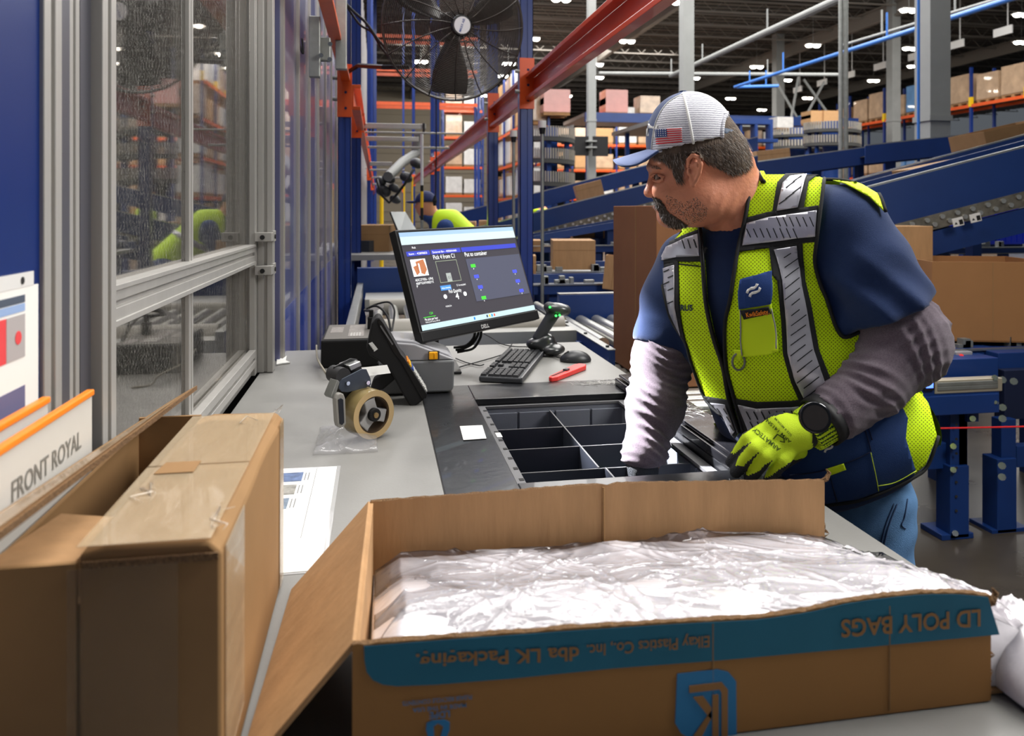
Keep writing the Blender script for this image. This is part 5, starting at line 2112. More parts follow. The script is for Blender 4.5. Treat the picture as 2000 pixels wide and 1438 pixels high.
# cap
CAPW = mat('cap_mesh_white', (226, 226, 232), .85, bump=(900, .3))
nt, pb = nodes_of('cap_mesh_white')
tc = nt.nodes.new('ShaderNodeTexCoord')
wv = nt.nodes.new('ShaderNodeTexWave')
wv.bands_direction = 'Z'
wv.inputs['Scale'].default_value = 70
wv.inputs['Distortion'].default_value = 1.5
wv.inputs['Detail Scale'].default_value = 3
nt.links.new(tc.outputs['Object'], wv.inputs['Vector'])
cr = nt.nodes.new('ShaderNodeValToRGB')
cr.color_ramp.elements[0].position = .1
cr.color_ramp.elements[0].color = (*s2l((150, 150, 164)), 1)
cr.color_ramp.elements[1].position = .45
cr.color_ramp.elements[1].color = (*s2l((230, 230, 236)), 1)
nt.links.new(wv.outputs[0], cr.inputs[0])
nt.links.new(cr.outputs[0], pb.inputs['Base Color'])
CAPN = mat('cap_navy', (44, 66, 112), .9, bump=(900, .3), sheen=.3)


def crown(p):
    d = E(p, 1352, 288, 0, 86, 107, 84)
    d = smin(d, E(p, 1335, 262, 0, 68, 76, 74), .02)
    q = (p - arr(P(1262, 302, HT)))
    cut = -(q @ arr(UV_)) + (q @ arr(RV)) * .21 + .0
    d = smax(d, cut, .003)
    inner = d + .004
    return d


V, F = surface_net(crown, tuple(P(1240, 330, 1.46) - Vector((.05, .1, 0))), tuple(P(1460, 165, 1.66) + Vector((.1, .12, .02))), .0042)
cen = V[F].mean(1)
x, y = projs(cen)
nrm_ = np.cross(V[F[:, 1]] - V[F[:, 0]], V[F[:, 2]] - V[F[:, 0]])
bottom = nrm_[:, 2] / (np.linalg.norm(nrm_, axis=1) + 1e-12) < -.85
arch = ((x - 1432) / 20) ** 2 + ((y - 262) / 42) ** 2 < 1
frontp = [(1335, 150), (1335, 182), (1305, 200), (1286, 225), (1276, 255), (1271, 300), (1200, 320), (1200, 150)]
fr = inpoly(x, y, frontp)
o = np_mesh('cap_crown', V, F[~bottom & ~arch & ~fr], CAPW, hm, label='white mesh back of the cap')
md = o.modifiers.new('s', 'SOLIDIFY')
md.thickness = .0025
o = np_mesh('cap_front', V, F[~bottom & fr], CAPN, hm, label='navy front of the cap')
o_V['crown'] = (V, F)
CB = bvh_of('crown')


bm = MB()
NW, NS = 24, 12
for i in range(NW + 1):
    w_ = -1 + 2 * i / NW
    for j in range(NS + 1):
        s_ = j / NS
        L_ = 68 * math.sqrt(max(.0, 1 - .86 * w_ ** 4)) * s_
        bm.v.append(tuple(P(1266 + 22 * w_ * w_ - L_, 295 + 2 * w_ * w_ + L_ * (.30 + .42 * w_ * w_), HT + 72 * w_ * (1 - .12 * s_) * HT / FPX)))
for i in range(NW):
    for j in range(NS):
        a = i * (NS + 1) + j
        bm.f.append((a, a + 1, a + NS + 2, a + NS + 1))
bm.m = [0] * len(bm.f)
o = bm.build('cap_brim', CAPN, hm, smooth=180, label='blue curved brim')
md = o.modifiers.new('s', 'SOLIDIFY')
md.thickness = .004
cord('cap_seam', [[(1335, 182), (1343, 220), (1349, 250), (1355, 285)]], CB, .0006, .0028, WHITE, hm)
cord('cap_seam', [[(1334, 183), (1305, 200), (1287, 225), (1277, 255), (1272, 297)]], CB, .0006, .0014, WHITE, hm)
cord('cap_hem', [[(1274, 296), (1300, 293), (1350, 283), (1408, 271)]], CB, .0005, .0035, CAPW, hm)
cord('arch_hem', [[(1410, 271), (1411, 250), (1415, 230), (1422, 219), (1428, 226)]], CB, .0008, .0035, CAPW, hm, step=3)
sx_, sy_ = P(1415, 256, HT - 60 * HT / FPX), P(1446, 268, HT)
b = MB()
for i in range(12):
    a = -math.pi / 2 + math.pi * i / 11
    c = P(1408 + 39 * math.cos(a), 258 + 9 * math.cos(a), HT + 68 * math.sin(a) * HT / FPX)
    b.v += [tuple(c + UV_ * .010), tuple(c - UV_ * .010)]
b.f = [(2 * i, 2 * i + 1, 2 * i + 3, 2 * i + 2) for i in range(11)]
b.m = [0] * 11
o = b.build('cap_strap', mat('strap_slate', (58, 74, 96), .6), hm, smooth=180)
md = o.modifiers.new('s', 'SOLIDIFY')
md.thickness = .003
MB().cyl(P(1334, 183, HT), P(1334, 178, HT), .008, n=12).build('cap_button', CAPN, hm)
fl_ = [(1282, 252), (1332, 250), (1333, 276), (1284, 282)]
drape('flag_patch', fl_, CB, .0022, 5, mat('flag_white', (230, 226, 228), .8), hm, .0012, label='small embroidered flag patch')
q = lambda u, v: (1282 + 50 * u + 1.5 * v, 253 - 2 * u + 29 * v - 2.5 * u * v)
drape('flag_stripe', [[q(0 if i > 3 else .42, i * 2 / 13), q(1, i * 2 / 13), q(1, (i * 2 + 1) / 13), q(0 if i > 3 else .42, (i * 2 + 1) / 13)] for i in range(7)], CB, .0034, 5, mat('flag_red', (206, 34, 46), .8), hm, 0)
drape('flag_canton', [q(0, 0), q(.44, 0), q(.44, .54), q(0, .54)], CB, .0042, 5, mat('flag_blue', (30, 58, 120), .8), hm, 0)
drape('flag_stars', [[(a - 1, b__ - .7), (a + 1, b__ - .7), (a + 1, b__ + .7), (a - 1, b__ + .7)] for i in range(5) for j in range(4) for a, b__ in [q(.05 + i * .085, .07 + j * .125)]], CB, .0048, 5, WHITE, hm, 0)
drape('logo', [[(1256, 238), (1262, 242), (1262, 252), (1257, 258), (1254, 262), (1253, 252)], [(1266, 238), (1268, 246), (1266, 262), (1261, 270), (1258, 268), (1262, 256)]], CB, .002, 4, WHITE, hm, .001)

# ---- watch
wc = P(1590, 815, 1.335)
wn = (P(1590, 815, 1) - P(1597, 822, 1.0)).normalized() * .25 - FV * .93
wn.normalize()
MB().cyl(wc, wc + wn * .012, .027, n=36).build('watch_case', mat('watch_black', (20, 22, 28), .22, .5, coat=.6), hm, bevel=.003, smooth=True)
MB().cyl(wc + wn * .012, wc + wn * .0126, .021, n=36).build('watch_face', mat('watch_glass', (44, 38, 36), .12, coat=1), hm)
wa, wb_ = arr(LA[-2][0]), arr(LA[-1][0])
ad = Vector(wb_ - wa).normalized()
ctr = Vector(LA[-1][0]) - ad * .004
u1 = ad.cross(FV).normalized()
u2 = ad.cross(u1)
b = MB()
ring = [ctr + (u1 * math.cos(a) + u2 * math.sin(a)) * .0435 for a in np.linspace(0, 2 * math.pi, 29)[:-1]]
for c in ring:
    b.v += [tuple(c - ad * .011), tuple(c + ad * .011)]
n = len(ring)
b.f = [(2 * i, 2 * i + 1, (2 * i + 3) % (2 * n), (2 * i + 2) % (2 * n)) for i in range(n)]
b.m = [0] * n
o = b.build('watch_strap', mat('strap_black', (24, 24, 26), .6), hm, smooth=180)
md = o.modifiers.new('s', 'SOLIDIFY')
md.thickness = .004

# ---- gloves
GY = mat('glove_yellow', (212, 244, 44), .8, bump=(700, .25))
GK = mat('glove_dark', (46, 50, 56), .62, bump=(500, .5))
GT = 1.38


def glove(p):
    k = GT / FPX
    c = lambda a, b, ra, rb: cap(p, P(*a), P(*b), ra * k, rb * k)
    d = E(p, 1532, 850, 6, 42, 36, 22, .75, 0, GT)
    d = smin(d, c((1566, 846, GT), (1530, 855, GT + .008), 33, 34), .015)
    d = smin(d, c((1520, 838, GT + .01), (1500, 850, GT + .012), 30, 20), .015)
    f1 = smin(c((1497, 838, GT + .012), (1462, 858, GT - .002), 15, 14), c((1462, 858, GT - .002), (1428, 903, GT + .02), 14, 11), .004)
    f2 = smin(c((1512, 852, GT), (1474, 876, GT - .016), 16, 15), c((1474, 876, GT - .016), (1437, 922, GT + .006), 15, 12), .004)
    f3 = smin(c((1524, 866, GT - .006), (1497, 892, GT - .022), 16, 15), c((1497, 892, GT - .022), (1465, 934, GT), 15, 12), .004)
    f4 = smin(c((1546, 874, GT - .008), (1528, 900, GT - .02), 15, 14), c((1528, 900, GT - .02), (1500, 940, GT), 14, 11), .004)
    th_ = c((1560, 880, GT + .02), (1500, 925, GT + .05), 17, 13)
    for f_ in (f1, f2, f3, f4, th_):
        d = smin(d, f_, .005)
    return d


GLO = [[(1540, 805), (1562, 812), (1586, 850), (1588, 872), (1578, 892), (1560, 897), (1545, 902), (1530, 912), (1505, 930), (1493, 934), (1500, 912), (1508, 900), (1498, 905), (1480, 922), (1462, 929), (1456, 926), (1470, 900), (1485, 882), (1470, 893), (1450, 912), (1436, 910), (1444, 890), (1468, 862), (1450, 873), (1434, 887), (1426, 884), (1432, 870), (1450, 850), (1476, 832), (1505, 815)]]
o = sdf_obj('glove', glove, tuple(P(1395, 960, GT) - Vector((.0, .09, 0))), tuple(P(1640, 780, GT) + Vector((.0, .09, 0))), .003, [GK, GY], hm,
            matfn=lambda c: inpoly(*projs(c), GLO[0]) & (((c - np.array(CAM)) @ np.array(FV)) < GT + .012), label='yellow work glove with dark grey palm and finger coating')
GB = bvh_of('glove')


def cuff(p):
    a, b_ = arr(P(1622, 812, GT + .01)), arr(P(1570, 846, GT + .004))
    d = cap(p, a, b_, .041, .0385)
    ax_ = (b_ - a) / np.linalg.norm(b_ - a)
    s = (p - a) @ ax_
    d = smax(d, s - .052, .003)
    d = smax(d, -s - .012, .003)
    q = p - a - s[:, None] * ax_
    e1 = np.cross(ax_, [0, 0, 1])
    e1 /= np.linalg.norm(e1)
    e2 = np.cross(ax_, e1)
    return d + .0012 * np.sin(np.arctan2(q @ e1, q @ e2) * 30)


def cuffm(c):
    a, b_ = arr(P(1622, 812, GT + .01)), arr(P(1570, 846, GT + .004))
    ax_ = (b_ - a) / np.linalg.norm(b_ - a)
    s = (c - a) @ ax_
    q = c - a - s[:, None] * ax_
    e1 = np.cross(ax_, [0, 0, 1])
    e1 /= np.linalg.norm(e1)
    e2 = np.cross(ax_, e1)
    return (np.sin(np.arctan2(q @ e1, q @ e2) * 30) > .35)


sdf_obj('glove_cuff', cuff, tuple(P(1545, 890, GT) - Vector((.03, .08, 0))), tuple(P(1660, 770, GT) + Vector((.03, .08, 0))), .0022, [GY, mat('glove_rib', (34, 74, 30), .8)], hm, matfn=cuffm, label='ribbed yellow and dark green cuff')
INKG = mat('glove_ink', (70, 96, 20), .8)
drape_text('glove_text', 'ARMATECK', (1525, 876), (-52, -42), (-5, 7), GB, .0008, INKG, hm, tg=GT)
drape_text('glove_text', 'ARM 1415N', (1546, 862), (-46, -43), (-4, 5), GB, .0008, INKG, hm, tg=GT)
drape_text('glove_text', 'SIZE 8 MEDIUM', (1547, 850), (-32, -34), (-2.5, 3), GB, .0008, INKG, hm, tg=GT)
drape('glove_badge', [[(1510, 858), (1518, 850), (1530, 855), (1531, 864), (1524, 866)][i:i + 1] and z_ for i, z_ in enumerate([[(1509, 857), (1518, 847), (1520, 849), (1511, 859)], [(1518, 847), (1532, 855), (1531, 858), (1518, 849)], [(1532, 855), (1533, 865), (1531, 865), (1530, 857)], [(1533, 865), (1523, 863), (1523, 861), (1531, 863)]])], GB, .0008, 4, INKG, hm, 0, tg=GT)

RT = 1.585


def glove2(p):
    k = RT / FPX
    c = lambda a, b, ra, rb: cap(p, P(*a), P(*b), ra * k, rb * k)
    d = c((1254, 915, RT), (1250, 960, RT), 32, 34)
    d = smin(d, c((1250, 960, RT), (1252, 1000, RT), 34, 30), .01)
    for i, dx in enumerate((-27, -9, 9, 27)):
        f_ = smin(c((1252 + dx * .8, 1000, RT), (1256 + dx, 1040 + (i % 2) * 4, RT + .01), 10, 9), c((1256 + dx, 1040 + (i % 2) * 4, RT + .01), (1262 + dx, 1072 - abs(dx) * .4, RT), 9, 7), .004)
        d = smin(d, f_, .004)
    return smin(d, smin(c((1228, 960, RT - .01), (1212, 1000, RT - .02), 11, 9), c((1212, 1000, RT - .02), (1218, 1030, RT - .02), 9, 8), .004), .005)


sdf_obj('glove', glove2, tuple(P(1180, 1100, RT) - Vector((.0, .09, 0))), tuple(P(1320, 890, RT) + Vector((.0, .09, 0))), .004, [GK], hm, label='dark work glove down in the tote')
# ================================================================ CONVEYORS AND BACKGROUND
rnd = random.Random(11)
ORD3 = ['first', 'second', 'third']
ORD = ['first', 'second', 'third', 'fourth', 'fifth', 'sixth', 'seventh', 'eighth', 'ninth']
# roller conveyor right behind the desk (rollers lie along the aisle)
rcv = thing('roller_conveyor', 'roller conveyor with bright steel rollers behind the desk and scanner', 'conveyor', (1.8, 3.6, 0))
b = MB().bx(.92, .95, 3.0, 4.05, .83, .895)
b.build('side_rail', BLUED, rcv, bevel=.002)
MB().bx(.918, .952, 3.0, 4.05, .895, .899).build('rail_wear_strip', STEEL, rcv)
for y in (3.06, 3.4, 3.75):
    MB().cyl((.935, y, .899), (.935, y, .905), .008, n=8).build('bolt', BLACKM, rcv)
MB().bx(.98, 2.4, 4.1, 4.16, .84, 1.0).build('rear_beam', BLUED, rcv, bevel=.004)
MB().bx(.98, 2.4, 4.10, 4.16, 1.0, 1.004).build('beam_lip', STEEL, rcv)
r0 = None
for i in range(16):
    x = 1.0 + i * .088
    if r0 is None:
        r0 = MB().cyl((0, 3.34, 0), (0, 4.06, 0), .03, n=14).build('roller', ROLL, rcv, smooth=True)
        r0.location = (x - 1.8, -3.6 + 3.6, .86)
        r0.location = (x, 0, .86)
    else:
        o = r0.copy()
        C.objects.link(o)
        o.location = (x, 0, .86)
for x in (1.2, 2.2):
    MB().bx(x, x + .06, 3.3, 3.36, 0, .83).build('leg', BLUED, rcv)
    MB().bx(x, x + .06, 4.0, 4.06, 0, .83).build('leg', BLUED, rcv)

rc2 = thing('roller_conveyor', 'roller conveyor beside the desk carrying the tall dark carton', 'conveyor', (1.2, 2.6, 0))
MB().bx(.80, .83, 2.5, 3.3, .70, .80).build('side_rail', BLUED, rc2)
MB().bx(1.44, 1.47, 2.5, 3.3, .70, .80).build('side_rail', BLUED, rc2)
r0 = None
for i in range(10):
    y = 2.55 + i * .078
    if r0 is None:
        r0 = MB().cyl((.83, 0, 0), (1.44, 0, 0), .03, n=14).build('roller', ROLL, rc2, smooth=True)
        r0.location = (0, y, .77)
    else:
        o = r0.copy()
        C.objects.link(o)
        o.location = (0, y, .77)
for (x, y) in ((.80, 2.52), (1.42, 2.52), (.80, 3.2), (1.42, 3.2)):
    MB().bx(x, x + .05, y, y + .05, 0, .70).build('leg', BLUED, rc2)



# left infeed conveyor (behind the power box and monitor)
lf = thing('infeed_conveyor', 'blue framed conveyor with rollers left of the monitor', 'conveyor', (.3, 4.2, 0))
b = MB()
b.prism([(-.14, 3.35, .86), (-.10, 3.35, .86), (-.10, 5.4, .86), (-.14, 5.4, .86)], (0, 0, .1))
b.build('side_rail', STEEL, lf, bevel=.003)
MB().bx(-.14, .90, 5.4, 5.48, .80, 1.06).build('end_beam', BLUED, lf)
MB().bx(-.14, .9, 3.3, 3.36, .72, .84).build('front_beam', BLUED, lf)
r0 = MB().cyl((0, 3.85, .89), (0, 4.5, .89), .026, n=12).build('roller', ROLL, lf, smooth=True)
for i in range(1, 12):
    o = r0.copy()
    C.objects.link(o)
    o.location = Vector(r0.location) + Vector((i * .085, 0, 0))
r0.location = Vector(r0.location)
for (y, r_) in ((4.75, .05), (3.7, .075)):
    MB().cyl((-.05, y, .87), (.90, y, .87), r_, n=18).build('drum', mat('drum_grey', (142, 138, 128), .5, var=.06, vs=5), lf, smooth=True)
for (ya, yb) in ((3.5, 3.62), (4.9, 5.3)):
    MB().bx(-.08, .92, ya, yb, .84, .90).build('slide_bed', mat('bed_grey', (166, 166, 162), .35, .5), lf)
for (x, y) in ((-.13, 3.4), (.9, 3.4), (-.13, 5.3), (.9, 5.3)):
    MB().bx(x, x + .05, y, y + .05, 0, .86).build('leg', BLUED, lf)


def carton(px0, py0, px1, py1, t, lab, yaw=0.0, depth=None, m=None, tilt=0.0, flaps=0, name='carton', group=None, open_=False):
    """closed or open carton whose near face spans the given pixel box at distance t"""
    w_ = (px1 - px0) * t / FPX
    h_ = (py1 - py0) * t / FPX
    d_ = depth or w_ * .75
    c = P((px0 + px1) / 2, py1, t)
    th = thing(name, lab, 'box', tuple(c), 0, group)
    Mx = Matrix.Translation(c) @ Matrix.Rotation(-TH + yaw, 4, 'Z') @ Matrix.Rotation(tilt, 4, 'Y')
    T = .006 if w_ > .2 else .004

    def slab(name_, x0, x1, y0, y1, z0, z1, mm):
        b = MB().bx(x0, x1, y0, y1, z0, z1)
        b.v = [tuple(Mx @ Vector(v)) for v in b.v]
        return b.build(name_, mm, th, bevel=.002 if not open_ else 0)
    mm = m or KRAFT
    if open_:
        slab('front_panel', -w_ / 2, w_ / 2, 0, T, 0, h_, mm)
        slab('back_panel', -w_ / 2, w_ / 2, d_ - T, d_, 0, h_, mm)
        slab('side_panel', -w_ / 2, -w_ / 2 + T, T, d_ - T, 0, h_, mm)
        slab('side_panel', w_ / 2 - T, w_ / 2, T, d_ - T, 0, h_, mm)
        slab('bottom_panel', -w_ / 2, w_ / 2, 0, d_, -.001, T, mm)
        slab('fold_crease', -w_ * .02, -w_ * .02 + .003, -.0012, 0, .01, h_, KRAFTD)
    else:
        slab('carton_body', -w_ / 2, w_ / 2, 0, d_, 0, h_, mm)
        slab('tape_strip', -w_ * .48, w_ * .48, d_ / 2 - .025, d_ / 2 + .025, h_, h_ + .0015, TAPE)
        slab('seam', -w_ / 2, w_ / 2, -.0012, 0, h_ * .66, h_ * .66 + .003, KRAFTD)
    return th


# tall dark carton, aligned with the conveyor
tc_ = thing('tall_carton', 'tall dark brown carton standing on the rollers behind the worker\'s face', 'box', (1.2, 2.99, .80))
MB().bx(1.02, 1.42, 2.72, 3.25, .802, 1.482).build('carton_body', KRAFTW, tc_, bevel=.003)
MB().bx(1.0185, 1.02, 2.95, 2.955, .81, 1.48).build('seam', KRAFTD, tc_)
MB().bx(1.021, 1.419, 2.7185, 2.72, 1.1, 1.104).build('seam', KRAFTD, tc_)
MB().bx(1.018, 1.0195, 2.74, 2.80, .87, 1.0).build('shipping_label', mat('label_grey', (190, 188, 190), .5), tc_)

carton(1080, 470, 1163, 527, 5.6, 'square closed carton on blue conveyor between grey pole and the tall carton', depth=.35)
MB()
carton(1130, 356, 1182, 388, 9, 'tilted carton riding the incline left of the cap brim', tilt=-.25, depth=.3)
carton(1176, 500, 1212, 566, 4.9, 'carton with flared top peeking out left of the tall carton', yaw=-.3, open_=True, tilt=.1)
carton(1038, 470, 1057, 492, 6.5, 'small carton edge just right of the blue upright', depth=.3)
carton(1030, 500, 1047, 545, 5.4, 'carton standing against the right side of the blue upright', depth=.2)
carton(1120, 449, 1195, 470, 7.5, 'flat carton further back above the square closed carton', depth=.4)
carton(1737, 442, 1822, 640, 4.2, 'tall tan carton directly behind the worker\'s upper arm', depth=.4)
carton(1827, 512, 2060, 668, 3.75, 'large open brown carton at right edge behind the elbow', depth=.5, open_=True, yaw=-.12, m=mat('kraft_brown2', (148, 106, 68), .75, var=.06, vs=3, spec=.2))
carton(1935, 240, 2080, 312, 6.15, 'large brown carton riding high on incline at upper right', tilt=-.22, depth=.5, m=KRAFTD, open_=True)
carton(1785, 318, 1905, 345, 5.6, 'long low carton lying on the incline behind the worker\'s shoulder', tilt=-.2, depth=.3, m=KRAFTD)
carton(1480, 292, 1545, 318, 9.8, 'tan carton seen behind the back of the worker\'s head', depth=.6, tilt=-.1)
carton(700, 440, 760, 492, 5.9, 'brown carton at the end of infeed conveyor left of monitor', depth=.4, m=KRAFTD)
carton(905, 433, 928, 450, 8.75, 'small open carton above the left part of the monitor', depth=.3)
carton(935, 431, 962, 449, 8.75, 'small carton above middle of the monitor', depth=.3)
carton(968, 432, 992, 449, 8.75, 'small carton above right part of monitor beside the upright', depth=.3)

# ---- inclined conveyors
def incline(lab, a, b_, hpx, wid, ta, tb, rollers=True, strip=True, m=BLUED):
    """a,b_: top edge pixels left and right, ta/tb distances, hpx side panel height in pixels at each end"""
    A, B = P(*a, ta), P(*b_, tb)
    h = hpx * (ta + tb) / 2 / FPX
    th = thing('incline_conveyor', lab, 'conveyor', (A.x, A.y, 0))
    d = (B - A)
    dn = d.normalized()
    back = Vector((-dn.y, dn.x, 0)).normalized()
    if back.dot(FV) < 0:
        back = -back
    up = Vector((0, 0, 1))
    MB().prism([A, B, B - up * h, A - up * h], back * .02).build('side_panel', m, th)
    MB().prism([A + back * wid, B + back * wid, B + back * wid - up * h, A + back * wid - up * h], back * .02).build('side_panel', m, th)
    if strip:
        MB().prism([A + up * .012, B + up * .012, B, A], back * .03).build('edge_strip', STEEL, th)
    MB().prism([A - up * h * .55 + back * .02, B - up * h * .55 + back * .02, B - up * h * .6 + back * .02, A - up * h * .6 + back * .02], back * (wid - .02)).build('belt', mat('belt_dark', (40, 40, 44), .6), th)
    if rollers:
        MB().prism([A - up * (h + .0), B - up * (h + .0), B - up * (h + .09), A - up * (h + .09)], back * wid).build('roller_track', mat('track_metal', (112, 108, 98), .45, .5, var=.4, vs=18), th)
        n = int(d.length / .085)
        c0 = None
        for row in (0, 1):
            for i in range(n):
                p = A + d * ((i + .5 * row) / n) - up * (h + .025 + .035 * row) - back * .004
                if c0 is None:
                    c0 = MB().lathe((0, 0, 0), back, [(-.008, 0), (-.008, .014), (.02, .014)], 10).build('track_wheel', ROLL, None, smooth=True)
                    c0.parent = th
                    o = c0
                else:
                    o = c0.copy()
                    C.objects.link(o)
                o.location = Vector(p) - Vector((A.x, A.y, 0))
        MB().prism([A - up * (h + .10), B - up * (h + .10), B - up * (h + .24), A - up * (h + .24)], back * .04).build('lower_rail', m, th)
    k = max(1, int(d.length / 2.2))
    for i in range(k + 1):
        p = A + d * ((i + .3) / (k + 1))
        zt_ = p.z - h
        MB().bx(p.x - .04, p.x + .04, p.y + .1, p.y + .18, 0, zt_).build('leg', m, th)
        MB().bx(p.x - .04, p.x + .04, p.y + wid - .1, p.y + wid - .02, 0, zt_).build('leg', m, th)
    return th, A, B


incline('nearest blue incline conveyor rising behind the worker\'s right-hand shoulder', (1380, 450), (2140, 252), 84, .7, 4.6, 4.4)
incline('second blue incline conveyor just behind and above the nearest', (1560, 382), (2140, 228), 46, .6, 6.2, 5.8, False)
incline('blue incline conveyor crossing between the blue upright and the worker\'s face', (905, 452), (1480, 305), 36, .6, 8.2, 8.0)
incline('farther blue incline conveyor carrying the tilted carton', (880, 420), (1480, 268), 30, .6, 10.5, 10.3, False)
incline('rearmost blue chute with level top behind the worker\'s neck', (1440, 322), (1700, 287), 32, .8, 9.5, 9.2, False)
incline('rearmost blue chute continuing level right of the neck', (1690, 285), (2140, 236), 36, .8, 9.0, 8.6, False)
incline('low blue incline behind the gap between upright and tall carton', (1035, 462), (1290, 418), 14, .6, 7.0, 7.0, False, False)
# level conveyors between upright and tall carton
def level(lab, x0, x1, y, hpx, t, wid, rollers=False, cat='conveyor'):
    Y0 = P((x0 + x1) / 2, y, t).y
    A, B = PY(x0, y, Y0), PY(x1, y, Y0)
    h = hpx * t / FPX
    th = thing('level_conveyor', lab, cat, (A.x, A.y, 0))
    X0, X1 = A.x, B.x
    MB().bx(X0, X1, A.y, A.y + .03, A.z - h, A.z).build('side_rail', BLUED, th, bevel=.003)
    MB().bx(X0, X1, A.y - .012, A.y, A.z - .008, A.z + .002).build('edge_strip', STEEL, th)
    MB().bx(X0, X1, A.y + .03, A.y + wid, A.z - .06, A.z - .03).build('bed', mat('bed_grey', (166, 166, 162), .35), th)
    MB().bx(X0, X1, A.y + wid, A.y + wid + .03, A.z - h, A.z + .03).build('side_rail', BLUED, th)
    for i in range(3):
        x = X0 + (X1 - X0) * (i + .5) / 3
        MB().bx(x - .03, x + .03, A.y + .05, A.y + .11, 0, A.z - .06).build('leg', BLUED, th)
    # small fittings along the rail
    b = MB()
    for i in range(14):
        x = X0 + (X1 - X0) * rnd.random()
        b.bx(x, x + rnd.uniform(.02, .07), A.y + .04, A.y + .08, A.z - .03, A.z + rnd.uniform(.0, .05))
    b.build('fittings', GALV, th, kind='stuff')
    return th


level('level blue conveyor under the square closed carton', 1040, 1300, 532, 22, 5.5, .6)
level('level blue conveyor right below, nearer to the desk', 1040, 1300, 556, 20, 5.0, .4)
level('level blue conveyor above the square carton, farther away', 1040, 1300, 480, 14, 6.6, .7)
level('distant level conveyor behind the cartons above the monitor', 880, 1040, 446, 10, 8.6, .6)
level('level blue conveyor carrying tan carton behind the worker\'s elbow', 1560, 2120, 658, 38, 4.1, .6)
level('level blue conveyor under the large open carton at right edge', 1830, 2140, 684, 30, 3.7, .5)
level('level blue conveyor with blue crates behind at right', 1800, 2140, 484, 12, 6.5, .5)

# ---- near right conveyor with aluminium light bar and sturdy legs
nr = thing('takeaway_conveyor', 'blue conveyor with aluminium light bar and adjustable legs right of the worker', 'conveyor', (1.9, 3.3, 0))
tq = 3.43


def pr_(x0, y0, x1, y1, t, d, name, m, par=nr, bev=.003):
    Y0 = P(1870 if par.name.startswith(('takeaway', 'end_conv', 'photo_s')) else (x0 + x1) / 2, 408, t).y
    A, B = PY(x0, y0, Y0), PY(x1, y1, Y0)
    return MB().bx(min(A.x, B.x), max(A.x, B.x), A.y, A.y + d, min(A.z, B.z), max(A.z, B.z)).build(name, m, par, bevel=bev)


pr_(1290, 700, 1935, 722, 3.7, .05, 'rear_rail', BLUED)
pr_(1290, 724, 1950, 742, 3.5, .25, 'top_tray', BLUED)
pr_(1290, 768, 1952, 806, 3.38, .06, 'front_rail', BLUED)
pr_(1290, 782, 1952, 786, 3.365, .01, 'rail_rib', BLUED)
pr_(1290, 800, 1952, 806, 3.35, .03, 'rail_lip', BLUED)
pr_(1826, 744, 1958, 764, 3.36, .05, 'light_bar', mat('champagne_alu', (186, 176, 156), .35, .5))
pr_(1832, 748, 1950, 751, 3.355, .01, 'bar_slot', GALV)
pr_(1832, 756, 1950, 759, 3.355, .01, 'bar_slot', GALV)
pr_(1806, 747, 1826, 763, 3.35, .05, 'display_module', BLACK)
pr_(1810, 749, 1823, 758, 3.345, .004, 'lit_display', mat('blue_led', (90, 130, 255), emit=2.2), bev=0)
pr_(1320, 764, 1350, 786, 3.34, .03, 'bar_end', mat('champagne_alu', (186, 176, 156)))
pr_(1345, 766, 1380, 784, 3.335, .03, 'display_module', GUN)
pr_(1872, 770, 1890, 1040, 3.43, .05, 'leg_upper', BLUED)
pr_(1856, 806, 1890, 912, 3.43, .07, 'leg_upper', BLUED)
pr_(1856, 912, 1893, 1050, 3.41, .09, 'leg_lower', BLUED)
pr_(1840, 1046, 1902, 1052, 3.41, .14, 'foot_plate', BLUED)
pr_(1560, 882, 1872, 914, 3.46, .04, 'cross_beam', BLUED)
for (x, y) in ((1862, 872), (1862, 918), (1866, 1042), (1943, 738), (1944, 786), (1900, 818)):
    MB().cyl(P(x, y, 3.41), P(x, y, 3.39), .013, n=8).cyl(P(x, y, 3.39), P(x, y, 3.38), .008, n=8).build('bolt', CHROME, nr)
pr_(1890, 802, 1912, 824, 3.4, .02, 'bracket', BLUED)
b = MB()
for i in range(7):
    b.cyl(P(1868, 830 + i * 28, 3.405), P(1868, 830 + i * 28, 3.402), .006, n=8)
b.build('holes', BLACKM, nr)
n2 = thing('end_conveyor', 'blue conveyor end with bolted legs at the right edge', 'conveyor', (2.3, 3.3, 0))
pr_(1950, 690, 2120, 722, 3.55, .3, 'side_rail', BLUED, n2)
pr_(1962, 724, 2120, 812, 3.5, .05, 'gear_plate', mat('conveyor_dark', (16, 26, 54), .5), n2)
pr_(1956, 820, 1985, 915, 3.46, .06, 'leg_upper', BLUED, n2)
pr_(1948, 898, 1986, 1040, 3.44, .09, 'leg_lower', BLUED, n2)
pr_(1938, 1036, 2010, 1044, 3.44, .14, 'foot_plate', BLUED, n2)
pr_(1986, 872, 2120, 905, 3.46, .05, 'cross_beam', BLUED, n2)
for (x, y) in ((1958, 742), (1958, 796), (1958, 818), (1957, 910), (1957, 932), (1980, 745)):
    MB().cyl(P(x, y, 3.43), P(x, y, 3.41), .016, n=8).cyl(P(x, y, 3.41), P(x, y, 3.40), .009, n=8).build('bolt', CHROME, n2)
b = MB()
b.tube([P(1560, 838, 3.3), P(1830, 837, 3.3), P(2120, 831, 3.3)], .004, 6)
tag(b.build('pull_cord', RED), 'thin red emergency cord stretched along the conveyor legs', 'cord')
sn = thing('photo_sensor', 'small grey sensor with red light on conveyor behind the elbow', 'sensor', tuple(P(1885, 696, 3.6)))
pr_(1868, 688, 1900, 704, 3.6, .03, 'sensor_body', GREY, sn)
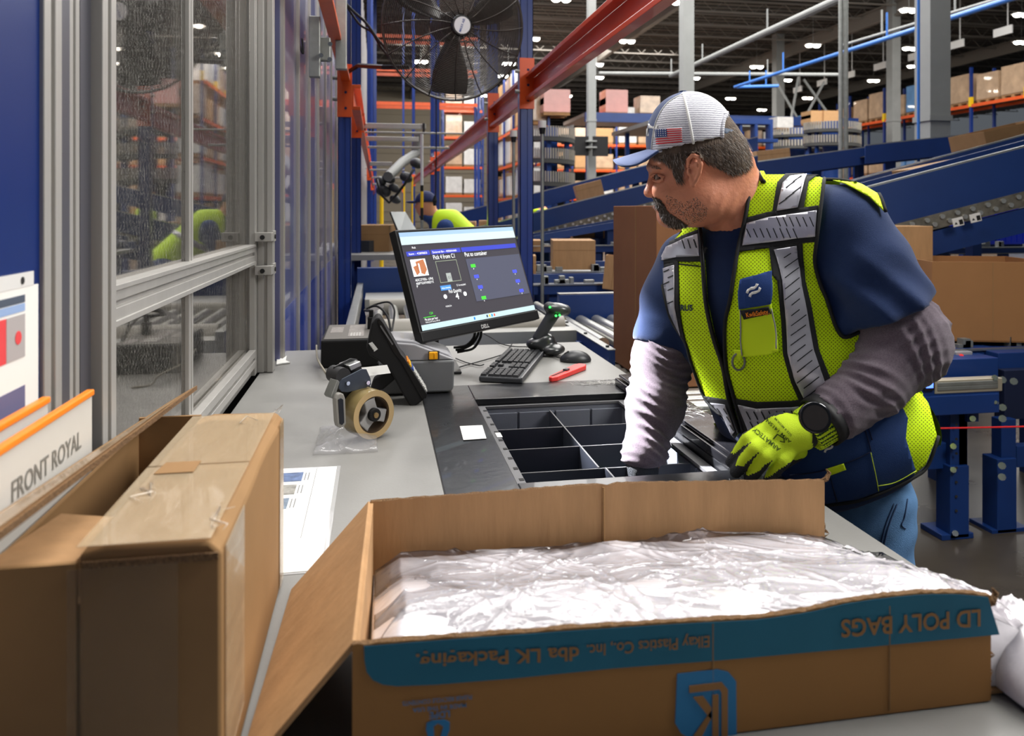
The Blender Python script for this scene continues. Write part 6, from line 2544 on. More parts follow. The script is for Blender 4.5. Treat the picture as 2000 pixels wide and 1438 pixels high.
MB().cyl(P(1878, 696, 3.6), P(1878, 696, 3.585), .010, n=10).build('light', mat('red_led', (220, 40, 30), emit=.6), sn)
rf = thing('roller_conveyor', 'floor level belt section under the takeaway conveyor', 'conveyor', (2, 4, 0))
bpy.data.objects.remove(rf)
for (x0, y0, lab) in ((1863, 444, 'left white warning sticker on the incline rail'), (1897, 436, 'right white warning sticker on the incline rail')):
    A = P(x0, y0, 4.36)
    s = thing('warning_sticker', lab, 'sticker', tuple(A))
    uu = (RV + UV_ * .24).normalized()
    vv = (UV_ - RV * .24).normalized()
    b = MB()
    b.prism([A, A + uu * .062, A + uu * .062 + vv * .048, A + vv * .048], FV * .004)
    b.build('label', WHITE, s)
    b = MB()
    b.prism([A + uu * .036 + vv * .006 - FV * .001, A + uu * .058 + vv * .006 - FV * .001, A + uu * .058 + vv * .034 - FV * .001, A + uu * .036 + vv * .034 - FV * .001], FV * .0008)
    b.prism([A + uu * .008 + vv * .012 - FV * .001, A + uu * .026 + vv * .012 - FV * .001, A + uu * .017 + vv * .026 - FV * .001], FV * .0008)
    b.build('label_print', BLACKM, s)
# blue crates
cr0 = thing('blue_crate', 'stack of bright blue plastic crates under the incline at right', 'crate', tuple(P(1880, 478, 6.9)), 0, 'bright blue crates under the incline')
CRB = mat('crate_blue', (20, 50, 200), .4)
w_ = .33
b = MB().bx(0, w_, 0, .4, 0, .012)
b.bx(0, w_, 0, .015, .012, .16).bx(0, w_, .385, .4, .012, .16).bx(0, .015, .015, .385, .012, .16).bx(w_ - .015, w_, .015, .385, .012, .16)
b.v = [tuple(Vector(v) + cr0.location) for v in b.v]
b.build('crate_shell', CRB, cr0)
b = MB()
for i in range(5):
    b.bx(.03 + i * .06, .04 + i * .06, -.006, 0, .02, .15)
b.bx(0, w_, -.01, 0, .145, .16)
b.v = [tuple(Vector(v) + cr0.location) for v in b.v]
b.build('ribs', CRB, cr0)
for i in range(3):
    for j in range(2):
        if i or j:
            dup(cr0, Vector(cr0.location) + Vector((i * .35, 0, j * .165)), 'bright blue crate under incline, %s column from left, %s of its stack' % (ORD3[i], ['bottom', 'top'][j]))
cr0['label'] = 'bright blue crate under incline, first column from left, bottom of its stack'

# ---- floor markings / distant conveyor shadows come from the real parts above

# ---- pallet rack frames along the aisle
def upright(x, y, w_, lab, ztop=9, cz=None, both=True):
    th = thing('rack_upright', lab, 'rack upright', (x, y, 0))
    b = MB()
    b.bx(x, x + w_ * .42, y, y + .008, 0, ztop).bx(x + w_ * .58, x + w_, y, y + .008, 0, ztop)
    b.bx(x + w_ * .42, x + w_ * .58, y + .006, y + .014, 0, ztop)
    b.bx(x, x + .004, y, y + .08, 0, ztop).bx(x + w_ - .004, x + w_, y, y + .08, 0, ztop)
    b.build('post', BLUE, th)
    MB().bx(x - .02, x + w_ + .02, y - .02, y + .1, 0, .01).build('base_plate', BLUE, th)
    if cz:
        b = MB().bx(x - .004, x + w_ + .006, y - .006, y + .002, cz, cz + .30)
        b.build('connector', ORANGE, th, bevel=.001)
        for k in range(3):
            MB().cyl((x + w_ * .6, y - .006, cz + .05 + k * .09), (x + w_ * .6, y - .008, cz + .05 + k * .09), .008, n=10).build('hole', mat('hole_navy', (12, 24, 70), .6), th)
        for k in range(2):
            MB().cyl((x - .004, y - .001, cz + .10 + k * .12), (x - .03, y - .001, cz + .10 + k * .12), .011, n=8).build('bolt', GALV, th)
    return th


def zof(py, t):
    return 1.47 + (408 - py) * t / FPX


YR = [(4.45, 4.5), (5.85, 5.9), (12, 12), (20, 20), (28, 28)]
for i, (y, t) in enumerate(YR):
    X = PY([1016, 953.6, 0, 0, 0][i], 300, y).x if i < 2 else .87
    upright(X, y, .078, ['nearest blue rack upright right of the fan with orange connector', 'second blue rack upright right of fan, just behind the nearest',
                        'third blue rack upright above the far worker', 'fourth blue upright farther down the right row', 'fifth blue upright down the right row',
                        'sixth blue upright down the right row', 'last blue upright at end of the right row'][i], cz=2.06)
upright(.87 + .02, 13.2, .078, 'blue upright paired close beside the third one', cz=2.06)
for i, (y, t) in enumerate([(4.45, 4.5), (5.85, 5.9), (14.5, 15), (22, 20), (30, 28)]):
    X = PY(660, 300, y).x if i < 1 else PY(686, 300, y).x if i == 1 else -.2
    upright(X, y, .072, ['nearest blue rack upright left of the monitor with orange connector', 'second blue rack upright left, tucked behind the nearest',
                        'third blue upright in the left row', 'fourth blue upright in the left row', 'fifth blue upright in the left row',
                        'sixth blue upright in the left row', 'last blue upright at end of left row'][i], cz=2.0 if i else 1.99)
b = MB()


def beam(x, y0, y1, z0, z1, lab, m=ORANGE, flip=1):
    th = thing('rack_beam', lab, 'rack beam', (x, (y0 + y1) / 2, z0))
    b = MB().bx(x, x + .01, y0, y1, z0 + .02, z1 - .02)
    b.bx(x, x + .05 * flip, y0, y1, z1 - .022, z1) if flip > 0 else b.bx(x + .05 * flip, x, y0, y1, z1 - .022, z1)
    b.bx(x, x + .05 * flip, y0, y1, z0, z0 + .022) if flip > 0 else b.bx(x + .05 * flip, x, y0, y1, z0, z0 + .022)
    b.build('channel', m, th, bevel=.002)
    return th


ORB = mat('rack_orange_red', (186, 62, 24), .35, var=.1, vs=3, coat=.3)
xb = PY(1028, 300, 4.45).x
bz0, bz1 = zof(212, 4.5 * 1.0), zof(143, 4.5)
beam(xb + .045, 1.2, 4.45, bz1 - .155, bz1, 'large red-orange rack beam crossing top of the picture right of the fan', ORB, -1)
beam(xb + .03, 4.55, 5.85, bz1 - .17, bz1 - .01, 'red-orange beam between the two nearest right uprights', ORB, -1)
beam(.90, 5.95, 12.0, bz1 - .19, bz1 - .03, 'red-orange beam running on to the third right upright', ORB, -1)
beam(.90, 12.1, 20, bz1 - .19, bz1 - .03, 'far red-orange beam down the right row', ORB, -1)
b = MB()
tb_ = thing('rack_beam', 'orange rack beam with grey brackets at top left above the guard', 'rack beam', (-.2, 3, 2.3))
zb = zof(150, 4.45)
MB().bx(-.205, -.195, 2.2, 4.44, zb - .02, zb + .15).bx(-.205, -.155, 2.2, 4.44, zb - .04, zb - .02).build('channel', ORANGE, tb_, bevel=.002)
A = P(664, 135, 3.2)
for (x0, y0, x1, y1, t) in ((603, 30, 625, 150, 2.9), (655, -20, 677, 135, 3.3), (622, 72, 645, 118, 2.95)):
    pr_(x0, y0, x1, y1, t, .04, 'bracket', GALV, tb_)
for (x, y) in ((645, 86), (644, 116), (627, 108)):
    MB().cyl(P(x, y, 2.9), P(x, y, 2.88), .009, n=8).build('bolt', CHROME, tb_)
for i, y in enumerate((4.6, 5.95, 14.6, 22.1)):
    beam(-.15, y, [5.8, 14.4, 21.9, 29.9][i], 2.05, 2.2, ['orange beam left row behind the nearest connector', 'orange beam farther down the left row', 'distant orange beam in the left row', 'most distant orange beam in the left row'][i])

# conduit poles right of uprights
for (x, y0, t, lab) in ((1059, 262, 4.9, 'thin grey pole with white cap standing right of nearest upright'), (1003, 278, 5.6, 'thin grey pole with white cap between the two right uprights')):
    th = thing('pole', lab, 'pole', tuple(Vector((P(x, 400, t).x, P(x, 400, t).y, 0))))
    c = P(x, 400, t)
    zt2 = zof(y0, t)
    MB().cyl((c.x, c.y, 0), (c.x, c.y, zt2), .011, n=12).build('rod', GALV, th, smooth=True)
    MB().cyl((c.x, c.y, zt2), (c.x, c.y, zt2 + .04), .017, .022, n=12).build('collar', BLACK, th, smooth=True)
    MB().cyl((c.x, c.y, zt2 + .04), (c.x, c.y, zt2 + .085), .026, n=14).build('cap', WHITEP, th, smooth=True)
    MB().cyl((c.x, c.y, 0), (c.x, c.y, .01), .05, n=14).build('base_plate', GALV, th)

# yellow/black pole and the cross pieces down the aisle
yp = thing('guard_pole', 'white pole with yellow and black bands left of far worker', 'pole', tuple(Vector((P(824, 400, 6).x, P(824, 400, 6).y, 0))))
c = P(824, 400, 6)
for (ya, yb_, m_) in ((262, 362, WHITEP), (362, 374, BLACK), (374, 406, SAFY), (406, 430, BLACK), (430, 900, GALV)):
    MB().cyl((c.x, c.y, max(0, zof(ya, 6))), (c.x, c.y, max(0, zof(yb_, 6))), .012, n=10).build('pole_section', m_, yp, smooth=True)
g = thing('gantry', 'aluminium cross profile gantry bridging the aisle below the fan', 'gantry', tuple(P(760, 260, 6.5)))
for (x0, y0, x1, y1, t) in ((706, 240, 832, 252, 6.5), (706, 266, 818, 276, 7), (700, 256, 908, 262, 6.2), (718, 285, 878, 291, 6.6), (722, 316, 766, 324, 8), (722, 330, 790, 334, 8.4), (726, 345, 792, 349, 9), (728, 358, 770, 362, 9.4)):
    pr_(x0, y0, x1, y1, t, .05, 'cross_profile', ALU, g)
for (x, t) in ((712, 6.5), (828, 6.5), (722, 8), (728, 9)):
    pr_(x - 2, 240, x + 2, 262, t, .05, 'hanger', BLACK, g)
b = MB()
b.tube([P(758, 345, 7.2), P(785, 318, 7.6), P(812, 300, 8), P(818, 258, 8)], .05, 10)
ar = thing('robot_arm', 'grey jointed machine arm hanging over the aisle in the distance', 'machine', tuple(P(785, 320, 7.5)))
b.build('arm_tube', mat('arm_grey', (112, 114, 112), .6), ar, smooth=True)
for (x, y, r) in ((758, 347, .06), (742, 352, .05), (748, 372, .07), (768, 366, .05), (792, 345, .06), (812, 318, .06), (770, 388, .05)):
    sdf_obj('joint', lambda p, x=x, y=y, r=r: smin(ell(p, P(x, y, 7.4), (r, r, r * .8)), ell(p, P(x + 6, y + 5, 7.4), (r * .7, r, r * .6)), .02),
            tuple(P(x, y, 7.4) - Vector((.12, .1, .12))), tuple(P(x, y, 7.4) + Vector((.14, .1, .12))), .02, GUN, ar)
b = MB()
b.tube([P(736, 350, 7.3), P(744, 380, 7.3), P(760, 396, 7.3), P(775, 380, 7.3), P(790, 360, 7.3), P(808, 330, 7.3)], .014, 6)
b.build('hose', BLACK, ar, smooth=180)
for i, (x, y0, y1, t, w_, m_) in enumerate(((745, 370, 420, 12, 8, SAFY), (789, 360, 412, 14, 4, SAFY), (805, 345, 420, 11, 4, SAFY))):
    th = thing('safety_post', ['wide yellow safety post at far end of the aisle', 'thin yellow safety post in the far aisle', 'yellow banded post just left of the far worker'][i], 'post', tuple(Vector((P(x, 400, t).x, P(x, 400, t).y, 0))))
    c = P(x, 400, t)
    r = w_ * t / FPX / 2
    MB().cyl((c.x, c.y, 0), (c.x, c.y, zof(y0, t)), r, n=10).build('tube', m_, th)
    MB().cyl((c.x, c.y, 0), (c.x, c.y, .02), r * 2, n=10).build('base_plate', m_, th)

# far station clutter
m2 = thing('far_monitor', 'grey back of a second monitor tilted at the next station', 'monitor', tuple(P(785, 435, 5.9)))
MB().prism([P(763, 414, 5.9), P(792, 414, 6.1), P(815, 452, 6.0), P(780, 458, 5.8)], Vector((0, .03, 0))).build('screen', mat('far_screen_grey', (128, 134, 134), .35), m2, bevel=.003)
MB().prism([P(761, 416, 5.89), P(763, 414, 5.89), P(781, 458, 5.79), P(777, 459, 5.79)], Vector((0, .04, 0))).build('bezel', BLACK, m2)
pr_(785, 452, 800, 491, 6.05, .03, 'stand', BLACK, m2)
fd = thing('far_desk', 'cluttered grey desk of the next station in the aisle', 'desk', (.2, 6.5, 0))
MB().bx(-.25, .45, 5.6, 7.6, 1.10, 1.14).build('desktop', DESK, fd)
for (x, y) in ((-.2, 5.7), (.4, 5.7), (-.2, 7.5), (.4, 7.5)):
    MB().bx(x - .03, x + .03, y - .03, y + .03, 0, 1.10).build('leg', BLUED, fd)
for i in range(8):
    x, y = rnd.uniform(-.2, .4), 5.8 + i * .22
    s_ = rnd.uniform(.06, .13)
    b = MB().box((x, y, 1.14 + s_ * .35), (s_, s_ * .8, s_ * .7), 0, Matrix.Rotation(rnd.random(), 3, 'Z'))
    b.box((x, y, 1.14 + s_ * .705), (s_ * .9, s_ * .2, s_ * .01), 0, Matrix.Rotation(rnd.random(), 3, 'Z'))
    tag(b.build('parcel', rnd.choice([KRAFT, KRAFTD, WHITE, GREY, GUN]), None, bevel=.004), 'small parcel on the far desk, %s from its near end' % ORD[i], 'parcel', 'parcels on the far desk')

# ---- distant workers
def fig(name, lab, cx, hy, t, s, bend, cap_=True):
    """small distant figure seen from the side, head at (cx,hy)"""
    th = thing(name, lab, 'person', tuple(Vector((P(cx, hy, t).x, P(cx, hy, t).y, 0))))
    H_ = P(cx, hy, t)
    k = .11
    sh = H_ + RV * (.16 * bend + .02) - UV_ * .18
    hip = sh + RV * (.34 * bend) - UV_ * (.50 - .18 * bend)
    ft = Vector((hip.x, hip.y, .05))
    kn = (hip + ft) / 2

    def body(p):
        d = ell(p, H_, (.085, .08, .11))
        d = smin(d, cap(p, H_ - UV_ * .05, sh + UV_ * .02, .055, .07), .04)
        d = smin(d, ell(p, H_ - RV * .085 - UV_ * .01, (.02, .02, .025)), .02)
        d = smin(d, cap(p, sh - UV_ * .02, hip, .14, .13), .05)
        for sg in (1, -1):
            a = sh + FV * (.15 * sg)
            e = a - UV_ * .28 - RV * .08
            h = e - RV * .22 - UV_ * .10
            d = smin(d, cap(p, a, e, .055, .045), .03)
            d = smin(d, cap(p, e, h, .045, .03), .02)
            q0 = hip + FV * (.09 * sg)
            f0 = ft + FV * (.1 * sg)
            d = smin(d, cap(p, q0, (q0 + f0) / 2, .085, .06), .04)
            d = smin(d, cap(p, (q0 + f0) / 2, f0, .06, .045), .02)
        return d
    lo = (min(H_.x, hip.x) - .6, H_.y - .4, 0)
    hi = (max(H_.x, hip.x) + .35, H_.y + .4, H_.z + .25)
    skin = mat('skin_far', (196, 136, 106), .6)
    sdf_obj('body', body, lo, hi, .024, skin, th)
    sdf_obj('shirt', lambda p: smax(smax(body(p) - .012, p[:, 2] - (sh.z + .03 + .07 * bend), .01), hip.z - .05 - p[:, 2], .01), lo, hi, .024, mat('shirt_far', (40, 66, 120), .9), th)
    sdf_obj('vest', lambda p: smax(smax(smax(smax(cap(p, sh - UV_ * .0, hip, .165, .16), p[:, 2] - (sh.z + .04 + .11 * bend), .01), hip.z - .0 - p[:, 2], .01), np.abs((p - arr(sh)) @ arr(FV)) - .15, .01), -((p - arr(sh)) @ arr(RV)) - .12, .01), lo, hi, .018, mat('vest_far', (206, 246, 30), .7), th, label='yellow safety vest')
    sdf_obj('trousers', lambda p: smax(body(p) - .012, p[:, 2] - hip.z, .01), lo, hi, .03, mat('trousers_far', (50, 60, 84), .9), th)
    sdf_obj('vest_band', lambda p: smax(smax(cap(p, sh, hip, .170, .165), np.abs((p - arr(sh)) @ arr((RV * .5 - UV_ * .85 - FV * .0).normalized()) - .16) - .025, .004), np.abs((p - arr(sh)) @ arr(FV)) - .17, .01), lo, hi, .016, SILV, th)
    if cap_:
        sdf_obj('cap', lambda p: smin(smax(ell(p, H_ + UV_ * .025, (.097, .09, .105)), H_.z + .03 - p[:, 2], .004), ell(p, H_ + UV_ * .03 - RV * .12, (.06, .06, .012)), .01),
                lo, hi, .018, mat('cap_far', (30, 40, 84), .8), th)
    else:
        sdf_obj('hair', lambda p: smax(ell(p, H_ + UV_ * .02 + RV * .01, (.095, .09, .115)), -((p - arr(H_)) @ arr(RV)) - .045, .01), lo, hi, .018, mat('hair_far', (190, 140, 90), .7), th)
    return th


fig('person', 'distant worker in yellow vest and navy cap bending at next station', 832, 402, 6.6, 1, 1.0)
fig('person', 'distant worker with fair hair seen just right of the nearest upright', 1050, 393, 12.4, 1, .15, False)

# ---- spiral conveyors
def spiral(lab, px, t, rpx, ys, ph=0):
    c = P(px, 400, t)
    R_ = rpx * t / FPX
    th = thing('spiral_conveyor', lab, 'conveyor', (c.x, c.y, 0))
    zt_ = zof(min(ys) - 12, t)
    MB().cyl((c.x, c.y, 0), (c.x, c.y, zt_), R_ * .34, n=20).build('centre_column', BLUED, th, smooth=True)
    n = 64
    for y in ys:
        b, s2 = MB(), MB()
        z0 = zof(y, t)
        for i in range(n):
            a0, a1 = 2 * math.pi * i / n, 2 * math.pi * (i + 1) / n
            z1 = z0 - .12 * i / n
            p0 = Vector((c.x + R_ * math.cos(a0), c.y + R_ * math.sin(a0), z1))
            p1 = Vector((c.x + R_ * math.cos(a1), c.y + R_ * math.sin(a1), z1 - .12 / n))
            q0 = Vector((c.x + R_ * .5 * math.cos(a0), c.y + R_ * .5 * math.sin(a0), z1))
            q1 = Vector((c.x + R_ * .5 * math.cos(a1), c.y + R_ * .5 * math.sin(a1), z1 - .12 / n))
            o0, o1 = (p0 - Vector((c.x, c.y, z1))) * .015, 0
            g0 = p0.lerp(p1, .22)
            g1 = p0.lerp(p1, .80)
            b.prism([g0, g1, g1 + Vector((0, 0, .20)), g0 + Vector((0, 0, .20))], o0)
            s2.prism([p0, p1, q1, q0], Vector((0, 0, -.08)))
        b.build('slat_guard', mat('slat_steel', (158, 152, 140), .35, .5), th)
        s2.build('chute_bed', mat('bed_dark', (60, 60, 58), .5), th)
    for k in range(6):
        a = 2 * math.pi * k / 6 + .3
        MB().bx(c.x + R_ * .8 * math.cos(a) - .04, c.x + R_ * .8 * math.cos(a) + .04, c.y + R_ * .8 * math.sin(a) - .04, c.y + R_ * .8 * math.sin(a) + .04, 0, zt_ - .2).build('leg', BLUED, th)


spiral('spiral conveyor with white slats right of the nearest upright', 1072, 15, 50, (262, 304, 348))
spiral('spiral conveyor far behind the cap, left of conduit pipes', 1560, 26, 56, (262, 284))
spiral('farthest spiral conveyor right of the conduit pipes', 1625, 21, 52, (250, 276))

# displays on the column
dq = thing('display_pair', 'pair of black wall displays strapped to the slim column', 'display', tuple(P(1155, 285, 21.5)))
pr_(1119, 266, 1150, 304, 21.4, .1, 'display', BLACKM, dq)
pr_(1159, 266, 1188, 305, 21.4, .1, 'display', BLACKM, dq)
for y in (274, 286):
    pr_(1146, y, 1166, y + 3, 21.3, .6, 'clamp', CONC, dq)

# ---- far pallet racking
WRAP = mat('wrapped_cartons', (178, 150, 122), .3, coat=.7, var=.25, vs=2.2, bump=(3, .5))
WRAPW = mat('wrapped_white', (200, 198, 194), .35, coat=.5, var=.15, vs=3, bump=(3, .4))
WRAPR = mat('wrapped_pink', (176, 96, 84), .3, coat=.7, var=.15, vs=1.4, bump=(3, .4))
WRAPB = mat('wrapped_blue', (90, 140, 190), .3, coat=.7, var=.2, vs=3)
WOOD = mat('pallet_wood', (150, 112, 74), .8, var=.2, vs=5)
gp = {}
for key, m_ in (('tan', WRAP), ('white', WRAPW), ('pink', WRAPR), ('blue', WRAPB), ('kraft', KRAFT)):
    me = MB().bx(-.5, .5, -.5, .5, .14, 1.14)
    # uneven box courses
    for k in range(3):
        me.bx(-.51 + .01 * k, .51, -.505, .505 - .02 * k, .16 + k * .33, .46 + k * .33)
    o = me.build('wrapped_goods', m_, None, bevel=.02)
    gp[key] = o.data
    md_ = o.modifiers
    bpy.data.objects.remove(o)
b = MB()
for k in range(3):
    b.bx(-.5, .5, -.48 + k * .42, -.36 + k * .42, 0, .10)
b.bx(-.5, .5, -.5, .5, .10, .14)
o = b.build('pallet', WOOD, None)
palm = o.data
bpy.data.objects.remove(o)
ORD = ['first', 'second', 'third', 'fourth', 'fifth', 'sixth', 'seventh', 'eighth', 'ninth']
LBL = {'tan': 'wrapped tan cartons', 'white': 'white sacks', 'pink': 'pinkish cartons', 'blue': 'blue goods', 'kraft': 'kraft cartons'}


def load(kind, loc, sx, sy, sz, where, yaw=0, grp=None):
    th = thing('pallet_load', '%s %s' % (LBL[kind], where), 'pallet', loc, yaw, grp)
    g_ = bpy.data.objects.new('wrapped_goods', gp[kind])
    C.objects.link(g_)
    g_.parent = th
    g_.scale = (sx, sy, sz)
    p_ = bpy.data.objects.new('pallet', palm)
    C.objects.link(p_)
    p_.parent = th
    p_.scale = (sx, sy, 1)
    return th


def rack_x(lab, x0, y, nb, bay, levels, dep, kinds, where, skip=.15, ztop=None, solid=False):
    """rack whose face runs across the view"""
    th = thing('pallet_rack', lab, 'pallet rack', (x0, y, 0))
    zt_ = ztop or levels[-1] + 1.2
    for i in range(nb + 1):
        x = x0 + i * bay
        for yy in (y, y + dep):
            MB().bx(x - .05, x + .05, yy - .04, yy + .04, 0, zt_).build('upright', BLUE, th)
        b = MB()
        for k in range(int(zt_ / 1.2)):
            b.tube([(x, y, k * 1.2), (x, y + dep, k * 1.2 + 1.0)], .02, 4)
        b.build('brace', BLUE, th)
    for li, z in enumerate(levels):
        for i in range(nb):
            for yy in (y - .03, y + dep + .03):
                MB().bx(x0 + i * bay + .05, x0 + (i + 1) * bay - .05, yy - .025, yy + .025, z - .13, z).build('beam', ORANGE, th)
            for j in range(2):
                if rnd.random() < skip:
                    continue
                load(rnd.choice(kinds), (x0 + i * bay + bay * (.27 + .46 * j), y + dep / 2, z), bay * .4, dep * .85, rnd.uniform(.7, 1.15), '%s level, %s bay from left, %s half, %s' % (ORD[li], ORD[i], ['left', 'right'][j], where), grp='loads of the ' + where)
    return th


def rack_y(lab, x, y0, nb, bay, levels, dep, kinds, where, skip=.1, zt_=None):
    th = thing('pallet_rack', lab, 'pallet rack', (x, y0, 0))
    zt_ = zt_ or levels[-1] + 1.4
    for i in range(nb + 1):
        y = y0 + i * bay
        for xx in (x, x + dep):
            MB().bx(xx - .05, xx + .05, y - .05, y + .05, 0, zt_).build('upright', BLUE, th)
            if xx == x:
                MB().bx(xx - .07, xx + .05, y - .07, y + .07, levels[-1] - .1, levels[-1] + .3).build('connector', SAFY, th)
    for li, z in enumerate(levels):
        for i in range(nb):
            for xx in (x - .03, x + dep + .03):
                MB().bx(xx - .025, xx + .025, y0 + i * bay + .05, y0 + (i + 1) * bay - .05, z - .13, z).build('beam', ORANGE, th)
            for j in range(2):
                if rnd.random() < skip:
                    continue
                load(rnd.choice(kinds), (x + dep / 2, y0 + i * bay + bay * (.27 + .46 * j), z), dep * .85, bay * .4, rnd.uniform(.85, 1.25), '%s level, %s bay from near end, %s half, %s' % (ORD[li], ORD[i], ['near', 'far'][j], where), grp='loads of the ' + where)
    return th


# right-hand rack receding (beam line from (2000,175) to (1665,245))
rack_y('long orange and blue pallet rack at upper right beyond the wide column', 24.5, 20, 8, 2.8, (.2, 3.1, 5.85), 1.1, ['tan', 'tan', 'tan', 'kraft', 'blue'], 'upper right rack', zt_=7.4)
sg0 = None
for i in range(9):
    y = 21 + i * 2.5
    b = MB().bx(24.2, 24.26, y, y + .9, 8.3, 8.62)
    b.bx(24.21, 24.25, y + .2, y + .22, 8.62, 11)
    tag(b.build('aisle_sign', WHITEP), '%s white hanging sign from the near end above upper right rack' % ORD[i], 'sign', 'white signs above the right rack')
rack_x('pallet rack with white sacks behind the second upright', 3.85, 46, 1, 2.4, (.6, 2.3, 4.0, 5.8, 7.4), 1.1, ['white', 'white', 'tan'], 'rack behind the second upright', skip=.02, ztop=8.9)
rack_y('receding pallet rack between the two nearest right uprights', 6.3, 33, 4, 2.7, (.4, 2.0, 3.6, 5.2, 6.8), 1.1, ['tan', 'white', 'kraft', 'white', 'tan'], 'receding rack between uprights', zt_=8)
rack_x('tall pallet rack behind the spiral conveyor and slim column', 8.6, 44, 8, 2.7, (.4, 2.1, 3.8, 5.3), 1.2, ['tan', 'white', 'kraft', 'tan', 'tan'], 'rack behind the slim column', ztop=6.4)
rack_x('blue braced rack frame bridging the aisle far below the fan', -.1, 30, 1, 4.0, (5.6, 6.9, 8.2), 1.0, ['tan'], 'rack far below the fan', skip=1.1, ztop=10)
we = MB().bx(-3, 9, 60, 60.2, 0, 11)
for i in range(14):
    we.bx(-3, 9, 59.9, 60, .5 + i * .75, .56 + i * .75)
we = we.build('wall_far', mat('beige_cladding', (170, 158, 138), .7))
we['kind'] = 'structure'
mz2 = thing('mezzanine_beam', 'long blue mezzanine beam with wrapped pallets standing on it', 'beam', (16, 31, 5.4))
zf = zof(243, 33), zof(228, 33.5)
MB().bx(8.5, 21, 30.9, 31.1, zf[0], zf[1]).build('fascia', BLUED, mz2)
MB().bx(8.5, 21, 31.1, 34.8, zf[1] - .15, zf[1]).build('deck', GALV, mz2)
for x in (8.7, 11.5, 14.3, 17.1, 19.9):
    MB().bx(x - .1, x + .1, 31.1, 31.3, 0, zf[0]).build('leg', BLUED, mz2)
for (x, kind, s_, h_) in ((1082, 'pink', .85, .72), (1198, 'pink', .72, .72), (1263, 'tan', .65, .55), (1228, 'white', .3, .25)):
    c = P(x, 226, 33.8)
    load(kind, (c.x, c.y, zof(228, 33.8)), s_ * 1.36, s_ * 1.36, h_ * 1.36, {1082: 'on the blue beam above the spiral', 1198: 'on the blue beam right of slim column', 1263: 'on blue beam beside the cap', 1228: 'low on the blue beam between pallets'}[x])
for (x, y, t, kind) in ((1590, 240, 30, 'kraft'), (1615, 238, 30, 'kraft'), (1525, 230, 32, 'white')):
    c = P(x, y + 10, t)
    load(kind, (c.x, c.y, 4.75), .7, .7, .45, {1590: 'far off left of the conduit pipes', 1615: 'far off touching the conduit pipes', 1525: 'far off behind the cap strap'}[x])
pl = thing('platform', 'high steel platform behind the spirals holding three loads', 'platform', (11.5, 28.5, 4.7))
MB().bx(9.9, 14.6, 27.2, 31.8, 4.6, 4.75).build('deck', GALV, pl)
for x in (10.2, 14.3):
    for y in (27.5, 30.6):
        MB().bx(x - .08, x + .08, y - .08, y + .08, 0, 4.6).build('leg', BLUED, pl)
ym = thing('mezzanine_beam', 'blue conveyor bridge behind the back of the cap', 'beam', tuple(P(1470, 245, 24)))
pr_(1425, 231, 1510, 243, 22, .4, 'fascia', BLUED, ym)
pr_(1425, 270, 1520, 278, 20, .4, 'fascia', BLUED, ym)
for x in (1445, 1475, 1505):
    pr_(x, 243, x + 5, 330, 22, .3, 'leg', BLUED, ym)
bp_ = thing('blue_pole', 'thin bright blue pole on the left side of wide column', 'pole', tuple(Vector((P(1792, 400, 9.5).x, P(1792, 400, 9.5).y, 0))))
c = P(1794, 400, 9.5)
PB = mat('pole_blue', (50, 110, 190), .4)
MB().cyl((c.x, c.y, 0), (c.x, c.y, 10), .018, n=10).build('pole', PB, bp_)
MB().cyl((c.x, c.y, 0), (c.x, c.y, .02), .08, n=10).build('base_plate', PB, bp_)
# overhead pipes
for (x0, y0, t0, x1, y1, t1, r, m_, lab) in (
        (1435, 170, 24, 2010, -14, 11, .045, PB, 'long bright blue overhead pipe rising to the right'),
        (1310, 148, 26, 1660, -12, 13, .07, CONC, 'grey overhead pipe crossing above the cap'),
        (1440, 170, 24, 1520, 168, 24, .05, PB, 'short blue overhead pipe left of the conduit pipes'),
        (1170, 143, 26, 1640, 146, 26, .06, CONC, 'level grey sprinkler pipe far overhead'),
        (1640, 90, 18, 2010, -20, 12, .03, CONC, 'thin grey pipe above the long blue one')):
    A, B = P(x0, y0, t0), P(x1, y1, t1)
    b = MB().cyl(A, B, r, n=10)
    for k in range(5):
        q_ = A.lerp(B, (k + .5) / 5)
        b.cyl(q_, (q_.x, q_.y, q_.z + .5), .02, n=5) if k % 2 else None
    tag(b.build('overhead_pipe', m_), lab, 'pipe')
for bl, (x0, y0, x1, y1) in zip(('left hand brace rod leaning right', 'near vertical second brace rod', 'brace rod leaning right beside it', 'brace rod leaning left, rightmost'), ((1508, 145, 1560, 235), (1560, 150, 1545, 235), (1570, 155, 1620, 225), (1610, 160, 1570, 235))):
    b = MB().tube([P(x0, y0, 36), P(x1, y1, 36)], .06, 5)
    tag(b.build('brace_rod', CONC), bl + ' of the four distant ones', 'brace', 'brace rods by the distant columns')

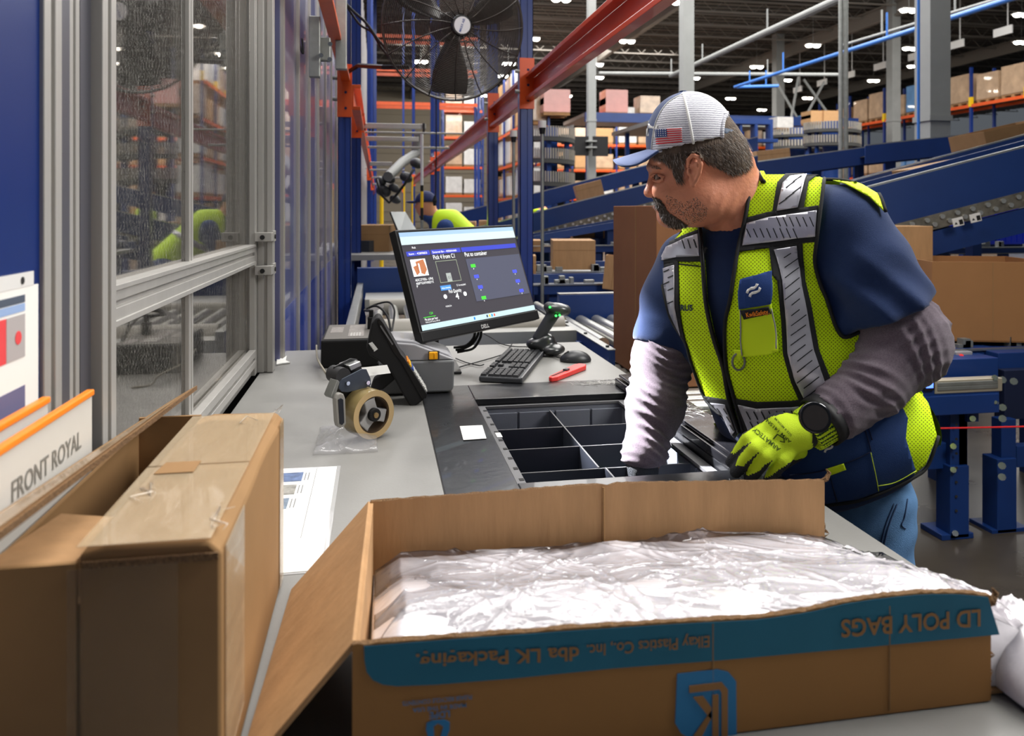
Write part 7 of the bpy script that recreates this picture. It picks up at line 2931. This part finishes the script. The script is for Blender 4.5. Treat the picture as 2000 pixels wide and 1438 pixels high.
# ---- high bay lamps
lp = [(1775, 19, 'left of the wide column at top, nearest row'), (1225, 80, 'alone right of the big orange beam'), (1588, 88, 'left of conduit pipes, above the cap line'), (1478, 130, 'above the rear of the white cap'), (1355, 152, 'right of the column over the cap'), (1535, 156, 'over the braces left of conduit pipes'), (1777, 94, 'below the nearest one by wide column'), (1706, 157, 'over the first pallet of the right rack'), (1577, 191, 'low over the spiral behind the cap'), (1427, 192, 'just behind the cap crown, lower one'), (1488, 214, 'lowest behind the cap strap'), (1096, -2, 'cut by the top edge over the orange beam'), (1165, 126, 'beside the slim column, upper one'), (1167, 151, 'beside the slim column, lower one'), (1107, 187, 'over the pink pallet left of slim column'), (1039, 75, 'peeking right of nearest upright near the top'), (993, 124, 'between fan and upright, upper one'), (980, 148, 'between fan and upright, middle one'), (944, 186, 'just below right edge of the fan'), (804, 210, 'just below left edge of the fan'), (822, 120, 'seen through the fan guard'), (801, 231, 'lowest below the fan on its left'), (1330, 4, 'cut by the column top over the cap'), (1220, 210, 'low beside the second pink pallet'), (1996, 28, 'at the top right corner'), (1785, 129, 'faint behind the wide column edge'), (926, 212, 'far below the fan hub'), (870, 222, 'far below the fan between uprights'), (1995, 82, 'on the right edge below the corner one')]
L0 = None
for i, (x, y, ll) in enumerate(lp):
    z = 9.6
    c = PZ(x, y, z)
    if c.y > 85:
        c = P(x, y, 80)
    if L0 is None:
        L0 = thing('high_bay_lamp', '', 'lamp', tuple(c), 0, 'high bay lamps under the dark roof')
        MB().bx(c.x - .38, c.x + .38, c.y - .18, c.y + .18, c.z, c.z + .05).build('lamp_housing', WHITEP, L0)
        for s_ in (-1, 1):
            MB().lathe((c.x + s_ * .2, c.y, c.z), (0, 0, -1), [(0, .17), (.05, .165), (.10, .11), (.12, 0)], 14).build('diffuser', LAMP, L0, smooth=180)
        MB().cyl((c.x, c.y, c.z + .06), (c.x, c.y, c.z + 1.42), .012, n=6).build('hanger', GALV, L0)
        r_ = L0
    else:
        r_ = dup(L0, tuple(c))
    r_['label'] = 'bright roof lamp ' + ll
    r_['group'] = 'high bay lamps under the dark roof'
